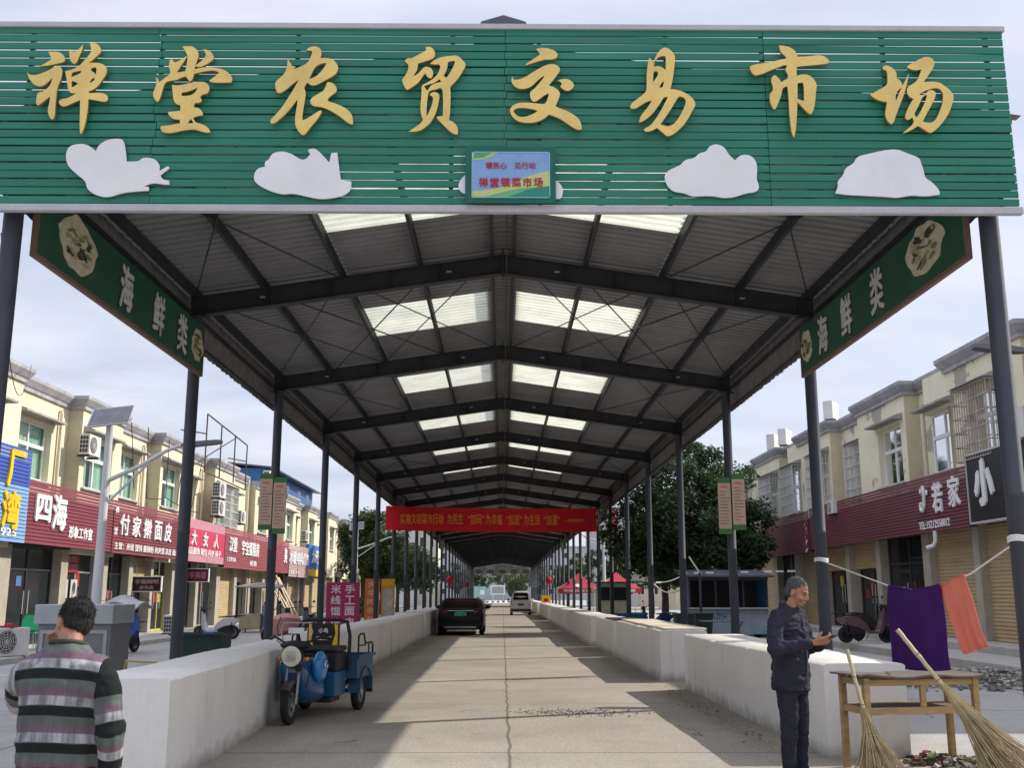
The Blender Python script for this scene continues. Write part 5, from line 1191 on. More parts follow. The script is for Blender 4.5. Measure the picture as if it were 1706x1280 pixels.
for k, (x, y, s_, lab, lm) in enumerate(((-5.0, 215, 1.15, 'tree beyond the far road, left of the white road sign', LEAF_M), (0.2, 222, 1.25, 'pale tree beyond the far road, above the white road sign', LEAF_P), (3.8, 226, 1.2, 'yellowish tree beyond the far road, above the round bush', LEAF_Y), (7.4, 216, 1.3, 'tree beyond the far road, right of the round bush', LEAF_P), (-9.5, 212, 1.2, 'tree beyond the far road at its left end', LEAF_M))):
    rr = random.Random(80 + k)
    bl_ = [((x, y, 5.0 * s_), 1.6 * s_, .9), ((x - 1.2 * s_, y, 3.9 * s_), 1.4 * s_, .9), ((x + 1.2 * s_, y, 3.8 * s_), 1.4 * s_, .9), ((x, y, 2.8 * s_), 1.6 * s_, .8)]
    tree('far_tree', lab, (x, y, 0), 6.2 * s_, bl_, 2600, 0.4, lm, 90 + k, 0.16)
t = thing('road_sign', 'white framed road sign on two posts beyond the far road', 'road sign', (-0.8, 196, 0))
MB().box(-2.2, 0.5, 195.9, 196, 1.4, 3.1).build('sign_frame', SW, t); MB().box(-1.95, 0.25, 195.85, 195.895, 1.65, 2.85).build('sign_face', mat('sign_face_grey', (0.30, 0.33, 0.31), 0.6, var=0.2), t)
for x in (-1.8, 0.1): MB().box(x, x + 0.12, 195.92, 196.04, 0, 1.4).build('post', SW, t)
t = thing('billboard', 'pale green billboard standing at the far left end of the market', 'billboard', (-4.3, 193, 0))
MB().box(-5.9, -3.0, 192.9, 193, 1.0, 2.9).build('board', mat('billboard_green', (0.28, 0.45, 0.40), 0.6, var=0.2), t); MB().box(-4.1, -3.3, 192.88, 192.899, 1.4, 2.2).build('white_panel', SW, t)
for x in (-5.6, -3.4): MB().box(x, x + 0.12, 192.93, 193.03, 0, 1.0).build('post', ALU, t)
m_ = MB(); mb2 = MB()
for k in range(30):
    a = k / 29; p = Vector((-5, 186, 0)).lerp(Vector((9, 206, 0)), a); p2 = Vector((-5, 186, 0)).lerp(Vector((9, 206, 0)), a + 1 / 29)
    (m_ if k % 2 else mb2).bar(p + Vector((0, 0, .12)), p2 + Vector((0, 0, .12)), 0.3, 0.26)
t = thing('painted_kerb', 'black and white kerb curving past the far end of the market', 'kerb', (-5, 186, 0)); m_.build('white_block', SW, t); mb2.build('black_block', BLK, t)
o = MB().box(-60, 60, 176.5, 190, -0.05, 0.006).build('cross_road', mat('cross_road_asphalt', (0.33, 0.32, 0.30), 0.9, var=0.08), None); tag(o, 'pale sunlit cross road beyond the market', 'road', kind='structure')
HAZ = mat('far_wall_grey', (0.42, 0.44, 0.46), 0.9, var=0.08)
def far_block(label, x0, x1, y0, y1, h, wm, rows, cols, face='y', name='apartment_building', roof=True):
    t = thing(name, label, 'building', ((x0 + x1) / 2, y0, 0))
    MB().box(x0, x1, y0, y1, 0, h).build('wall', wm, t)
    if roof: MB().box(x0 - .25, x1 + .25, y0 - .25, y1 + .25, h + 0.002, h + .3).build('roof_edge', CORN, t)
    for i in range(rows):
        z = 1.4 + i * (h - 1.2) / rows
        for j in range(cols):
            x = x0 + (x1 - x0) * (j + .28) / cols; w = (x1 - x0) / cols * .44
            f = MB().box(x, x + w, y0 - .05, y0 - .003, z, z + 1.45).build('window', WFR, t); MB().box(x + .07, x + w - .07, y0 - .06, y0 - .052, z + .08, z + 1.37).build('pane', GLASS_D, f)
    return t
far_block('grey white tower block on the right, rising behind the trees past the banner', 11.2, 16.5, 128, 140, 11.8, mat('tower_grey', (0.46, 0.49, 0.49), 0.85, var=0.06), 3, 3)
far_block('cream apartment block on the right behind the red tents', 16.0, 24, 128.5, 142, 10.6, mat('tower_cream', (0.58, 0.50, 0.40), 0.85, var=0.06), 3, 4)
far_block('pale building with blue trim on the right just left of the big tree', 17.2, 24, 104, 116, 9.6, mat('tower_yellow', (0.60, 0.55, 0.38), 0.85, var=0.06), 3, 3)
far_block('pale tall building far off on the left between the columns', -16.0, -11.8, 140, 152, 12.2, mat('tower_pale', (0.55, 0.57, 0.57), 0.85, var=0.06), 4, 3)
far_block('cream building far off on the left, closer to the banner', -11.6, -8.9, 141, 150, 10.6, mat('tower_buff', (0.60, 0.57, 0.45), 0.85, var=0.06), 3, 2)
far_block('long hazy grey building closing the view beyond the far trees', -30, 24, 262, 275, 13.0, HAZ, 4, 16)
t = thing('roof_sign', 'red and white roof sign on the grey tower block', 'roof sign', (13.8, 127.5, 9))
MB().lathe([(0.5, 0), (0.5, .12)], (13.6, 127.8, 11.3), (0, -1, 0), 16).build('disc', PKR, t); MB().box(13.2, 14.2, 127.7, 127.85, 8.0, 10.7).build('panel', PKR, t)

# ---------------------------------------------------------------- red tents on the right
TRED = mat('tent_red', (0.50, 0.045, 0.075), 0.6, var=0.12, transl=0.25); TWH = mat('tent_white', (0.62, 0.58, 0.58), 0.6, transl=0.25)
def tent(cx_, cy_, label, white):
    t = thing('canopy_tent', label, 'tent', (cx_, cy_, 0)); h = 1.55; ze, zv, zt = 1.92, 1.60, 3.05
    c = [(-h, -h), (h, -h), (h, h), (-h, h)]
    faces = []
    for k in range(4):
        a = c[k]; b = c[(k + 1) % 4]; vs = []; fs = []
        for i in range(7):
            q = i / 6; s_ = 1 - q; z = ze + (zt - ze) * (0.70 * q + 0.30 * q * q)
            vs += [(cx_ + a[0] * s_, cy_ + a[1] * s_, z), (cx_ + b[0] * s_, cy_ + b[1] * s_, z)]
        fs = [(2 * i, 2 * i + 1, 2 * i + 3, 2 * i + 2) for i in range(6)]
        vs += [(cx_ + a[0] * 1.01, cy_ + a[1] * 1.01, ze), (cx_ + b[0] * 1.01, cy_ + b[1] * 1.01, ze), (cx_ + a[0] * 1.01, cy_ + a[1] * 1.01, zv), (cx_ + b[0] * 1.01, cy_ + b[1] * 1.01, zv)]
        fs.append((14, 15, 17, 16))
        MB().add(vs, fs).build('canopy_side', TWH if k in white else TRED, t)
    q = MB(); put_text(q, '中国体育彩票', (cx_, cy_ - h * 1.01 - .02, (ze + zv) / 2), (1, 0, 0), (0, 0, 1), 2.3, 0.2, 0.02, 0.006); q.build('lettering', SW, t)
    q = MB(); q.prism([(math.cos(a * .35) * .18, math.sin(a * .35) * .18) for a in range(18)], (cx_ - .15, cy_ - h * .86, ze + .13), (1, 0, 0), (0, .77, .6), 0.1, 0.11); q.build('logo', SW, t)
    for x, y in c: MB().tube([(cx_ + x * .97, cy_ + y * .97, 0), (cx_ + x * .97, cy_ + y * .97, ze)], 0.03, 6).build('leg', ALU, t)
    MB().box(cx_ - 1.2, cx_ + 1.2, cy_ - .9, cy_ - .3, 0.62, 0.68)
    return t
tent(5.55, 76.5, 'red pointed canopy tent on the right, nearer the aisle', (3,))
tent(8.05, 74.0, 'red and white pointed canopy tent on the right, farther from the aisle', (3,))

# ---------------------------------------------------------------- food stall booth on the right
BTH = thing('food_stall', 'blue panelled food stall booth with a dark serving window under the dark tree', 'food stall', (8.15, 38, 0))
bx0, bx1, by0, by1 = 6.75, 9.62, 38.0, 39.9
BPN = mat('booth_panel', (0.30, 0.36, 0.40), 0.5, var=0.15, scale=1.5, col2=(0.10, 0.27, 0.42), spots=(0.5, 0.45, 0.62)); BFR = mat('booth_frame', (0.045, 0.05, 0.06), 0.5)
MB().box(bx0, bx1, by0, by0 + .05, 0.12, 0.98).build('front_panel', BPN, BTH)
MB().box(bx0, bx0 + .05, by0 + .05, by1, 0.12, 2.15).box(bx1 - .05, bx1, by0 + .05, by1, 0.12, 2.15).box(bx0, bx1, by1 - .05, by1, 0.12, 2.15).build('side_panel', mat('booth_side', (0.06, 0.16, 0.33), 0.5), BTH)
m_ = MB(); m_.box(bx0 - .02, bx1 + .02, by0 - .03, by0 + .04, 2.02, 2.16)
for x in (bx0, bx0 + .95, bx0 + 1.95, bx1 - .06): m_.box(x, x + .06, by0 - .02, by0 + .04, 1.07, 2.02)
m_.build('window_frame', BFR, BTH); MB().box(bx0 - .02, bx1 + .02, by0 - .16, by0 + .03, 1.0, 1.06).build('counter', mat('booth_counter', (0.42, 0.40, 0.33), 0.5), BTH)
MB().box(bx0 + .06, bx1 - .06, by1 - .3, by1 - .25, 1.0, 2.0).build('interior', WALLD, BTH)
MB().add([(bx0 - .15, by0 - .45, 2.13), (bx1 + .15, by0 - .45, 2.13), (bx1 + .15, by1, 2.38), (bx0 - .15, by1, 2.38), (bx0 - .15, by0 - .45, 2.19), (bx1 + .15, by0 - .45, 2.19), (bx1 + .15, by1, 2.44), (bx0 - .15, by1, 2.44)], [(3, 2, 1, 0), (4, 5, 6, 7), (0, 1, 5, 4), (1, 2, 6, 5), (2, 3, 7, 6), (3, 0, 4, 7)]).build('roof', mat('booth_roof', (0.07, 0.075, 0.085), 0.6), BTH)
m_ = MB()
for k in range(9):
    if k not in (2, 5): m_.box(bx0 + .1 + k * .42, bx0 + .38 + k * .42, by0 - .62, by0 - .60, 2.25 + .008 * k, 2.31 + .008 * k)
m_.build('trim_strip', SW, BTH)
for x in (bx0 + .2, bx1 - .4): MB().lathe([(0.17, -.05), (0.17, .05)], (x + .1, by0 + .5, 0.17), (0, 1, 0), 14).build('wheel', BLK, BTH)
q = MB(); put_text(q, '小吃', (bx0 + .95, by0 - .004, .72), (1, 0, 0), (0, 0, 1), .9, .35, .01, .004)
q.build('lettering', mat('booth_ink', (0.12, 0.13, 0.15), 0.6), BTH)
t = thing('rope', 'white rope and rolled tarpaulin slung between two right columns', 'rope', (4.75, 24.5, 2.0))
MB().tube(catenary((4.82, 27.5, 1.75), (4.85, 33.5, 1.85), .22), 0.02, 6).tube(catenary((4.9, 33.5, 1.9), (6.7, 38, 2.3), .1), 0.02, 6).build('rope', SW, t)
t = thing('folding_table', 'small grey folding table in front of the food stall', 'table', (7.0, 34, 0))
MB().box(6.35, 7.75, 33.6, 34.3, .66, .70).build('tabletop', mat('table_grey', (0.13, 0.14, 0.16), 0.4), t, bevel=0.01)
for x in (6.5, 7.55):
    for sgn in (-1, 1): MB().bar((x - .12 * sgn, 33.7, .66), (x + .12 * sgn, 34.2, 0), 0.03, 0.03).build('leg', BFR, t)
t = thing('post', 'thin dark post with a slanted white tube before the food stall', 'post', (6.85, 36.6, 0))
MB().box(6.87, 6.95, 36.57, 36.63, 0, 2.28).build('post', BFR, t); MB().bar((6.9, 36.6, 2.28), (6.55, 36.6, 2.83), 0.07, 0.05).build('tube', mat('tube_cream', (0.70, 0.66, 0.48), 0.5), t)
def bin_(x, y, label, s_=1.0):
    t = thing('wheelie_bin', label, 'bin', (x, y, 0)); g = mat('bin_green', (0.012, 0.045, 0.030), 0.5)
    a, b, h = .24 * s_, .3 * s_, .85 * s_
    MB(local=True).loft([[Vector((-a, -a, .08)), Vector((a, -a, .08)), Vector((a, a, .08)), Vector((-a, a, .08))], [Vector((-b, -b, h)), Vector((b, -b, h)), Vector((b, b, h)), Vector((-b, b, h))]]).build('body', g, t)
    MB(local=True).box(-b - .03, b + .03, -b - .04, b + .03, h + .002, h + .06).build('lid', g, t, bevel=0.02)
    for x_ in (-a, a - .05): MB(local=True).lathe([(.08, 0), (.08, .05)], (x_, a, .08), (1, 0, 0), 12).build('wheel', BLK, t)
bin_(6.05, 35.2, 'dark green wheelie bin left of the food stall'); bin_(6.85, 36.0, 'dark green wheelie bin against the food stall front', 1.0)
for k, (x, y) in enumerate(((5.6, 49.5), (6.5, 51))):
    t = thing('blue_crate', ['blue plastic crate on the ground beside the right columns, nearer', 'teal plastic crate on the ground beside the right columns, farther'][k], 'crate', (x, y, 0)); g = mat(['crate_blue', 'crate_teal'][k], [(0.02, 0.09, 0.30), (0.02, 0.17, 0.19)][k], 0.5)
    m_ = MB()
    for z in range(4): m_.box(x - .5, x + .5, y - .35, y + .35, .02 + z * .17, .14 + z * .17)
    m_.box(x - .46, x + .46, y - .31, y + .31, .0, .66).build('crate_body', g, t)
t = thing('cabinet', 'pale yellow cabinet with painted vegetables between right columns', 'cabinet', (5.9, 58, 0)); MB().box(5.2, 6.9, 57.6, 58.6, .1, 2.1).build('body', mat('cabinet_cream', (0.42, 0.40, 0.28), 0.6, var=0.2), t); MB().box(5.1, 7.0, 57.4, 58.7, 2.102, 2.2).build('roof', BFR, t); MB().box(5.3, 6.8, 57.57, 57.598, 1.2, 1.9).build('window', GLASS_D, t)
t = thing('storefront_sign', 'white and yellow shop sign panels hanging far behind the right columns', 'sign', (9.1, 70, 2.4)); MB().box(8.4, 9.2, 69.9, 70.0, 2.9, 3.7).build('white_panel', SW, t); MB().box(9.25, 9.9, 69.9, 70.0, 3.0, 3.8).build('yellow_panel', YEL, t); MB().box(8.4, 9.9, 69.9, 70.0, 2.4, 2.85).build('lower_panel', ALU, t)

# ---------------------------------------------------------------- boards standing along the left columns
def board_stand(x0, x1, y, z0, z1, colr, texts, label):
    t = thing('sign_board', label, 'sign board', ((x0 + x1) / 2, y, 0))
    MB().box(x0, x1, y - .03, y + .03, z0, z1).build('board', colr, t)
    for x in (x0 + .08, x1 - .08): MB().box(x - .02, x + .02, y - .02, y + .02, 0, z0).build('leg', BFR, t)
    for (s, u, v, w, h, mm) in texts:
        q = MB(); put_text(q, s, (x0 + (x1 - x0) * u, y - .031, z0 + (z1 - z0) * v), (1, 0, 0), (0, 0, 1), w, h, .02, .006, .003); q.build('character', mm, t)
MG = mat('board_magenta', (0.32, 0.020, 0.085), 0.5, var=0.06); PWT = mat('board_pink_white', (0.68, 0.55, 0.60), 0.6)
board_stand(-5.45, -4.42, 32.6, .36, 1.90, MG, [(c, .29, .86 - .215 * k, .31, .27, PWT) for k, c in enumerate('米线馄饨')] + [(c, .71, .86 - .215 * k, .31, .27, PWT) for k, c in enumerate('手工面皮')] + [('电话13912585', .5, .05, .9, .10, PWT)], 'magenta board with two columns of white characters behind the left columns')
OR1 = mat('board_orange', (0.48, 0.13, 0.045), 0.5, var=0.1); OR2 = mat('board_amber', (0.62, 0.30, 0.03), 0.5)
board_stand(-5.62, -5.02, 43, .3, 2.15, OR1, [(c, .45, .88 - .19 * k, .33, .27, mat('board_peach', (0.62, 0.34, 0.18), .6)) for k, c in enumerate('大牛肉杂粮')], 'narrow orange board with a column of pale characters behind the left columns')
t = thing('sign_board', 'orange topped board with pale dish pictures, right of the narrow orange board', 'sign board', (-4.85, 43.4, 0)); MB().box(-5.0, -4.45, 43.3, 43.36, .3, 2.15).build('board', OR2, t); MB().box(-4.95, -4.5, 43.28, 43.299, .4, 1.75).build('picture_panel', mat('picture_pale', (0.45, 0.42, 0.36), .6, var=.3, scale=5), t); q = MB(); put_text(q, '特色', (-4.72, 43.28, 1.95), (1, 0, 0), (0, 0, 1), .42, .2, .02, .01); q.build('lettering', YEL, t)
for x in (-4.95, -4.5): MB().box(x - .02, x + .02, 43.31, 43.35, 0, .3).build('leg', BFR, t)

# ---------------------------------------------------------------- lanterns and small box
LAN = mat('lantern_red', (0.55, 0.02, 0.035), 0.5, transl=0.3)
for k, (x, y, z, lab) in enumerate(((-4.6, 92, 2.35, 'red lantern on the left columns, the nearer of two'), (-4.6, 136, 2.35, 'red lantern on the left columns, the farther of two'), (4.55, 103, 2.45, 'orange red lantern on the right columns, past the white van'))):
    t = thing('lantern', lab, 'lantern', (x, y, z)); MB().lathe([(0.12, 0), (0.27, .1), (.33, .35), (.27, .6), (.12, .72)], (x, y, z), n=14).build('shade', LAN, t, smooth=True); MB().tube([(x, y, z + .72), (x, y, z + 1.1)], .012, 4).build('cord', BEAM, t); MB().tube([(x, y, z), (x, y, z - .35)], .03, 5).build('tassel', LAN, t)
t = thing('yellow_box', 'bright yellow box standing on the far right counter', 'box', (3.35, 80.5, .9)); MB().box(3.0, 3.65, 80.2, 80.8, .885, 1.42).build('box_body', YEL, t); MB().box(3.15, 3.5, 80.18, 80.199, .95, 1.2).build('red_print', LAN, t)

# ---------------------------------------------------------------- left street clutter
GB = thing('metal_container', 'dark green open metal rubbish container behind the left counter', 'container', (-6.9, 24.2, 0))
gm = mat('container_green', (0.018, 0.040, 0.030), 0.6, var=0.3)
MB().box(-7.45, -6.35, 23.9, 23.94, .05, .62).box(-7.45, -6.35, 24.86, 24.9, .05, .62).box(-7.45, -7.41, 23.94, 24.86, .05, .62).box(-6.39, -6.35, 23.94, 24.86, .05, .62).box(-7.41, -6.39, 23.94, 24.86, .05, .1).build('body', gm, GB)
MB().box(-7.5, -6.3, 23.86, 23.93, .622, .66).box(-7.5, -6.3, 24.87, 24.94, .622, .66).build('rim', gm, GB); MB().box(-6.75, -6.5, 23.88, 24.3, .661, .70).build('blue_lid', mat('lid_blue', (0.03, 0.12, 0.33), .5), GB)
KG = mat('kiosk_steel', (0.36, 0.37, 0.38), 0.5, 0.2, var=0.12, scale=2); KD = mat('kiosk_dark', (0.20, 0.20, 0.20), 0.5, 0.2, var=0.15)
KS = thing('metal_cart', 'grey sheet metal vending cart behind the man in the striped jumper', 'cart', (-7.5, 19, 0))
MB().box(-8.22, -6.84, 18.6, 19.7, 1.02, 1.36).build('hood', KG, KS, bevel=.015)
MB().box(-8.17, -6.89, 18.68, 19.65, .12, 1.018).build('body', KD, KS, bevel=.01)
m_ = MB()
for (a, b) in ((-8.12, -7.58), (-7.48, -6.94)):
    m_.box(a, b, 18.655, 18.679, .2, .26).box(a, b, 18.655, 18.679, .86, .92).box(a, a + .06, 18.655, 18.679, .26, .86).box(b - .06, b, 18.655, 18.679, .26, .86)
m_.build('door_frame', KG, KS)
for x in (-8.1, -7.1): MB().lathe([(.14, 0), (.14, .06)], (x, 18.9, .14), (1, 0, 0), 14).build('wheel', BLK, KS)
o = MB().tube([(-5.95, 18.4, 0), (-6.0, 18.5, .38), (-6.55, 18.6, .40), (-6.6, 18.6, 0)], .025, 6).build('bent_rail', mat('rail_yellow', (0.40, 0.31, 0.14), .6), None); tag(o, 'bent yellowish metal rail beside the grey cart', 'rail')
CHG = mat('chair_green', (0.015, 0.36, 0.16), .45, var=.08)
def chair(x, y, rz):
    t = thing('plastic_chair', 'x', 'chair', (x, y, .14), rz)
    m_ = MB(local=True)
    m_.loft([[Vector((-.2 + .4 * i / 6, -.2, .43 + .02 * abs(i - 3) / 3)) for i in range(7)] + [Vector((.2 - .4 * i / 6, -.2, .41)) for i in range(7)], [Vector((-.2 + .4 * i / 6, .2, .42 + .03 * abs(i - 3) / 3)) for i in range(7)] + [Vector((.2 - .4 * i / 6, .2, .40)) for i in range(7)]]); m_.build('seat', CHG, t)
    MB(local=True).loft([[Vector((-.19, .19, .48)), Vector((.19, .19, .48)), Vector((.19, .215, .48)), Vector((-.19, .215, .48))], [Vector((-.2, .25, .7)), Vector((.2, .25, .7)), Vector((.2, .275, .7)), Vector((-.2, .275, .7))], [Vector((-.14, .29, .86)), Vector((.14, .29, .86)), Vector((.14, .31, .86)), Vector((-.14, .31, .86))]]).build('backrest', CHG, t)
    for sx in (-1, 1):
        for sy in (-1, 1): MB(local=True).bar((sx * .16, sy * .16, .41), (sx * .2, sy * .2, 0), .02, .02).build('leg', ALU, t)
    return t
c0 = chair(-12.15, 27.2, .25); tag(c0, 'green plastic chair on the left pavement, left one of the pair', 'chair', 'green chairs')
c1 = chair(-11.62, 27.2, .15); tag(c1, 'green plastic chair on the left pavement, next to the grey cart', 'chair', 'green chairs')
o = MB().box(-11.45, -11.15, 24.15, 24.45, .785, .83).ell((-11.3, 24.3, .84), (.1, .1, .05)).build('red_bag', mat('bag_red', (0.4, 0.02, 0.05), .5), None); tag(o, 'small red bag on top of the pavement air conditioner', 'bag')
t = thing('lattice_panel', 'white lattice door panel at the far left shop', 'lattice', (-13.3, 27.0, .15)); m_ = MB()
for k in range(10):
    z = .35 + k * .2; m_.bar((-13.25, 26.98, z), (-13.25, 27.3, z + .2), .03, .02, up=(1, 0, 0)).bar((-13.25, 27.3, z), (-13.25, 26.98, z + .2), .03, .02, up=(1, 0, 0))
m_.bar((-13.25, 26.95, .2), (-13.25, 26.95, 2.4), .04, .04, up=(0, 1, 0)).bar((-13.25, 27.33, .2), (-13.25, 27.33, 2.4), .04, .04, up=(0, 1, 0)).build('lattice', SW, t)
t = thing('plank_stack', 'pale wooden planks leaning on the shop front', 'planks', (-12.0, 56, .14)); rr = random.Random(9)
for k in range(7):
    y = 57.5 + k * .42 + rr.uniform(-.05, .05); MB().bar((-11.5 + rr.uniform(-.1, .1), y, .14), (-12.62, y - rr.uniform(.5, .9), 2.2 + rr.uniform(-.2, .4)), .16, .04, up=(1, 0, 0)).build('plank', mat('plank_wood', (0.52, 0.42, 0.28), .8, var=.2), t)
t = thing('snack_cart', 'tan snack cart with a tattered canopy before the shuttered shop', 'cart', (-10.2, 43.5, .0))
MB().box(-10.7, -9.85, 43.0, 44.0, .15, .74).build('cart_body', mat('cart_tan', (0.40, 0.35, 0.22), .7, var=.15), t, bevel=.02)
MB().add([(-10.85, 42.7, 1.80), (-9.1, 42.6, 1.75), (-9.1, 44.3, 1.86), (-10.85, 44.3, 1.9), (-10.85, 42.7, 1.84), (-9.1, 42.6, 1.79), (-9.1, 44.3, 1.9), (-10.85, 44.3, 1.94), (-10, 43.4, 2.02)], [(3, 2, 1, 0), (4, 5, 8), (5, 6, 8), (6, 7, 8), (7, 4, 8), (0, 1, 5, 4), (1, 2, 6, 5), (2, 3, 7, 6), (3, 0, 4, 7)]).build('canopy', mat('canopy_grey', (0.22, 0.20, 0.17), .8, var=.3), t)
for x, y in ((-10.65, 43.05), (-9.35, 43.05), (-10.65, 43.95), (-9.35, 43.95)): MB().tube([(x, y, .3), (x, y, 1.82)], .02, 5).build('canopy_post', BFR, t); MB().tube([(x, y, 0), (x, y, .3)], .03, 5).build('leg', BFR, t)
for k, (x, y, lab) in enumerate(((-9.65, 43.4, 'clear blue water bottle standing on the blue barrel by the snack cart'),)):
    t = thing('water_bottle', lab, 'bottle', (x, y, .625)); MB().lathe([(.2, 0), (.22, .05), (.22, .42), (.1, .55), (.05, .6), (.05, .68)], (x, y, .625), n=14).build('bottle_body', mat('bottle_blue', (0.25, 0.42, 0.58), .2), t, smooth=True); MB().lathe([(.055, .681), (.055, .73)], (x, y, .625), n=12).build('cap', SW, t)
o = MB().lathe([(.26, 0), (.29, .2), (.29, .4), (.26, .62)], (-9.65, 43.4, 0), n=18).build('barrel', mat('barrel_blue', (0.08, 0.17, 0.30), .5), None, smooth=True); tag(o, 'blue grey barrel at the right end of the snack cart', 'barrel')
for k, (x, y, s_, lab) in enumerate(((-8.9, 58, 1.0, 'leafy potted plant left of the magenta board'), (-7.9, 57, .9, 'potted plant right beside the magenta board'))):
    t = thing('potted_plant', lab, 'plant', (x, y, 0)); MB().lathe([(.22, 0), (.32, .45), (.34, .45), (.34, .5), (.0, .48)], (x, y, 0), n=14).build('pot', mat('pot_clay', (0.25, 0.13, 0.08), .8), t)
    m_ = MB(); rr = random.Random(k + 40)
    for j in range(420):
        p = Vector((x + rr.gauss(0, .22), y + rr.gauss(0, .22), .5 + rr.uniform(0, .8) * s_)); a = Vector((rr.gauss(0, .6), rr.gauss(0, .6), rr.uniform(.1, 1))).normalized(); b = a.orthogonal().normalized(); m_.add([p, p + a * .13 + b * .04, p + a * .26, p + a * .13 - b * .04], [(0, 1, 2, 3)])
    m_.build('leaves', LEAF_M, t)
# ---------------------------------------------------------------- vehicles
RUB = mat('tyre_rubber', (0.022, 0.022, 0.023), 0.85, var=0.25, scale=6, bump=0.2); RIM = mat('wheel_rim', (0.30, 0.30, 0.31), 0.4, 0.5, var=0.2)
CHR = mat('bright_metal', (0.62, 0.62, 0.62), 0.25, 0.8, var=0.1); BKP = mat('black_plastic', (0.018, 0.018, 0.020), 0.55, var=0.25)
def wheel(t, c, r, w, ax=(1, 0, 0), rimcol=None, spokes=6, local=True):
    c = Vector(c); a = Vector(ax).normalized()
    o = MB(local=local).lathe([(r * .62, -w * .42), (r * .80, -w * .5), (r * .95, -w * .42), (r, -w * .2), (r, w * .2), (r * .95, w * .42), (r * .80, w * .5), (r * .62, w * .42), (r * .6, 0), (r * .62, -w * .42)], c, a, 28).build('wheel', RUB, t, smooth=True)
    m_ = MB(local=True).lathe([(r * .64, -w * .30), (r * .64, w * .30), (r * .54, w * .32), (r * .50, w * .1), (r * .50, -w * .1), (r * .54, -w * .32), (r * .64, -w * .30)], c, a, 24)
    e = a.orthogonal().normalized(); q = a.cross(e)
    for k in range(spokes):
        an = 2 * math.pi * k / spokes; d = e * math.cos(an) + q * math.sin(an); m_.bar(c + d * r * .1, c + d * r * .56, r * .10, w * .3, up=a)
    m_.lathe([(r * .16, -w * .4), (r * .16, w * .4)], c, a, 12); m_.build('rim', rimcol or RIM, o)
    return o

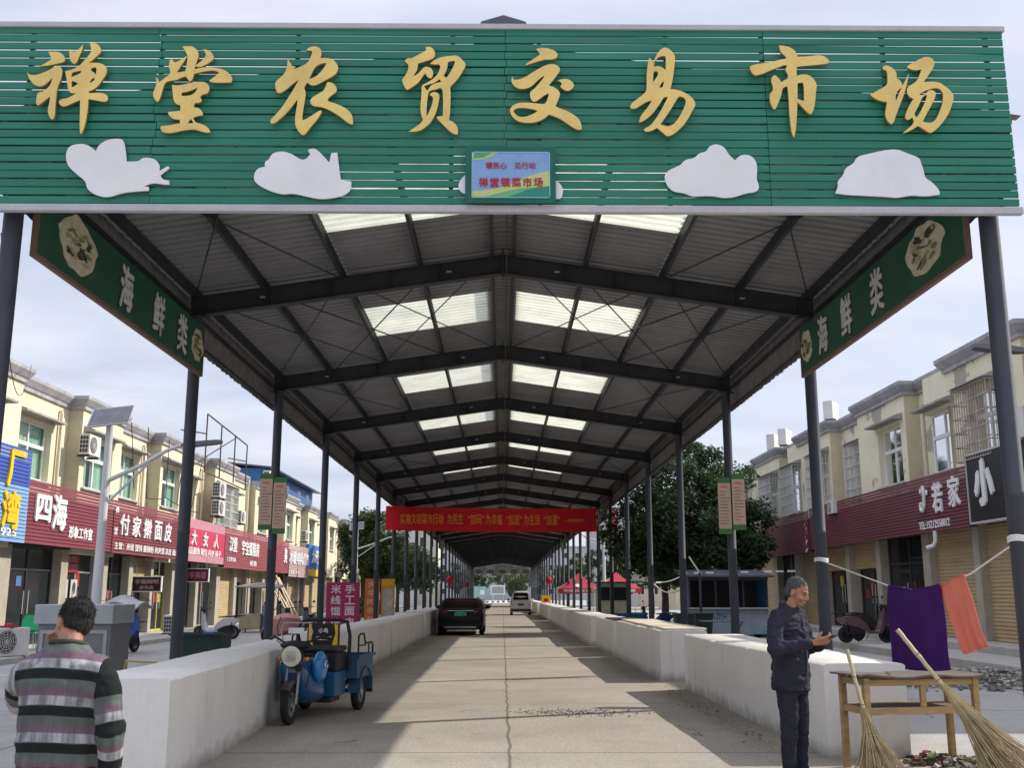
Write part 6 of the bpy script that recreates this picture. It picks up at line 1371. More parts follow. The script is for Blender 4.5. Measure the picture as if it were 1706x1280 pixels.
# --- blue electric cargo tricycle, own frame: front towards -y
def tricycle(loc, rz):
    t = thing('cargo_tricycle', 'blue electric cargo tricycle parked against the left counter, headlight facing us', 'tricycle', loc, rz)
    BL = mat('trike_blue', (0.008, 0.075, 0.19), 0.34, var=0.12, scale=3, spec=0.5, coat=0.5, col2=(0.05, 0.09, 0.12), spots=(3.0, 0.64, 0.8)); DBL = mat('trike_bed_blue', (0.030, 0.085, 0.16), 0.5, var=0.2, scale=3, col2=(0.10, 0.10, 0.10), spots=(4, .6, .8))
    L = lambda: MB(local=True)
    wheel(t, (0, -.95, .235), .235, .085, spokes=5); wheel(t, (.37, .78, .25), .25, .10, spokes=5); wheel(t, (-.37, .78, .25), .25, .10, spokes=5)
    m_ = L(); m_.tube([(-.075, -.95, .235), (-.075, -.86, .62), (-.07, -.82, .80)], .022, 8).tube([(.075, -.95, .235), (.075, -.86, .62), (.07, -.82, .80)], .022, 8).box(-.09, .09, -.86, -.80, .60, .64); m_.build('fork', mat('fork_steel', (.22, .22, .22), .35, .7, var=.3), t, smooth=True)
    rings = []
    for k in range(9):
        a = math.pi * (.22 + .55 * k / 8); c = Vector((0, -.95 + math.cos(a) * .275, .235 + math.sin(a) * .275)); n = Vector((0, math.cos(a), math.sin(a)))
        rings.append([c + Vector((-.065, 0, 0)) - n * .03, c + Vector((-.04, 0, 0)) + n * .01, c + Vector((.04, 0, 0)) + n * .01, c + Vector((.065, 0, 0)) - n * .03])
    L().loft(rings).build('front_mudguard', mat('mudguard_grey', (.05, .05, .055), .4), t, smooth=True)
    # steering head, headlight
    L().lathe([(.06, -.05), (.125, -.04), (.135, 0), (.12, .06), (.05, .10)], (0, -.90, .80), (0, 1, .12), 20).build('headlight_shell', BKP, t, smooth=True)
    hl = L().lathe([(.118, -.062), (.125, -.05), (.115, -.03)], (0, -.90, .80), (0, 1, .12), 20).build('headlight', mat('headlight_cream', (.72, .70, .52), .15, var=.05), t, smooth=True)
    m_ = L()
    for i in range(3):
        for j in range(3): m_.box(-.058 + i * .042, -.026 + i * .042, -.975, -.962, .745 + j * .042, .777 + j * .042)
    m_.build('lamp_cell', CHR, hl)
    for s in (-1, 1): L().ell((s * .165, -.86, .76), (.04, .035, .025), 10, 6).build('indicator', mat('indicator_orange', (.70, .22, .03), .3), t, smooth=True)
    m_ = L(); m_.tube([(-.36, -.66, 1.0), (-.30, -.72, 1.02), (-.12, -.80, .94), (.12, -.80, .94), (.30, -.72, 1.02), (.36, -.66, 1.0)], .014, 8); m_.build('handlebar', BKP, t, smooth=True)
    for s in (-1, 1):
        L().tube([(s * .30, -.72, 1.02), (s * .39, -.62, .99)], .021, 8).build('grip', BKP, t); L().tube([(s * .27, -.76, 1.01), (s * .40, -.74, .99)], .008, 5).build('brake_lever', BKP, t)
        L().tube([(s * .24, -.76, 1.02), (s * .27, -.74, 1.14), (s * .22, -.75, 1.26)], .007, 5).build('mirror_stem', BKP, t)
    L().ell((0, -.80, .92), (.20, .11, .06), 14, 8).build('dashboard', BKP, t, smooth=True)
    m_ = L(); m_.tube([(-.16, -.78, .95), (-.20, -.79, 1.08), (-.17, -.79, 1.19), (.17, -.79, 1.19), (.20, -.79, 1.08), (.16, -.78, .95)], .010, 6); m_.build('rack', ALU, t)
    for s in (-1, 1): L().tube([(s * .26, -.75, 1.0), (s * .20, -.92, .98), (s * .07, -.95, .90), (s * .05, -.86, .72)], .006, 5).build('cable', BKP, t)
    L().tube([(.10, -.88, .70), (.17, -.74, .60), (.12, -.70, .42)], .007, 5).build('cable', BKP, t)
    L().lathe([(.02, 0), (.045, .05), (.05, .06)], (.10, -.90, .66), (0, -1, 0), 10).build('horn', BKP, t)
    L().box(-.10, .10, -.805, -.795, 1.06, 1.13).build('white_plate', mat('plate_white', (.72, .70, .66), .5), t)
    # blue leg shield and tank: lofted shell
    def ring(y, z0, z1, w0, w1, wm): return [Vector((-w0, y, z0)), Vector((-wm, y - .02, (z0 + z1) / 2)), Vector((-w1, y, z1)), Vector((w1, y, z1)), Vector((wm, y - .02, (z0 + z1) / 2)), Vector((w0, y, z0))]
    L().loft([ring(-.70, .36, .70, .04, .04, .07), ring(-.66, .28, .74, .10, .07, .13), ring(-.58, .22, .77, .17, .09, .18), ring(-.48, .19, .78, .22, .11, .21), ring(-.36, .18, .74, .25, .13, .23), ring(-.22, .18, .60, .27, .18, .26)]).build('front_shield', BL, t, smooth=True, subsurf=2)
    for s in (-1, 1):
        L().ell((s * .205, -.44, .64), (.085, .185, .195), 20, 14, Matrix.Rotation(R(-14), 3, 'X')).build('side_fairing', mat('trike_bright_blue', (.012, .20, .50), .3, var=.15, spec=.5, coat=.4, col2=(.10, .12, .13), spots=(4, .6, .85)), t, smooth=True)
        if False: L().loft([[Vector((s * (.165 + .085 * math.sin(math.pi * q)), -.60 + .36 * q, .56 + .22 * math.cos(a) * math.sin(math.pi * (.12 + .76 * q)) + .02)) + Vector((s * .035 * math.sin(a), 0, 0)) for a in [2 * math.pi * k / 10 for k in range(10)]] for q in [i / 8 for i in range(9)]]).build('side_fairing', mat('trike_bright_blue', (.012, .20, .50), .25, var=.1, spec=.5, coat=.6), t, smooth=True)
        q = L(); q.tube([(s * .292 , -.46 + .055 * math.cos(a), .66 + .055 * math.sin(a)) for a in [k * math.pi / 8 - .6 for k in range(12)]], .008, 5); q.build('emblem', CHR, t)
    L().box(-.29, .29, -.24, .16, .19, .25).build('footboard', BKP, t)
    L().box(-.33, .33, -.20, .30, .252, .56).build('battery_box', mat('trike_teal', (.010, .10, .20), .4, var=.2, scale=4, col2=(.03, .05, .06), spots=(3.5, .55, .8)), t, bevel=.02)
    st = L().box(-.33, .33, -.16, .28, .565, .80).build('seat_base', BKP, t, bevel=.02)
    q = L(); put_text(q, '旺达安驾', (-.02, -.165, .72), (1, 0, 0), (0, 0, 1), .26, .05, .02, .004); put_text(q, '电动车', (.09, -.165, .64), (1, 0, 0), (0, 0, 1), .18, .045, .02, .004); q.build('lettering', mat('seat_print', (.45, .43, .40), .6), st)
    L().box(-.34, .34, -.18, .30, .805, .875).build('seat', mat('seat_black', (.03, .028, .03), .6, bump=.2), t, bevel=.03)
    m_ = L(); m_.tube([(-.36, .30, .55), (-.36, .32, 1.0), (-.32, .32, 1.17), (-.22, .32, 1.20), (.22, .32, 1.20), (.32, .32, 1.17), (.36, .32, 1.0), (.36, .30, .55)], .024, 8); m_.build('roll_bar', BKP, t, smooth=True)
    bb = L().box(-.22, .22, .295, .325, .80, 1.15).build('back_banner', mat('banner_black', (.025, .014, .014), .6), t)
    for s in (-1, 1):
        L().add([(s * .10, .2935, .80), (s * .20, .2935, .80), (s * .20, .2935, 1.14), (s * .15, .2935, 1.14), (s * .17, .2935, 1.02)] if s > 0 else [(-.20, .2935, .80), (-.12, .2935, .80), (-.17, .2935, 1.0), (-.16, .2935, 1.14), (-.20, .2935, 1.14)], [(0, 1, 2, 3, 4)]).build('yellow_flash', YEL, bb)
    q = L(); put_text(q, '小鸟', (-.0, .290, 1.06), (1, 0, 0), (0, 0, 1), .13, .065, .02, .003); put_text(q, '江西文明', (.01, .290, .96), (1, 0, 0), (0, 0, 1), .22, .055, .02, .003); q.build('lettering', SW, bb)
    # cargo bed
    m_ = L(); m_.box(-.46, .46, .36, 1.17, .44, .47)
    for x in (-.46, .435): m_.box(x, x + .025, .36, 1.17, .47, .72)
    m_.box(-.435, .435, .36, .385, .47, .72).box(-.435, .435, 1.145, 1.17, .47, .72); bed = m_.build('cargo_bed', DBL, t)
    m_ = L()
    for x in (-.475, .475): m_.box(x - .018, x + .018, .34, 1.19, .70, .735)
    m_.box(-.457, .457, 1.17, 1.20, .70, .735); m_.build('bed_rim', DBL, bed)
    for s in (-1, 1):
        m_ = L(); m_.tube([(s * .46, .40, .72), (s * .46, .40, .98), (s * .46, .48, 1.01), (s * .46, .66, 1.01), (s * .46, .74, .88), (s * .46, 1.08, .88), (s * .46, 1.13, .85), (s * .46, 1.13, .72)], .014, 6).tube([(s * .46, .40, .86), (s * .46, .74, .86)], .011, 5).tube([(s * .46, .92, .88), (s * .46, .92, .72)], .011, 5); m_.build('side_rail', BKP, t, smooth=True)
        L().loft([[Vector((s * .31, .78 + math.cos(a) * .33, .25 + math.sin(a) * .33)), Vector((s * .48, .78 + math.cos(a) * .33, .25 + math.sin(a) * .33)), Vector((s * .48, .78 + math.cos(a) * .31, .25 + math.sin(a) * .31)), Vector((s * .31, .78 + math.cos(a) * .31, .25 + math.sin(a) * .31))] for a in [math.pi * k / 10 for k in range(11)]]).build('rear_mudguard', DBL, t)
        L().box(s * .40 - .06, s * .40 + .06, 1.175, 1.185, .20, .42).build('mud_flap', BKP, t)
        L().box(s * .38 - .06, s * .38 + .06, 1.171, 1.195, .50, .58).build('tail_lamp', LAN, t)
    m_ = L(); m_.tube([(0, -.5, .22), (0, .9, .30)], .03, 8).bar((-.36, .78, .25), (.36, .78, .25), .05, .05).bar((-.2, .1, .22), (-.2, 1.1, .42), .04, .04).bar((.2, .1, .22), (.2, 1.1, .42), .04, .04); m_.build('chassis', BKP, t)
    return t
tricycle((-2.43, 13.86, 0.004), R(-7.8))

# --- cars (own frame: rear towards -y)
def car(name, label, loc, rz, Lx, W, H, prof, belt, paint, glass, lamp, kind):
    """prof: outline (y, z) of the upper body along the car; belt: height of the waist line"""
    t = thing(name, label, 'car', loc, rz)
    n = len(prof); rings = []
    def sect(y, zt, w):
        zb = .22; zw = min(belt, zt - .02)
        tw = .5 * W * w
        g = max(0.0, zt - zw); top = tw - g * .34
        return [Vector((-tw * .90, y, zb)), Vector((-tw, y, zb + .16)), Vector((-tw * 1.0, y, zw - .12)), Vector((-tw * .97, y, zw)), Vector((-top, y, zt - .05 if g > .1 else zt - .01)), Vector((-top * .86, y, zt)), Vector((0, y, zt + .015)),
                Vector((top * .86, y, zt)), Vector((top, y, zt - .05 if g > .1 else zt - .01)), Vector((tw * .97, y, zw)), Vector((tw * 1.0, y, zw - .12)), Vector((tw, y, zb + .16)), Vector((tw * .90, y, zb))]
    for (y, z, w) in prof: rings.append(sect(y, z, w))
    MB(local=True).loft(rings).build('body', paint, t, smooth=True)
    return t
PBLK = mat('car_black_paint', (0.005, 0.005, 0.006), 0.38, var=.15, coat=.05, spec=.25, grain=0); CGL = mat('car_glass', (0.008, 0.010, 0.011), 0.12, var=.1, spec=.3, grain=0)
PWH = mat('car_white_paint', (0.62, 0.58, 0.52), 0.35, var=.06, coat=.5, grain=0)
TLR = mat('tail_lamp_red', (0.26, 0.010, 0.035), 0.2, var=.1, spec=.6); PLG = mat('green_plate', (0.10, 0.48, 0.34), 0.4); PLB = mat('dark_plate', (0.05, 0.07, 0.12), 0.5)
c = car('parked_car', 'black sedan parked tail towards us beside the left counter', (-1.58, 39.8, 0.004), 0, 4.6, 1.78, 1.46,
        [(0.0, .82, .86), (.05, .94, .93), (.14, .98, .97), (.42, 1.01, .99), (.62, 1.08, 1.0), (.95, 1.25, 1.0), (1.35, 1.355, 1.0), (2.1, 1.37, 1.0), (2.6, 1.31, 1.0), (3.3, .98, 1.0), (4.0, .95, .97), (4.5, .80, .90), (4.62, .62, .82)], .93, PBLK, CGL, TLR, 'sedan')
L = lambda: MB(local=True)
L().add([(-.70, .44, 1.045), (.70, .44, 1.045), (.54, 1.25, 1.355), (-.54, 1.25, 1.355)], [(0, 1, 2, 3)]).build('rear_window', CGL, c)
o = c
for v in (0,):
    pass
for s in (-1, 1):
    L().loft([[Vector((s * .50, -.012, .80)), Vector((s * .84, .06, .78)), Vector((s * .85, .06, .92)), Vector((s * .52, -.012, .90))], [Vector((s * .50, .12, .80)), Vector((s * .875, .30, .80)), Vector((s * .875, .30, .93)), Vector((s * .52, .12, .90))]]).build('tail_lamp', TLR, c)
    L().add([(s * .885, .95, .97), (s * .885, 3.0, .95), (s * .79, 2.4, 1.26), (s * .78, 1.35, 1.30)], [(0, 1, 2, 3)]).build('side_window', CGL, c)
    m_ = L(); m_.ell((s * 1.0, 2.75, 1.02), (.11, .05, .075), 12, 8).bar((s * .88, 2.75, .98), (s * .95, 2.75, 1.0), .05, .04); m_.build('wing_mirror', PBLK, c, smooth=True)
    for y in (.85, 3.65): wheel(c, (s * .79, y, .315), .315, .2, spokes=8)
m_ = L(); m_.box(-.50, .50, -.012, -.001, .905, .925); m_.build('chrome_strip', CHR, c)
pl = L().box(-.22, .22, -.022, -.004, .73, .87).build('number_plate', PLG, c); q = L(); put_text(q, '皖A·D85860', (0, -.023, .80), (1, 0, 0), (0, 0, 1), .38, .09, .015, .003); q.build('lettering', BKP, pl)
L().loft([[Vector((-.80, .02, .26)), Vector((.80, .02, .26)), Vector((.86, .02, .5)), Vector((-.86, .02, .5))], [Vector((-.76, -.06, .30)), Vector((.76, -.06, .30)), Vector((.82, -.06, .48)), Vector((-.82, -.06, .48))]]).build('bumper', PBLK, c, bevel=.03)
L().box(-.60, .60, -.068, -.062, .30, .325).build('bumper_trim', CHR, c)
v = car('parked_van', 'small white van driving away at the right side of the aisle', (1.36, 77, 0.004), 0, 3.8, 1.56, 1.72,
        [(0.0, 1.05, .95), (.04, 1.1, .98), (.10, 1.35, 1.0), (.22, 1.64, 1.0), (.45, 1.72, 1.0), (1.6, 1.74, 1.0), (2.5, 1.70, 1.0), (3.2, 1.18, 1.0), (3.6, 1.02, .97), (3.8, .8, .9)], 1.0, PWH, CGL, TLR, 'van')
L().add([(-.58, .03, 1.10), (.58, .03, 1.10), (.50, .17, 1.60), (-.50, .17, 1.60)], [(0, 1, 2, 3)]).build('rear_window', CGL, v)
for s in (-1, 1):
    L().loft([[Vector((s * .66, -.01, .62)), Vector((s * .755, .03, .62)), Vector((s * .755, .03, 1.06)), Vector((s * .66, -.01, 1.06))], [Vector((s * .66, .1, .62)), Vector((s * .785, .12, .62)), Vector((s * .785, .12, 1.06)), Vector((s * .66, .1, 1.06))]]).build('tail_lamp', TLR, v)
    for y in (.6, 3.0): wheel(v, (s * .68, y, .29), .29, .18, spokes=6)
    m_ = L(); m_.ell((s * .92, 2.7, 1.12), (.10, .05, .09), 10, 6).bar((s * .78, 2.7, 1.08), (s * .86, 2.7, 1.1), .05, .04); m_.build('wing_mirror', PWH, v, smooth=True)
L().box(-.22, .22, -.02, -.003, .70, .84).build('number_plate', PLB, v); L().box(-.74, .74, -.05, .05, .28, .46).build('bumper', mat('bumper_dark', (.06, .055, .05), .6), v, bevel=.02)

# --- scooters (own frame: front towards +x)
def scooter(name, label, loc, rz, body, seat_c, white=False, group=None):
    t = thing(name, label, 'scooter', loc, rz, group)
    for x in (-.58, .62): wheel(t, (x, 0, .23), .23, .09, (0, 1, 0), spokes=5)
    m_ = L(); m_.loft([[Vector((x, -w, z0)), Vector((x, -w, z1)), Vector((x, w, z1)), Vector((x, w, z0))] for x, z0, z1, w in ((-.85, .62, .70, .03), (-.6, .50, .74, .11), (-.25, .42, .72, .14), (.0, .30, .52, .14), (.08, .25, .33, .15), (.35, .25, .33, .15), (.45, .28, .55, .14), (.52, .35, .95, .11), (.58, .55, .98, .07))]); m_.build('body', body, t, smooth=True, bevel=.02)
    m_ = L(); m_.box(-.52, -.05, -.11, .11, .24, .52).bar((-.62, .07, .23), (-.30, .07, .36), .05, .08).bar((-.62, -.07, .23), (-.30, -.07, .36), .05, .08).tube([(-.62, .09, .25), (-.55, .10, .58)], .022, 6).tube([(-.62, -.09, .25), (-.55, -.10, .58)], .022, 6); m_.build('chassis', BKP, t)
    L().loft([[Vector((x, -w, z0)), Vector((x, -w * .8, z1)), Vector((x, w * .8, z1)), Vector((x, w, z0))] for x, z0, z1, w in ((-.70, .745, .80, .09), (-.4, .74, .80, .13), (-.05, .72, .76, .12))]).build('seat', seat_c, t, smooth=True, bevel=.02)
    m_ = L(); m_.tube([(.62, -.06, .23), (.56, -.06, .55), (.50, -.03, .98)], .022, 7).tube([(.62, .06, .23), (.56, .06, .55), (.50, .03, .98)], .022, 7); m_.build('fork', BKP, t)
    m_ = L(); m_.tube([(.38, -.32, 1.04), (.44, -.25, 1.05), (.48, 0, 1.0), (.44, .25, 1.05), (.38, .32, 1.04)], .015, 7); m_.build('handlebar', BKP, t)
    L().ell((.55, 0, .98), (.09, .10, .08), 10, 7).build('headlight', BKP, t, smooth=True)
    for s in (-1, 1): m_ = L(); m_.tube([(.44, s * .2, 1.05), (.42, s * .27, 1.22)], .007, 4).ell((.42, s * .28, 1.25), (.02, .06, .045), 8, 6); m_.build('mirror', BKP, t)
    m_ = L(); m_.loft([[Vector((.62 + math.cos(a) * .26, -.05, .23 + math.sin(a) * .26)), Vector((.62 + math.cos(a) * .28, 0, .23 + math.sin(a) * .28)), Vector((.62 + math.cos(a) * .26, .05, .23 + math.sin(a) * .26))] for a in [math.pi * (.1 + .75 * k / 7) for k in range(8)]]); m_.build('mudguard', body, t, smooth=True)
    m_ = L(); m_.tube([(-.1, .1, .25), (-.12, .22, .02)], .012, 5).bar((-.58, .08, .23), (-.05, .08, .30), .04, .06); m_.build('stand', BKP, t)
    m_ = L(); m_.tube([(-.85, -.08, .78), (-.6, -.1, .80)], .012, 5).tube([(-.85, .08, .78), (-.6, .1, .80)], .012, 5).box(-.95, -.62, -.12, .12, .79, .81); m_.build('rear_rack', BKP, t)
    return t
SB = mat('scooter_black', (0.020, 0.018, 0.022), .35, var=.2, coat=.4); SP = mat('scooter_plum', (0.11, 0.06, 0.075), .3, var=.15, coat=.5); SWh = mat('scooter_white', (.55, .55, .54), .35, var=.08, coat=.4); SBl = mat('scooter_blue', (.03, .06, .22), .4, var=.15); SPk = mat('cover_pink', (.42, .19, .18), .8, var=.15); SGy = mat('scooter_grey', (.12, .12, .13), .4, var=.2)
scooter('scooter', 'plum and black electric scooter parked before the right shops, behind the purple cloth', (10.12, 29.4, .205), R(8), SP, SB)
scooter('scooter', 'black scooter parked just behind the plum one before the right shops', (10.9, 30.9, .205), R(20), SB, SB)
scooter('scooter', 'black and white electric scooter standing side on behind the green container', (-9.95, 37.0, 0), R(172), SWh, SB)
scooter('scooter', 'scooter with a blue rain cape under a grey canopy beside the grey cart', (-10.05, 28.2, 0), R(-100), SGy, SB)
scooter('scooter', 'dark scooter under the pink blanket, in the left scooter cluster', (-7.45, 35.4, 0), R(-120), SB, SGy, group='scooters parked by the left columns')
scooter('scooter', 'blue scooter in the left scooter cluster, behind the pink blanket', (-8.0, 39.4, 0), R(-80), SBl, SB, group='scooters parked by the left columns')
scooter('scooter', 'grey scooter farthest back in the left scooter cluster', (-7.6, 41.6, 0), R(-95), SGy, SB, group='scooters parked by the left columns')
scooter('scooter', 'blue scooter parked behind the right columns near the food stall', (6.2, 42.6, 0), R(200), SBl, SB)
def drape(name, label, cat, c, rx, ry, z0, z1, m_, seed, cut=0.0):
    rr = random.Random(seed); rings = []; n = 26
    for i in range(9):
        q = i / 8; z = z1 - (z1 - z0) * q; k = min(1.0, .10 + 1.9 * q ** .5)
        rings.append([Vector((c[0] + math.cos(a) * rx * k * (1 + .10 * q * math.sin(5 * a + seed) + .05 * q * math.sin(9 * a)), c[1] + math.sin(a) * ry * k * (1 + .10 * q * math.sin(4 * a + 2 * seed)), z - .10 * q * math.sin(3 * a + seed))) for a in [2 * math.pi * j / n for j in range(n)]])
    o = MB().loft(rings[::-1]).build(name, m_, None, smooth=True); return tag(o, label, cat)
drape('blanket', 'pink padded windshield blanket hung over a scooter on the left', 'blanket', (-7.15, 35.0, 0), .46, .60, .28, .92, SPk, 2)
drape('rain_cape', 'bright blue rain cape draped over the scooter under the canopy', 'rain cape', (-10.0, 28.25, 0), .30, .42, .50, 1.10, mat('cape_blue', (.06, .12, .42), .45, var=.2), 5)
t = thing('scooter_canopy', 'grey scooter umbrella canopy on a thin pole beside the grey cart', 'umbrella', (-10.0, 28.0, .9))
m_ = MB(); rings = []
for i in range(7):
    q = i / 6; x = -10.5 + 1.0 * q; zc = 1.34 + .18 * math.sin(math.pi * min(1, q * 1.15)); rings.append([Vector((x, 27.4 + 1.3 * j / 6, zc - .16 * abs(j - 3) ** 1.5 / 5)) for j in range(7)] + [Vector((x, 28.7 - 1.3 * j / 6, zc - .03 - .16 * abs(3 - j) ** 1.5 / 5)) for j in range(7)])
m_.loft(rings).build('canopy', mat('canopy_light_grey', (.36, .36, .36), .6, var=.15), t, smooth=True); MB().tube([(-9.75, 28.05, .75), (-9.75, 28.05, 1.6)], .015, 6).build('pole', BKP, t); MB().tube([(-10.45, 27.5, 1.36), (-9.75, 28.05, 1.52), (-9.5, 28.5, 1.36)], .008, 4).build('rib', BKP, t)

# ---------------------------------------------------------------- washing line with cloths
WL = thing('washing_line', 'white washing line tied between the first two right columns', 'washing line', (4.75, 12.5, 1.7))
def wl(y):                              # height of the line along the street
    pts = [(9.55, 2.02), (10.62, 1.735), (11.3, 1.635), (12.0, 1.58), (12.85, 1.64), (15.45, 2.02)]
    for (a, za), (b, zb) in zip(pts, pts[1:]):
        if a <= y <= b: return za + (zb - za) * (y - a) / (b - a)
    return 2.02
MB().tube([(4.75, 9.55 + 5.9 * i / 40, wl(9.55 + 5.9 * i / 40)) for i in range(41)], .009, 6).build('rope', SW, WL)
m_ = MB()
for y in (9.51, 15.51):
    for k in range(3): m_.tube([(4.75 + .098 * math.cos(a), y + .098 * math.sin(a), 2.02 + k * .02 + .01 * math.sin(a * 2)) for a in [j * math.pi / 8 for j in range(17)]], .010, 5)
m_.build('knot', SW, WL)
def hung_cloth(name, label, ya, yb, zb_a, zb_b, m_, blow=(0, 0), seed=1, fold=None):
    n = 44; k = 16; vs = []; fs = []; rr = random.Random(seed)
    for i in range(n + 1):
        q = i / n; y = ya + (yb - ya) * q
        for j in range(k + 1):
            h = j / k; zt = wl(y) + .012; zb = zb_a + (zb_b - zb_a) * q
            wv = (-.03 if q < .52 else 0) + (.030 * math.sin(q * 17 + seed) + .018 * math.sin(q * 41 + 2 * seed)) * (h ** .8) + .012 * math.sin(h * 6 + q * 9)
            vs.append((4.75 - .012 + wv + blow[0] * h ** 1.5, y + blow[1] * h * (1 if q < .5 else 1) + .01 * math.sin(h * 9), zt + (zb - zt) * h))
    for i in range(n):
        for j in range(k): a = i * (k + 1) + j; fs.append((a, a + k + 1, a + k + 2, a + 1))
    o = MB().add(vs, fs).build(name, m_, None, smooth=True)
    sl = o.modifiers.new('thickness', 'SOLIDIFY'); sl.thickness = .012
    return tag(o, label, 'cloth')
PUR = mat('purple_cloth', (0.060, 0.018, 0.135), 0.9, var=.10, scale=3, bump=.5, bscale=120, spec=.1)
ORG = mat('salmon_cloth', (0.80, 0.275, 0.20), 0.9, var=.06, scale=3, bump=.4, bscale=120, transl=.2, spec=.1)
hung_cloth('hanging_towel', 'large purple towel hanging on the washing line at the right', 11.25, 12.83, .72, .66, PUR, (.02, 0), 1)
hung_cloth('hanging_towel', 'salmon orange towel blowing sideways on the washing line at the right', 10.62, 11.30, 1.03, .92, ORG, (.12, -.16), 3)
# ---------------------------------------------------------------- work table
WD = mat('weathered_wood', (0.40, 0.27, 0.12), .85, var=.25, scale=2, stretch=(1, 1, 6), bump=.3, col2=(.20, .155, .10), spots=(2.5, .52, .72)); WD2 = mat('grey_wood', (0.145, 0.115, 0.095), .9, var=.3, scale=2, stretch=(6, 1, 1), bump=.3)
TB = thing('work_table', 'weathered wooden table with a warped dark top at the end of the right counter', 'table', (3.70, 9.7, 0), R(10))
L = lambda: MB(local=True)
vs = []; n = 12; top = [];
for i in range(n + 1):
    x = -.63 + 1.24 * i / n; w = .010 * math.sin(i * 1.1) + (.012 if i < 2 else 0)
    top.append([Vector((x, -.27 + .012 * math.sin(i * 2.1), .815 + w)), Vector((x, .27 + .02 * math.sin(i), .815 + w * .6)), Vector((x, .27 + .02 * math.sin(i), .832 + w * .6)), Vector((x, -.27 + .012 * math.sin(i * 2.1), .832 + w))])
L().loft(top).build('table_top', WD2, TB)
for x, y in ((-.54, -.21), (-.54, .21), (.52, -.21), (.52, .21)): L().box(x - .028, x + .028, y - .028, y + .028, 0, .812).build('leg', WD, TB, bevel=.006)
for y in (-.21, .21):
    for z, h in ((.745, .055), (.50, .060)): L().box(-.508, .488, y - .018, y + .018, z, z + h).build('rail', WD, TB, bevel=.005)
for x in (-.54, .52):
    for z in (.745, .50): L().box(x - .018, x + .018, -.18, .18, z, z + .06).build('rail', WD, TB, bevel=.005)
L().box(-.02, .03, -.225, -.195, .563, .744).build('rail_post', WD, TB); L().box(-.49, .47, -.18, .18, .535, .552).build('shelf', WD2, TB)
# ---------------------------------------------------------------- twig brooms
BAM = mat('bamboo', (0.50, 0.42, 0.26), .6, var=.15, scale=2, stretch=(4, 4, .4), col2=(.30, .22, .10), spots=(6, .62, .75)); TWG = mat('broom_twig', (0.40, 0.31, 0.17), .85, var=.25, scale=9); TWD = mat('broom_wire', (.16, .11, .06), .8)
def broom(label, top, tie, tip, spread, n, seed, rh, flat=0.7):
    t = thing('twig_broom', label, 'broom', tip); top, tie, tip = Vector(top), Vector(tie), Vector(tip); ax = (tie - top).normalized(); rr = random.Random(seed)
    pts = [top.lerp(tie + ax * .1, i / 14) + Vector((rr.uniform(-.003, .003), 0, 0)) for i in range(15)]
    h = MB().tube(pts, [rh * (1.12 if i % 5 == 0 else 1.0) for i in range(15)], 10).build('handle', BAM, t, smooth=True)
    for i in (5, 10): MB().lathe([(rh * 1.0, -.008), (rh * 1.2, 0), (rh * 1.0, .008)], pts[i], ax, 10).build('handle_node', TWD, h)
    Lb = (tip - tie).length; b = ax; u = b.cross(Vector((0, 1, 0))).normalized(); v = b.cross(u).normalized()
    m_ = MB()
    for k in range(n):
        a = rr.uniform(0, 2 * math.pi); r0 = rr.uniform(.2, 1) * rh * 1.5; q = math.sqrt(rr.uniform(0.0, 1)); s_ = spread * q
        l_ = Lb * rr.uniform(.80, 1.05)
        d0 = u * math.cos(a) * r0 + v * math.sin(a) * r0; d1 = u * math.cos(a) * s_ + v * math.sin(a) * s_ * flat
        p = [tie - b * .06 + d0, tie + b * l_ * .28 + d0 + d1 * .16, tie + b * l_ * .62 + d1 * .52 + Vector((0, 0, -.0)), tie + b * l_ + d1 + Vector((rr.uniform(-.02, .02), rr.uniform(-.02, .02), 0))]
        for x in p: x.z = max(x.z, .008)
        m_.tube(p, [.0045, .004, .003, .0013], 4)
        for _ in range(3):
            i = rr.choice((2, 2, 3)); s0 = p[i - 1].lerp(p[i], rr.random()); e = s0 + (b * .16 + Vector((rr.uniform(-1, 1), rr.uniform(-1, 1), rr.uniform(-.6, .6))) * .07); e.z = max(e.z, .006); m_.tube([s0, e], [.0022, .0009], 3)
    m_.build('twigs', TWG, t)
    w_ = MB()
    for q in (.0, .035, .24, .28):
        c = tie + b * Lb * q; r_ = rh * 1.75 + spread * .30 * q
        w_.tube([c + u * math.cos(a) * r_ + v * math.sin(a) * r_ * .9 for a in [j * math.pi / 8 for j in range(17)]], .005, 5)
    w_.build('binding', TWD, t)
    return t
A_ = atY(1411, 1083, 9.30); B_ = atY(1441, 1193, 9.18)
broom('twig broom with a straight pale handle leaning on the table, nearer the man', A_, B_, (3.36, 8.9, 0.02), .33, 150, 3, .016)
A_ = atY(1495, 1050, 9.28); B_ = atY(1578, 1152, 9.05)
broom('larger twig broom with a jointed bamboo handle leaning on the table, farther right', A_, B_, (4.42, 8.62, 0.02), .36, 210, 8, .019)

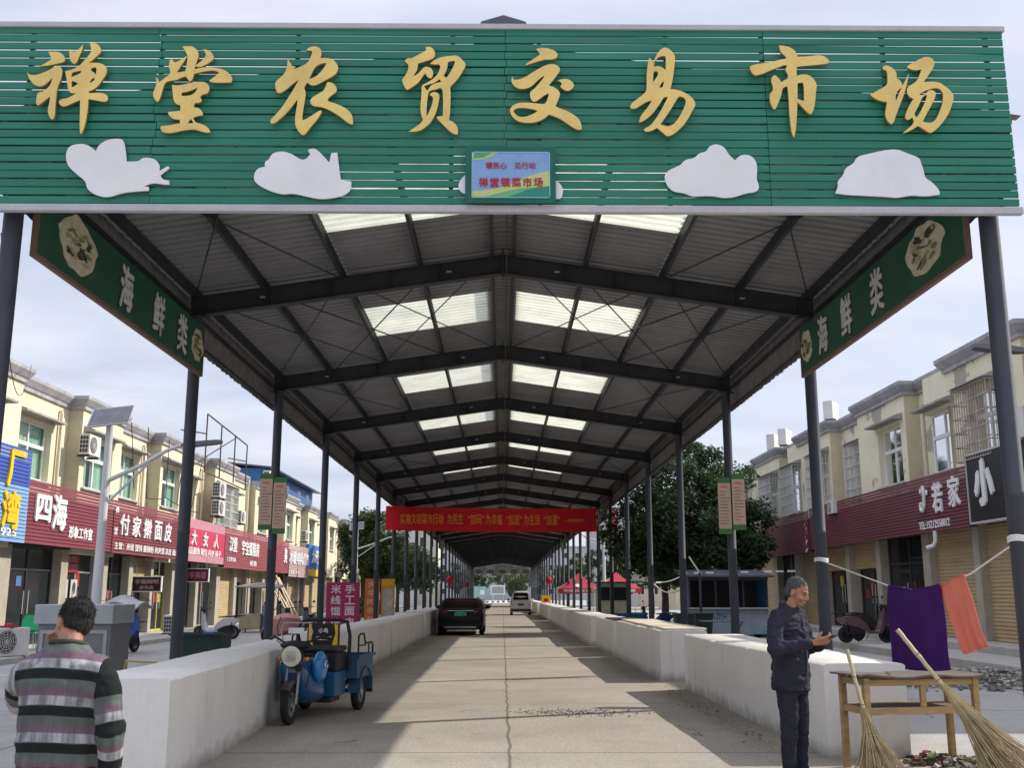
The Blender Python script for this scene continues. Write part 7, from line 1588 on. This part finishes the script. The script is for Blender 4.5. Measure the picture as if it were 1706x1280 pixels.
# ---------------------------------------------------------------- litter and rubble
def scatter(name, label, cat, area, n, size, ms, seed, kind='stuff', zbase=0.0, heap=0.0):
    rr = random.Random(seed); m_ = MB(); idx = []
    for k in range(n):
        u, v_ = rr.gauss(0, .42), rr.gauss(0, .42)
        if abs(u) > 1 or abs(v_) > 1: continue
        x = area[0] + u * area[2]; y = area[1] + v_ * area[3]; s_ = size * rr.uniform(.35, 1.3) * rr.uniform(.5, 1); z = zbase + heap * max(0, 1 - math.hypot(u, v_)) * rr.uniform(.2, 1)
        rot = Matrix.Rotation(rr.uniform(0, 6.28), 3, 'Z') @ Matrix.Rotation(rr.uniform(-.5, .5), 3, 'X')
        vs = []
        for sx in (-1, 1):
            for sy in (-1, 1):
                for sz in (-1, 1): vs.append(Vector((x, y, z + s_ * .22)) + rot @ Vector((sx * s_ * rr.uniform(.25, .6), sy * s_ * rr.uniform(.2, .5), sz * s_ * rr.uniform(.1, .35))))
        b0 = len(m_.f); m_.add(vs, [(0, 1, 3, 2), (4, 6, 7, 5), (0, 4, 5, 1), (2, 3, 7, 6), (0, 2, 6, 4), (1, 5, 7, 3)]); idx += [rr.randrange(len(ms))] * 6
    o = m_.build(name, ms[0], None)
    for q in ms[1:]: o.data.materials.append(q)
    for p, i in zip(o.data.polygons, idx): p.material_index = i
    return tag(o, label, cat, kind=kind)
ST = [mat('stone_a', (.30, .28, .25), .9, var=.2), mat('stone_b', (.20, .185, .165), .9, var=.2), mat('stone_c', (.40, .37, .32), .9, var=.2)]
scatter('gravel', 'broken concrete crumbs scattered over the worn patch in the aisle', 'rubble', (1.0, 14.2, 1.05, .55), 300, .030, ST, 4, zbase=.006)
scatter('gravel', 'grey gravel heap spilling along the pavement edge at the right', 'gravel', (8.6, 18.6, 2.3, 1.5), 1500, .11, ST, 6, heap=.28)
scatter('gravel', 'line of brown rubble behind the nearest right counter', 'rubble', (5.6, 19.5, 1.6, .5), 420, .09, [mat('soil', (.14, .11, .08), .95, var=.3)] + ST[:2], 7, heap=.10)
LT_ = [mat('litter_green', (.085, .11, .055), .7), mat('litter_dark', (.07, .06, .05), .9), mat('litter_white', (.42, .42, .40), .6), mat('litter_brown', (.22, .15, .09), .9), mat('litter_red', (.20, .05, .045), .7), mat('litter_lime', (.27, .29, .13), .6)]
scatter('litter', 'heap of vegetable scraps and litter under the wooden table', 'litter', (4.12, 10.0, .42, .42), 330, .085, [LT_[1], LT_[3], LT_[0], LT_[1], LT_[2], LT_[3], LT_[0], LT_[4], LT_[5]], 12, heap=.07)
scatter('grit', 'fine grit lying along the foot of the right counters', 'grit', (2.75, 14, .25, 5), 220, .03, ST, 15, zbase=.004)
# ---------------------------------------------------------------- people
def cap_pts(p0, r0, p1, r1, n=12, m=5):
    """closed tapered capsule between two joints"""
    p0 = Vector(p0); p1 = Vector(p1); d = p1 - p0; l = d.length; a = d / l if l > 1e-6 else Vector((0, 0, 1))
    e = a.orthogonal().normalized(); q = a.cross(e); prof = []
    for i in range(m + 1):
        t_ = math.pi / 2 * i / m; prof.append((max(1e-4, r0 * math.sin(t_)), -r0 * math.cos(t_)))
    for i in range(m + 1):
        t_ = math.pi / 2 * (1 - i / m); prof.append((max(1e-4, r1 * math.sin(t_)), l + r1 * math.cos(t_)))
    vs = [p0 + a * h + (e * math.cos(2 * math.pi * k / n) + q * math.sin(2 * math.pi * k / n)) * r for r, h in prof for k in range(n)]
    fs = [(i * n + k, i * n + (k + 1) % n, (i + 1) * n + (k + 1) % n, (i + 1) * n + k) for i in range(len(prof) - 1) for k in range(n)]
    fs += [tuple(range(n - 1, -1, -1)), tuple((len(prof) - 1) * n + k for k in range(n))]
    return vs, fs
class Body:
    def __init__(s): s.mb = MB(local=True)
    def cap(s, p0, r0, p1, r1): s.mb.add(*cap_pts(p0, r0, p1, r1)); return s
    def chain(s, pts, rs):
        for i in range(len(pts) - 1): s.cap(pts[i], rs[i], pts[i + 1], rs[i + 1])
        return s
    def ell(s, c, r, rot=None): s.mb.ell(c, r, 18, 12, rot); return s
    def rings(s, rs, n=20):
        """stack of ellipses (centre, rx, ry)"""
        s.mb.loft([[Vector(c) + Vector((math.cos(2 * math.pi * k / n) * rx, math.sin(2 * math.pi * k / n) * ry, 0)) for k in range(n)] for c, rx, ry in rs]); return s
    def build(s, name, m, parent, voxel=.008, it=4, wrinkle=0.0):
        me = bpy.data.meshes.new('tmp'); me.from_pydata([tuple(v) for v in s.mb.v], [], s.mb.f)
        bm = bmesh.new(); bm.from_mesh(me); bmesh.ops.recalc_face_normals(bm, faces=bm.faces); bm.to_mesh(me); bm.free()
        o = bpy.data.objects.new('tmp', me); COL.objects.link(o)
        r_ = o.modifiers.new('r', 'REMESH'); r_.mode = 'VOXEL'; r_.voxel_size = voxel
        q = o.modifiers.new('s', 'SMOOTH'); q.iterations = it; q.factor = .5
        dg = bpy.context.evaluated_depsgraph_get(); me2 = bpy.data.meshes.new_from_object(o.evaluated_get(dg)); bpy.data.objects.remove(o); bpy.data.meshes.remove(me)
        me2.name = name; me2.materials.clear(); me2.materials.append(m)
        for p in me2.polygons: p.use_smooth = True
        if wrinkle:
            from mathutils import noise
            nv = [v.normal.copy() for v in me2.vertices]
            for v, nn in zip(me2.vertices, nv):
                c = v.co; w = noise.noise(Vector((c.x * 9, c.y * 9, c.z * 16))) + .7 * (abs(noise.noise(Vector((c.x * 7 + 3, c.y * 7, c.z * 26)))) - .3) + .5 * noise.noise(Vector((c.x * 22, c.y * 22, c.z * 30)))
                v.co = c + nn * w * wrinkle
        ob = bpy.data.objects.new(name, me2); COL.objects.link(ob)
        if parent is not None: ob.parent = parent
        return ob
SKIN = mat('skin', (0.36, 0.170, 0.105), .55, var=.10, scale=14, spec=.3, bump=.06, bscale=60)
def paint_mask(o, fn, m_new):
    """second material on the faces where fn(centre) is true"""
    o.data.materials.append(m_new); k = len(o.data.materials) - 1
    for p in o.data.polygons:
        if fn(p.center): p.material_index = k
def strands(o, c, n, ln, seed):
    """thousands of short combed hairs standing a little off the hair's surface"""
    rr = random.Random(seed); me = o.data; ps = list(me.polygons); vs = []; fs = []; c = Vector(c)
    for k in range(n):
        p = rr.choice(ps); q = p.center.copy(); nn = p.normal
        d = Vector((rr.gauss(0, .35), rr.gauss(0, .35) + .25, -1 + rr.gauss(0, .3))); d = d - nn * d.dot(nn)
        if d.length < .1: d = nn.orthogonal()
        d.normalize(); s_ = nn.cross(d) * .0011; l_ = ln * rr.uniform(.5, 1.3); b0 = len(vs)
        vs += [q - s_, q + s_, q + d * l_ * .6 + nn * l_ * .22 + s_ * .8, q + d * l_ * .6 + nn * l_ * .22 - s_ * .8, q + d * l_ + nn * l_ * rr.uniform(.1, .5)]
        fs += [(b0, b0 + 1, b0 + 2, b0 + 3), (b0 + 3, b0 + 2, b0 + 4)]
    bm = bmesh.new(); bm.from_mesh(me); nv = [bm.verts.new(v) for v in vs]
    for f in fs: bm.faces.new([nv[i] for i in f])
    bm.to_mesh(me); bm.free()
def hand(b, wrist, d, palm_n, side, curl, s=1.0, grip=None):
    """palm and five fingers; d = direction of the fingers, palm_n = the way the palm faces"""
    w = Vector(wrist); d = Vector(d).normalized(); n = Vector(palm_n); n = (n - d * n.dot(d)).normalized(); r = d.cross(n) * side
    for k in range(4): b.cap(w + d * .012 + r * (-.022 + .015 * k) * s, .016 * s, w + d * (.082 * s) + r * (-.030 + .020 * k) * s, .0125 * s)
    for k, ln in enumerate((.072, .082, .076, .058)):
        p = w + d * .085 * s + r * (-.030 + .020 * k) * s; dd = d.copy(); segs = (.45, .32, .23); rad = (.0098, .009, .008, .0072)
        pts = [p]
        for q, sg_ in enumerate(segs):
            c_ = curl * (.6 + .35 * q) + .06 * k; dd = (dd * math.cos(c_) + n * math.sin(c_)).normalized(); pts.append(pts[-1] + dd * ln * sg_ * s)
            n = n
        b.chain(pts, [x * s for x in rad])
    tb = w + d * .03 * s - r * .028 * s; td = (d * .62 - r * .62 + n * .45).normalized(); p1 = tb + td * .038 * s; p2 = p1 + (td * .6 + d * .5 + n * .35).normalized() * .030 * s
    b.chain([tb, p1, p2], [.014 * s, .0115 * s, .009 * s])
def head(b, c, fwd, up, s=1.0):
    """skull, jaw, brow, nose, lips, ears, neck root; returns a frame"""
    f = Vector(fwd).normalized(); u = Vector(up); u = (u - f * u.dot(f)).normalized(); r = f.cross(u)
    rot = Matrix((r, f, u)).transposed(); c = Vector(c); P = lambda x, y, z: c + r * x * s + f * y * s + u * z * s
    E_ = lambda p, q: b.ell(P(*p), tuple(x * s for x in q), rot)
    E_((0, -.012, .030), (.074, .094, .088)); E_((0, .022, -.025), (.061, .070, .085)); E_((0, .045, -.078), (.040, .042, .036)); E_((0, .020, -.062), (.055, .055, .045))
    for sx in (-1, 1):
        E_((sx * .038, .058, -.030), (.026, .028, .026)); b.cap(P(sx * .014, .083, .026), .0085 * s, P(sx * .045, .068, .026), .0085 * s)
        E_((sx * .078, -.010, -.010), (.009, .020, .032)); b.ell(P(sx * .030, .073, .006), (.014 * s, .009 * s, .009 * s), rot)
    b.chain([P(0, .085, .016), P(0, .104, -.022), P(0, .098, -.030)], [.008 * s, .0105 * s, .012 * s]); E_((.013, .090, -.032), (.009, .010, .008)); E_((-.013, .090, -.032), (.009, .010, .008))
    E_((0, .084, -.060), (.024, .010, .006)); E_((0, .082, -.070), (.021, .010, .007))
    b.inv = (rot.transposed(), c, s)
    return P
def face(o, b):
    m3, c0, sc = b.inv
    def loc(c): return (m3 @ (Vector(c) - c0)) / sc
    def brow(c): q = loc(c); return q.y > .045 and .013 < abs(q.x) < .050 and abs(q.z - .030 + abs(abs(q.x) - .03) * .15) < .0042
    def eye(c): q = loc(c); return q.y > .045 and .018 < abs(q.x) < .042 and abs(q.z - .006) < .0034
    def lip(c): q = loc(c); return q.y > .06 and abs(q.x) < .023 and abs(q.z + .066) < .0052
    paint_mask(o, lambda c: brow(c) or eye(c), EYE); paint_mask(o, lip, LIP)
# --- the older man in navy looking at a phone (own frame: he faces -y)
OM = thing('person', 'grey haired man in a navy jacket standing beside the right counter, looking at a phone', 'person', (2.49, 9.15, 0.004), R(46))
JK = mat('navy_jacket', (0.026, 0.026, 0.038), .85, var=.18, scale=5, bump=.35, bscale=30, spec=.15); TR = mat('dark_trousers', (0.024, 0.025, 0.034), .9, var=.15, scale=4, bump=.25, spec=.1); SH = mat('black_shoe', (.015, .014, .014), .5, var=.2)
HG = mat('grey_hair', (0.075, 0.075, 0.076), .8, var=.4, scale=60, stretch=(1, 1, .3)); LIP = mat('lip_tone', (.21, .075, .055), .7, spec=.1); EYE = mat('brow_dark', (.012, .009, .008), .9, spec=.0)
hc = Vector((0.02, -.085, 1.555)); hf = Vector((.10, -1, -.42)); hu = Vector((0, -.3, 1))
b = Body(); P = head(b, hc, hf, hu, 1.0)
b.chain([(0, .005, 1.36), (0, -.03, 1.44), hc + Vector((0, .025, -.03))], [.060, .051, .048])
# both hands hold the phone in front of the chest
ph = Vector((.03, -.345, 1.165))
WR = {1: Vector((.115, -.265, 1.135)), -1: Vector((-.085, -.270, 1.140))}
hand(b, WR[-1], (.55, -.75, .18), (.5, .35, .6), -1, .42, 1.0); hand(b, WR[1], (-.62, -.72, .16), (-.5, .35, .6), 1, .42, 1.0)
for sx, el in ((1, Vector((.30, -.02, 1.08))), (-1, Vector((-.295, -.02, 1.075)))): b.chain([(0, .005, 1.33), (sx * .165, .01, 1.335), (sx * .235, .005, 1.235), el, el.lerp(WR[sx], .72), WR[sx]], [.05, .045, .042, .040, .030, .026])
bod = b.build('body', SKIN, OM, voxel=.0048, it=3); face(bod, b)
b = Body(); rot_h = Matrix(((hf.normalized().cross((hu - hf.normalized() * hu.dot(hf.normalized())).normalized())), hf.normalized(), (hu - hf.normalized() * hu.dot(hf.normalized())).normalized())).transposed()
b.ell(P(0, -.026, .046), (.078, .090, .080), rot_h).ell(P(0, -.055, .005), (.074, .058, .080), rot_h)
rr = random.Random(3)
for k in range(160):
    a = rr.uniform(0, 6.28); e_ = rr.uniform(.05, 1.5); d = Vector((math.cos(a) * math.cos(e_), math.sin(a) * math.cos(e_), math.sin(e_))); p = P(d.x * .076, -.024 + d.y * .088, .046 + d.z * .078); b.cap(p, .007, p + (p - hc).normalized() * .006 + Vector((rr.uniform(-.006, .006), rr.uniform(-.006, .006), 0)), .003)
strands(b.build('hair', HG, OM, voxel=.0055, it=1), hc, 3600, .016, 5)
b = Body()
b.rings([((0, .015, .735), .200, .145), ((0, .012, .80), .204, .150), ((0, .01, .95), .200, .145), ((0, .0, 1.10), .200, .142), ((0, -.005, 1.24), .208, .138), ((0, .0, 1.34), .200, .122), ((0, .0, 1.405), .150, .098), ((0, -.005, 1.435), .085, .075)])
for sx, el in ((1, Vector((.30, -.02, 1.08))), (-1, Vector((-.295, -.02, 1.075)))):
    b.chain([(sx * .165, .01, 1.345), (sx * .235, .005, 1.235), el, el.lerp(WR[sx], .45), el.lerp(WR[sx], .86)], [.080, .074, .070, .060, .050])
b.ell((0, .11, 1.22), (.15, .05, .14))
jk = b.build('jacket', JK, OM, voxel=.008, it=3, wrinkle=.016)
b = Body()
for a in range(24):
    an = 2 * math.pi * a / 24; an2 = 2 * math.pi * (a + 1) / 24
    p = lambda q: Vector((math.cos(q) * .078, -.008 + math.sin(q) * .072, 1.425 - .022 * math.sin(q) * -1 - .018 * (1 if math.sin(q) < -.3 else 0)))
    b.cap(p(an), .017, p(an2), .017); b.cap(p(an) + Vector((0, 0, .022)), .012, p(an2) + Vector((0, 0, .022)), .012)
b.build('collar', JK, jk, voxel=.007, it=2)
L().tube([(.004, -.142, .76), (.006, -.152, 1.0), (.004, -.148, 1.22), (0, -.125, 1.36)], .005, 5).build('zip', mat('zip_grey', (.16, .16, .18), .4, .5), jk)
b = Body()
b.rings([((0, .01, .70), .155, .120), ((0, .01, .80), .165, .128), ((0, .01, .92), .158, .12)])
for sx in (-1, 1):
    b.chain([(sx * .085, .01, .80), (sx * .092, 0, .62), (sx * .095, -.005, .46), (sx * .098, .012, .25), (sx * .10, .01, .085)], [.095, .088, .076, .066, .062])
b.build('trousers', TR, OM, voxel=.009, it=4, wrinkle=.008)
for sx in (-1, 1):
    b = Body(); b.chain([(sx * .10, .05, .042), (sx * .105, -.06, .042), (sx * .115, -.155, .034)], [.040, .044, .036]).cap((sx * .10, .035, .06), .042, (sx * .10, .03, .09), .04); b.build('shoe', SH, OM, voxel=.008, it=2)
o = L(); o.loft([[ph + Vector((x, 0, 0)) + Vector((0, -.07 * y, .035 * y)) + Vector((0, .004 * z, .008 * z)) for x, z in ((-.036, -1), (.036, -1), (.036, 1), (-.036, 1))] for y in (-1, 1)])
o = o.build('mobile_phone', mat('phone_black', (.02, .02, .022), .2), None, bevel=.003); o.location = (2.49, 9.15, .004); o.rotation_euler = (0, 0, R(46)); tag(o, 'dark mobile phone held in both hands by the man in the navy jacket', 'phone')

# --- man in the striped jumper, seen from behind, hand to his face
SM = thing('person', 'man in a striped jumper seen from behind at the left, hand raised to his face', 'person', (-1.955, 4.8, 0.004), R(170))
hc = Vector((.03, -.075, 1.405)); hf = Vector((1.5, -1, -.32)); hu = Vector((.05, -.22, 1))
b = Body(); P = head(b, hc, hf, hu, .93)
b.chain([(0, .012, 1.22), (0, -.01, 1.31), hc + Vector((-.015, .03, -.02))], [.064, .054, .051])
wl_, el_ = Vector((.165, -.205, 1.275)), Vector((.280, -.10, 1.065))      # his left arm is raised
wr_, er_ = Vector((-.232, -.03, .735)), Vector((-.250, .03, .95))
hand(b, wl_, (-.05, .55, .60), (-.5, .6, .1), 1, .35, 1.0); hand(b, wr_, (.08, -.1, -1), (1, .1, 0), -1, .30, 1.0)
b.chain([(0, .012, 1.23), (.150, .015, 1.20), (.215, .0, 1.15), el_, el_.lerp(wl_, .7), wl_], [.05, .045, .042, .040, .032, .027]); b.chain([(0, .012, 1.23), (-.150, .015, 1.20), (-.222, .025, 1.13), er_, er_.lerp(wr_, .7), wr_], [.05, .045, .042, .040, .032, .027])
bod2 = b.build('body', SKIN, SM, voxel=.0052, it=3); face(bod2, b)
b = Body(); fn = hf.normalized(); un = (hu - fn * hu.dot(fn)).normalized(); rot_h = Matrix((fn.cross(un), fn, un)).transposed()
b.ell(P(0, -.026, .046), (.0715, .084, .075), rot_h).ell(P(0, -.052, .008), (.066, .053, .068), rot_h)
rr = random.Random(8)
for k in range(150):
    a = rr.uniform(0, 6.28); e_ = rr.uniform(-.2, 1.5); d = Vector((math.cos(a) * math.cos(e_), math.sin(a) * math.cos(e_), math.sin(e_))); 
    if d.y > .45 and d.z < .6: continue
    p = P(d.x * .075, -.026 + d.y * .089, .046 + d.z * .077); b.cap(p, .007, p + (p - hc).normalized() * .003 + Vector((rr.uniform(-.006, .006), rr.uniform(-.006, .006), -.006)), .004)
strands(b.build('hair', mat('black_hair', (0.026, 0.024, 0.023), .8, var=.5, scale=70, stretch=(1, 1, .2), spec=.2), SM, voxel=.0055, it=1), hc, 4200, .020, 6)
JP = bpy.data.materials.new('striped_knit'); JP.use_nodes = True; t_ = JP.node_tree; bs = t_.nodes['Principled BSDF']; bs.inputs['Roughness'].default_value = .9; bs.inputs['Specular IOR Level'].default_value = .1
at = N(t_, 'ShaderNodeAttribute', attribute_name='stripe'); fr_ = N(t_, 'ShaderNodeMath', operation='FRACT'); t_.links.new(at.outputs['Fac'], fr_.inputs[0])
cr = N(t_, 'ShaderNodeValToRGB'); cr.color_ramp.interpolation = 'LINEAR'; els = cr.color_ramp.elements
cols = [(0.0, (.016, .019, .019)), (.25, (.016, .019, .019)), (.275, (.10, .132, .112)), (.47, (.11, .138, .12)), (.53, (.165, .10, .13)), (.70, (.18, .105, .14)), (.735, (.40, .39, .41)), (.96, (.38, .375, .395)), (.985, (.016, .019, .019))]
els[0].position = 0; els[0].color = cols[0][1] + (1,); els[1].position = .25; els[1].color = cols[1][1] + (1,)
for p_, c_ in cols[2:]: e = els.new(p_); e.color = c_ + (1,)
t_.links.new(fr_.outputs[0], cr.inputs[0])
tcn = N(t_, 'ShaderNodeTexCoord'); mpn = N(t_, 'ShaderNodeMapping'); mpn.inputs['Scale'].default_value = (30, 30, 1.4); t_.links.new(tcn.outputs['Object'], mpn.inputs[0]); nz = N(t_, 'ShaderNodeTexNoise', Scale=1.0, Detail=2.0); t_.links.new(mpn.outputs[0], nz.inputs['Vector'])
mr_ = N(t_, 'ShaderNodeMapRange'); mr_.inputs[1].default_value = .35; mr_.inputs[2].default_value = .65; mr_.inputs[3].default_value = .0; mr_.inputs[4].default_value = .85; t_.links.new(nz.outputs['Fac'], mr_.inputs[0])
x2 = N(t_, 'ShaderNodeMix', data_type='RGBA'); x2.inputs[7].default_value = (.085, .09, .092, 1)
lum = N(t_, 'ShaderNodeMath', operation='GREATER_THAN'); lum.inputs[1].default_value = .265; t_.links.new(fr_.outputs[0], lum.inputs[0]); mm = N(t_, 'ShaderNodeMath', operation='MULTIPLY'); t_.links.new(lum.outputs[0], mm.inputs[0]); t_.links.new(mr_.outputs[0], mm.inputs[1])
t_.links.new(mm.outputs[0], x2.inputs[0]); t_.links.new(cr.outputs[0], x2.inputs[6]); t_.links.new(x2.outputs[2], bs.inputs['Base Color'])
n5 = N(t_, 'ShaderNodeTexNoise', Scale=180.0, Detail=2.0); t_.links.new(tcn.outputs['Object'], n5.inputs['Vector']); bp = N(t_, 'ShaderNodeBump', Strength=.3, Distance=.006); t_.links.new(n5.outputs['Fac'], bp.inputs['Height']); t_.links.new(bp.outputs[0], bs.inputs['Normal'])
b = Body()
b.rings([((0, .01, .80), .182, .136), ((0, .01, .84), .190, .142), ((0, .012, .95), .188, .138), ((0, .018, 1.06), .196, .135), ((0, .022, 1.16), .200, .128), ((0, .02, 1.245), .170, .108), ((0, .015, 1.295), .115, .088), ((0, .008, 1.325), .080, .074)])
arms = [[Vector((.150, .015, 1.205)), Vector((.215, .0, 1.15)), el_, el_.lerp(wl_, .5), el_.lerp(wl_, .9)], [Vector((-.150, .015, 1.205)), Vector((-.212, .025, 1.13)), er_, er_.lerp(wr_, .5), er_.lerp(wr_, .92)]]
for pts in arms: b.chain(pts, [.078, .072, .066, .056, .047])
jp = b.build('jumper', JP, SM, voxel=.009, it=4, wrinkle=.009)
bm = bmesh.new(); bm.from_mesh(jp.data)
for x_ in (.203, -.203): bmesh.ops.bisect_plane(bm, geom=bm.verts[:] + bm.edges[:] + bm.faces[:], plane_co=(x_, 0, 0), plane_no=(1, 0, 0))
bm.to_mesh(jp.data); bm.free()
at_ = jp.data.attributes.new('stripe', 'FLOAT', 'CORNER'); vals = [0.0] * len(jp.data.loops)
def seg_d(p, a, b_):
    d = b_ - a; q = max(0, min(1, (p - a).dot(d) / d.length_squared)); return (p - a - d * q).length, q
def along(c):
    best = None
    for pts in arms:
        acc = 0
        for i in range(len(pts) - 1):
            l_ = (pts[i + 1] - pts[i]).length; d_, q = seg_d(c, pts[i], pts[i + 1])
            if i >= 1 and (best is None or d_ < best[0]): best = (d_, acc + q * l_)
            acc += l_
    return best
for p in jp.data.polygons:
    bd = along(p.center); in_arm = abs(p.center.x) > .203
    for li in p.loop_indices:
        c = jp.data.vertices[jp.data.loops[li].vertex_index].co
        vals[li] = (along(c)[1] + .055) / .150 + 1 if in_arm else 10 - (c.z - 1.221 + .02 * (c.x / .2) ** 2) / .154
at_.data.foreach_set('value', vals)
b = Body()
for a in range(20):
    q1, q2 = 2 * math.pi * a / 20, 2 * math.pi * (a + 1) / 20; p = lambda q: Vector((math.cos(q) * .074, .004 + math.sin(q) * .070, 1.322 + .014 * math.sin(q))); b.cap(p(q1), .013, p(q2), .013)
b.build('neckband', mat('knit_band', (.045, .045, .035), .9), jp, voxel=.007, it=2)
b = Body(); b.rings([((0, .01, .755), .176, .130), ((0, .01, .815), .184, .138)]); b.build('waistband', MATS['knit_band'], jp, voxel=.009, it=3)
b = Body(); b.rings([((0, .01, .66), .160, .120), ((0, .01, .84), .168, .124)])
for sx in (-1, 1): b.chain([(sx * .085, .01, .74), (sx * .092, 0, .58), (sx * .095, -.005, .43), (sx * .098, .012, .23), (sx * .10, .01, .085)], [.092, .086, .075, .066, .062])
b.build('trousers', mat('brown_trousers', (.040, .034, .034), .9, var=.15), SM, voxel=.009, it=4, wrinkle=.008)
for sx in (-1, 1):
    b = Body(); b.chain([(sx * .10, .05, .042), (sx * .105, -.06, .042), (sx * .115, -.155, .034)], [.040, .044, .036]).cap((sx * .10, .035, .06), .042, (sx * .10, .03, .09), .04); b.build('shoe', SH, SM, voxel=.008, it=2)
# folded stool partly hidden behind him
t = thing('folding_stool', 'pale yellow stool edge peeping out left of the striped jumper', 'stool', (-2.35, 5.35, 0)); MB().box(-2.62, -2.2, 5.2, 5.5, .60, .66).build('seat', mat('stool_cream', (.50, .46, .28), .6), t, bevel=.01)
for x in (-2.57, -2.25): MB().bar((x, 5.22, .6), (x, 5.48, 0), .025, .025).bar((x, 5.48, .6), (x, 5.22, 0), .025, .025).build('leg', BFR, t)
